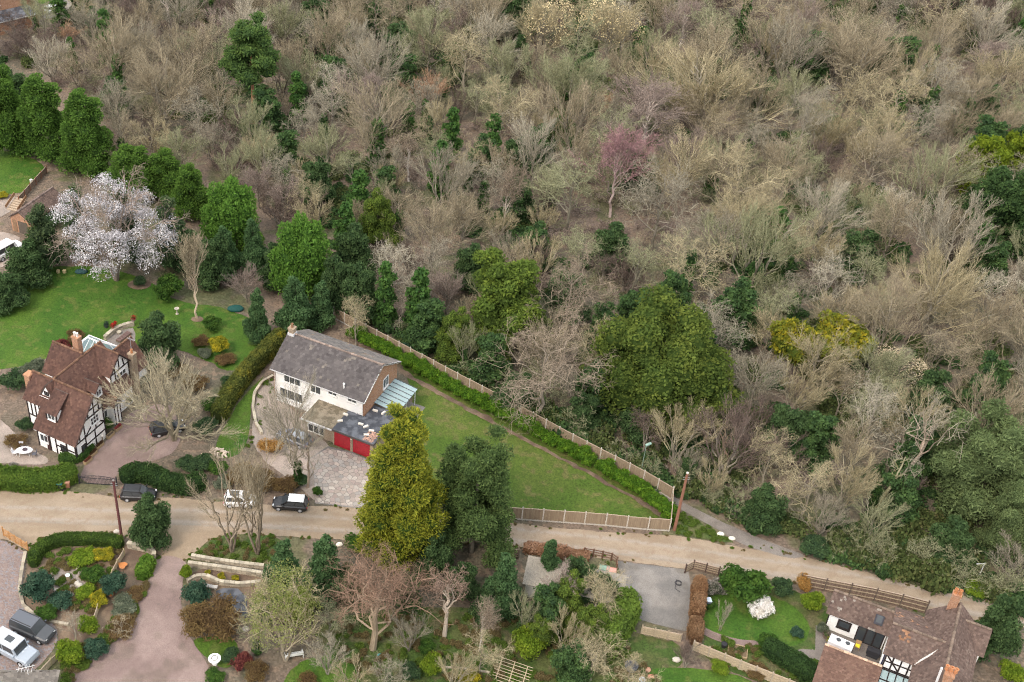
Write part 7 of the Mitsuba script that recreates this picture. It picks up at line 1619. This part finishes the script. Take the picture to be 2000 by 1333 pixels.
# red flower pots on the terrace wall
def pot(label, at, r, h, col, fl=None, z=0., grp=None, name='flower_pot'):
    k = thing(name, label, 'flower pot', grp)
    part(k, 'pot', lathe([(.01, z), (r * .72, z), (r, z + h), (r * 1.06, z + h), (r * 1.06, z + h - .04), (r * .9, z + h - .05), (.01, z + h - .06)], 14, col, (at[0], at[1], 0)), smooth=False)
    if fl: part(k, 'flowers', xf(foliage([(0, 0, z + h + .1, r * 1.3, r * 1.3, r)], 160, .12, fl, 3, core=.6, clump=.2), np.array([[1, 0, 0, at[0]], [0, 1, 0, at[1]], [0, 0, 1, 0], [0, 0, 0, 1]])), 'm_leaf')
RF = [(.05, .08, .03), (.5, .04, .04), (.62, .07, .05)]
pot('red flowers at the left end of the curved terrace wall', (-28.91,127.98), .25, .3, (.3, .15, .1), RF, .66); pot('small red flowers left of centre on the curved terrace wall', (-28.66,128.54), .2, .28, (.3, .15, .1), RF, .66); pot('red flowers at the right end of the curved terrace wall', (-26.42,129.54), .32, .35, (.25, .2, .18), RF, .66)
pot('dark pot with drooping plant beside the terrace wall', (-29.92,128.98), .3, .5, (.05, .06, .06), [(.04, .07, .05), (.07, .11, .08)])
pot('round stone urn on the terrace behind the cottage', (-28.08,127.65), .3, .35, (.42, .38, .3)); pot('left terracotta pot beside the dark bucket chair', (28.46,73.87), .33, .45, (.45, .24, .15), [(.06, .1, .03), (.12, .18, .05)]); pot('middle terracotta pot beside the dark bucket chair', (29.09,74.34), .28, .4, (.45, .26, .18)); pot('right terracotta pot beside the dark bucket chair', (29.2,73.46), .3, .42, (.45, .22, .14))
pot('black pot by the raised bed in the right garden', (37,77.29), .28, .5, (.03, .03, .035))
pot('yellow-flowering pot at the corner of the patio', (47.32,77.78), .3, .3, (.25, .2, .15), [(.2, .24, .03), (.5, .5, .04)])
pot('green pot plant beside the white wall of the patio', (47.12,78.4), .3, .4, (.2, .15, .12), [(.1, .15, .05), (.3, .2, .2)])
k = thing('bird_bath', 'stone bird bath on the big lawn near the slender bare tree', 'bird bath'); x, y = (-21.09,131.93)
part(k, 'pedestal', lathe([(.01, 0), (.22, 0), (.2, .1), (.09, .18), (.08, .7), (.14, .78)], 12, (.4, .36, .3), (x, y, 0))); part(k, 'bowl', lathe([(.05, .76), (.3, .86), (.34, .93), (.3, .93), (.05, .84)], 14, (.45, .41, .34), (x, y, 0)))
k = thing('sundial', 'pale sundial on a stump in the round garden', 'sundial'); x, y = (-27.31,85.74)
part(k, 'pedestal', lathe([(.01, 0), (.24, 0), (.22, .35), (.24, .7), (.01, .7)], 12, (.36, .29, .18), (x, y, 0))); part(k, 'dial', cat(lathe([(.01, .7), (.22, .7), (.25, .78), (.01, .8)], 14, (.62, .72, .7), (x, y, 0)), beam((x, y, .8), (x + .12, y, .98), .03, .05, (.6, .68, .66))))
rk = random.Random(3)
for (u, lab) in (((-28.93,86.64), 'grey boulder at the left of the gravel circle'), ((-26.47,85.39), 'upper grey boulder right of the sundial'), ((-26.11,85.05), 'lower grey boulder right of the sundial'), ((-28.31,84.38), 'flat boulder at the lower left of the gravel circle'), ((-26.65,87.4), 'boulder at the top right of the gravel circle'), ((-26.83,83.84), 'pale flat rock at the bottom of the gravel circle'), ((40.35,92.1), 'yellow-white stone on the grass triangle by the footpath'), ((41.39,91.5), 'white stone at the tip of the grass triangle'), ((0.16,90.62), 'white stone on the lane edge left of the golden conifer'), ((-23.39,92.47), 'pale stone at the foot of the dark telegraph pole'), ((-8.97,79.41), 'brown rocks beside the brown dome shrub'), ((32.13,75.71), 'grey rounded boulder under the bare shrub at the bottom')):
    m = ico(2, (.5, .46, .4) if 'white' not in lab else (.72, .68, .58)); s = rk.uniform(.28, .42)
    v = m[0] * (1 + .5 * (meshkit.fbm(m[0] * 1.3 + rk.uniform(0, 50), 3)[:, None] - .5)) * [s, s * .75, s * .55]
    solo('boulder', lab, 'stone', (v + [u[0], u[1], s * .25], m[1], m[2]), smooth=40)
for u, s, lab in (((-22.06,87.54), .48, 'large fresh-cut orange tree stump beside the mossy fence'), ((-22.7,83.7), .34, 'smaller orange tree stump lower down the mossy fence')):
    k = thing('tree_stump', lab, 'tree stump')
    a = np.linspace(0, 2 * np.pi, 19)[:-1]; r = s * (1 + .14 * np.sin(a * 3) + .08 * np.sin(a * 5 + 1))
    part(k, 'bark', slab(np.c_[u[0] + r * np.cos(a), u[1] + r * np.sin(a)], 0, .3, (.2, .13, .09))); part(k, 'cut_face', slab(np.c_[u[0] + r * .93 * np.cos(a), u[1] + r * .93 * np.sin(a)], .3, .315, (.5, .2, .07)))
k = thing('stone_bench', 'curved grey stone bench on the slate patch', 'bench'); F = Fr((-12.79,84.65), -15)
part(k, 'seat', F.xf(slab([(-.75, -.2), (-.3, -.28), (.3, -.28), (.75, -.2), (.7, .2), (.3, .1), (-.3, .1), (-.7, .2)], .4, .5, (.42, .4, .37)))); part(k, 'leg', F.box(-.55, -.4, -.15, .12, 0, .4, (.4, .38, .35))); part(k, 'leg', F.box(.4, .55, -.15, .12, 0, .4, (.4, .38, .35)))
k = thing('round_table', 'round white mosaic garden table beside the tarmac drive', 'table'); x, y = (-11.64,75.35)
part(k, 'tabletop', lathe([(.01, .68), (.6, .68), (.62, .72), (.6, .76), (.01, .76)], 24, (.78, .78, .77), (x, y, 0))); part(k, 'pedestal', lathe([(.01, 0), (.3, 0), (.1, .1), (.08, .68)], 10, (.6, .6, .6), (x, y, 0)))
solo('wreath', 'dark twig ornament lying on the round white table', 'ornament', cat([tube([(x + .3 * math.cos(a), y + .3 * math.sin(a), .78), (x + .3 * math.cos(a + .7), y + .3 * math.sin(a + .7), .8)], .03, 5, (.2, .2, .15)) for a in np.arange(0, 6.2, .7)]), kind='thing')
def bench(label, at, rot, L, col):
    F = Fr(at, rot); k = thing('garden_bench', label, 'bench')
    for i in range(4): part(k, 'seat_slat', F.box(-L / 2, L / 2, -.25 + i * .13, -.15 + i * .13, .42, .45, col))
    for i in range(4): part(k, 'back_slat', F.box(-L / 2, L / 2, .28 + i * .025, .3 + i * .025, .5 + i * .12, .59 + i * .12, col))
    for s in (-1, 1):
        part(k, 'leg', F.box(s * (L / 2 - .04) - .03, s * (L / 2 - .04) + .03, -.26, -.2, 0, .62, col)); part(k, 'leg', F.box(s * (L / 2 - .04) - .03, s * (L / 2 - .04) + .03, .26, .32, 0, .95, col)); part(k, 'armrest', F.box(s * (L / 2 - .04) - .035, s * (L / 2 - .04) + .035, -.28, .28, .62, .66, col))
bench('white slatted garden bench under the budding tree', (-4.19,76.07), 192, 1.8, (.7, .7, .68))
k = thing('trellis', 'rustic pole trellis lying over the rough garden at the bottom', 'trellis'); F = Fr((16.31,73.81), -22)
for i in range(3): part(k, 'upright', tube([F.p(-1.3 + i * 1.25, -1.2, .15), F.p(-1.3 + i * 1.25, 1.1 - .1 * i, 1.0)], .045, 6, (.45, .36, .24)))
for i in range(8): part(k, 'crossbar', tube([F.p(-1.7, -1.1 + i * .3 + .05 * (i % 2), .25 + .1 * i), F.p(1.7, -1.1 + i * .3 - .05 * (i % 3), .23 + .1 * i)], .03, 6, (.48, .39, .28)))
solo('bucket_chair', 'dark grey bucket-shaped garden chair at the bottom', 'chair', xf(lathe([(.01, .25), (.4, .28), (.55, .6), (.62, .95), (.57, .95), (.5, .6), (.36, .36), (.01, .34)], 16, (.1, .11, .13), (0, 0, 0)), np.array([[1, 0, 0, (27.51,74.4)[0]], [0, 1, 0, (27.51,74.4)[1]], [0, 0, 1, 0], [0, 0, 0, 1]])))
solo('small_table', 'pale round side table at the very bottom edge', 'table', cat(lathe([(.01, .45), (.32, .45), (.32, .49), (.01, .49)], 16, (.6, .65, .7), (*(28.32,73.11), 0)), lathe([(.01, 0), (.2, 0), (.04, .05), (.04, .45)], 8, (.4, .4, .42), (*(28.32,73.11), 0))))
k = thing('raised_bed', 'square wooden raised bed in the right garden', 'raised bed'); F = Fr((38.17,76.68), -18)
for q in ((-.9, .9, -.7, -.64), (-.9, .9, .64, .7), (-.9, -.84, -.64, .64), (.84, .9, -.64, .64)): part(k, 'board', F.box(*q, 0, .28, (.4, .3, .18)))
part(k, 'soil', F.box(-.84, .84, -.64, .64, 0, .2, (.14, .1, .06))); part(k, 'plants', F.xf(foliage([(-.4, 0, .25, .3, .3, .12), (.3, .2, .25, .35, .3, .12)], 200, .12, [(.06, .1, .03), (.1, .16, .04)], 2, core=.5)), 'm_leaf')
solo('hose', 'dark hose lying coiled on the parking pad', 'hose', cat([tube([((34.44,85.33)[0] + r * math.cos(a), (34.44,85.33)[1] + r * math.sin(a), .07) for a in np.linspace(0, e, 16)], .03, 5, (.04, .04, .045)) for r, e in ((.35, 5.6), (.25, 6.2))] + [tube([(*(34.4,85.87), .07), (*(33.93,84.65), .07), (*(34.32,84.11), .07)], .03, 5, (.04, .04, .045))]))
for u, c, lab in (((27.83,86.64), (.5, .27, .22), 'pinkish crate at the end of the corrugated shed'), ((27.15,86.91), (.2, .3, .24), 'green crate left of the pinkish one')):
    F = Fr(u, -14); k = thing('crate', lab, 'crate')
    part(k, 'box', cat(F.box(-.5, .5, -.35, -.3, 0, .6, c), F.box(-.5, .5, .3, .35, 0, .6, c), F.box(-.5, -.45, -.3, .3, 0, .6, c), F.box(.45, .5, -.3, .3, 0, .6, c))); part(k, 'cover', F.box(-.46, .46, -.31, .31, .5, .56, tuple(np.array(c) * 1.25)))
k = thing('patio_table', 'white cloth-covered table with stools on the patio by the extension', 'table'); F = Fr(tuple(R.p(2.1, -3.0)[:2]), -34)
part(k, 'tablecloth', F.box(-1.1, 1.1, -.55, .55, .35, .76, (.72, .72, .74)))
for sx in (-1, 1):
    for sy in (-1, 1): part(k, 'leg', F.box(sx * .95 - .03, sx * .95 + .03, sy * .45 - .03, sy * .45 + .03, 0, .35, (.3, .3, .3)))
for a, b, lab in ((-.3, .05, 'dark bowl on the left of the white patio table'), (.55, .1, 'dark glass jar on the right of the white patio table')):
    q = F.p(a, b); solo('bowl', lab, 'bowl', lathe([(.01, .77), (.14, .77), (.22, .88), (.19, .88), (.01, .8)], 12, (.08, .09, .1), (q[0], q[1], 0)))
for a, lab in ((-.4, 'left red-brown stool in front of the white patio table'), (.3, 'middle red-brown stool in front of the white patio table'), (.95, 'right red-brown stool in front of the white patio table')):
    G_ = Fr(tuple(F.p(a, -.85)[:2]), -34); k = thing('stool', lab, 'stool')
    part(k, 'seat', G_.box(-.25, .25, -.16, .16, .4, .46, (.38, .17, .11)))
    for sx in (-.2, .2): part(k, 'leg', G_.box(sx - .03, sx + .03, -.12, .12, 0, .4, (.3, .14, .1)))
chair('wooden chair with yellow cushion in front of the folding doors', tuple(R.p(3.55, -2.4)[:2]), 240, (.35, .22, .12))
solo('cushion', 'bright yellow cushion on the wooden chair by the folding doors', 'cushion', Fr(tuple(R.p(3.55, -2.4)[:2]), 240).box(-.2, .2, -.2, .2, .455, .53, (.62, .58, .04)))
solo('barbecue_cover', 'black covered barbecue beside the folding doors', 'barbecue', cat(R.beam((5.0, -2.6, .45), (5.0, -2.6, .95), 1.2, .6, (.03, .03, .035), (0, 1, 0)), R.beam((5.0, -2.6, .0), (5.0, -2.6, .45), 1.0, .5, (.035, .035, .04), (0, 1, 0))))
for u, s, lab, c in (((44.93,74.63), .5, 'blue plastic sheet beside the end wall of the low outbuilding', (.03, .13, .5)), ((4.05,76.25), .34, 'small blue-green cloth under the broad pinkish tree', (.03, .3, .35)), ((-35.26,141.68), .9, 'teal green cover at the edge of the lawn under the magnolia', (.025, .065, .07)), ((-13.49,132.85), 1.1, 'teal netting cover at the edge of the big lawn', (.015, .075, .065))):
    m = ico(2, c); v = m[0] * (1 + .4 * (meshkit.fbm(m[0] * 1.7 + s, 3)[:, None] - .5)) * [s, s * .6, s * .4]
    solo('ground_cover_sheet', lab, 'cover', (v + [u[0], u[1], s * .2], m[1], m[2]), smooth=True)
for u, lab in (((-38.43,141.68), 'left straw-coloured stool on the lawn edge under the magnolia'), ((-37.58,141.68), 'right straw-coloured stool on the lawn edge under the magnolia')):
    solo('log_stool', lab, 'stool', lathe([(.01, 0), (.26, 0), (.27, .4), (.01, .42)], 12, (.5, .4, .22), (*u, 0)))
for u, r, lab in (((-26.94,138.82), 1.6, 'bare brown mulch ring on the big lawn below the magnolia'), ((-18.3,130.79), .8, 'mulch ring at the foot of the slender bare tree')):
    a = np.linspace(0, 2 * np.pi, 15)[:-1]; solo('mulch_ring', lab, 'soil', sheet(np.c_[u[0] + r * np.cos(a), u[1] + r * .8 * np.sin(a)], .05, .1, 1), 'm_soil', kind='structure')
k = thing('garden_steps', 'wooden garden steps at the left edge above the brick garage', 'steps'); F = Fr((-48.21,158.13), 68)
for i in range(6): part(k, 'tread', F.box(i * .42, i * .42 + .36, -.95, .95, i * .13, i * .13 + .14, (.42, .33, .24)))
for s in (-1, 1): part(k, 'side_rail', F.beam((-.1, s * 1.05, .5), (2.5, s * 1.05, 1.4), .08, .5, (.28, .17, .1), (0, 0, 1)))
k = thing('garden_lounger', 'brown cushioned lounger on the terrace behind the cottage', 'lounger'); F = Fr((-27.33,126.56), 58)
for i in range(5): part(k, 'cushion', F.box(-1.1 + i * .45, -.69 + i * .45, -.35, .35, .3, .42, (.14, .09, .08)))
part(k, 'frame', cat(F.box(-1.12, 1.15, -.38, .38, .22, .29, (.2, .15, .1)), *[F.box(a, a + .06, b, b + .06, 0, .22, (.2, .15, .1)) for a in (-1.05, 1.0) for b in (-.35, .29)]))
solo('garden_urn', 'white ornaments beside the red-brown garden fence', 'ornament', cat(lathe([(.01, 0), (.2, 0), (.12, .2), (.22, .5), (.25, .8), (.01, .8)], 10, (.6, .6, .58), (*(-46.89,166), 0)), lathe([(.01, 0), (.18, 0), (.1, .15), (.2, .45), (.01, .5)], 10, (.6, .6, .58), (*(-46.95,164.76), 0))))
k = thing('broken_trunk', 'broken tree trunk with pale orange split wood near the top of the wood', 'dead tree'); x, y = (9.76,224.08)
part(k, 'trunk', tube([(x, y, 0), (x, y, 3.), (x + .1, y, 4.2)], [.35, .3, .22], 8, (.22, .16, .12))); part(k, 'split_wood', tube([(x + .1, y - .3, 1.2), (x + .05, y - .28, 3.0), (x + .2, y - .1, 4.6)], [.18, .2, .03], 6, (.6, .42, .26)))

# ------------------------------------------------------------------ crazy paving of the white house's drive, stone by stone
CR = Polygon([(-2.5,96.92),(-2.68,101.11),(-3.24,103.8),(-1.17,105.7),(1.63,104.83),(3.81,103.46),(3.44,96.68),(2.21,96.13)])
struct('house_drive', sheet([(-2.5,96.76),(-2.68,101.11),(-3.36,103.8),(-1.17,106.05),(1.75,105.01),(3.93,103.46),(3.55,96.68),(2.21,95.98)], .03, 0, 0), 'm_tarmac')
rc_ = np.random.default_rng(6); pts = []
b = CR.bounds
while len(pts) < 295:
    q = (rc_.uniform(b[0], b[2]), rc_.uniform(b[1], b[3]))
    if CR.contains(Point(q)) and all((q[0] - a) ** 2 + (q[1] - c) ** 2 > .2 for a, c in pts[-400:]): pts.append(q)
    elif rc_.random() < .0006: break
vor = shapely.voronoi_polygons(MultiPoint(pts), extend_to=CR)
i = 0
PAVE = [(.33, .28, .245), (.37, .315, .275), (.31, .285, .26), (.39, .325, .28), (.42, .375, .33), (.34, .275, .245)]
for g in vor.geoms:
    g = g.intersection(CR).buffer(-.03).simplify(.02)
    if g.is_empty or g.geom_type != 'Polygon' or g.area < .05: continue
    h = .045 + .012 * rc_.random()
    part('house_drive', 'paving_stone', slab(list(g.exterior.coords)[:-1], .03, h, tuple(np.array(PAVE[rc_.integers(6)]) * rc_.uniform(.85, 1.1))))
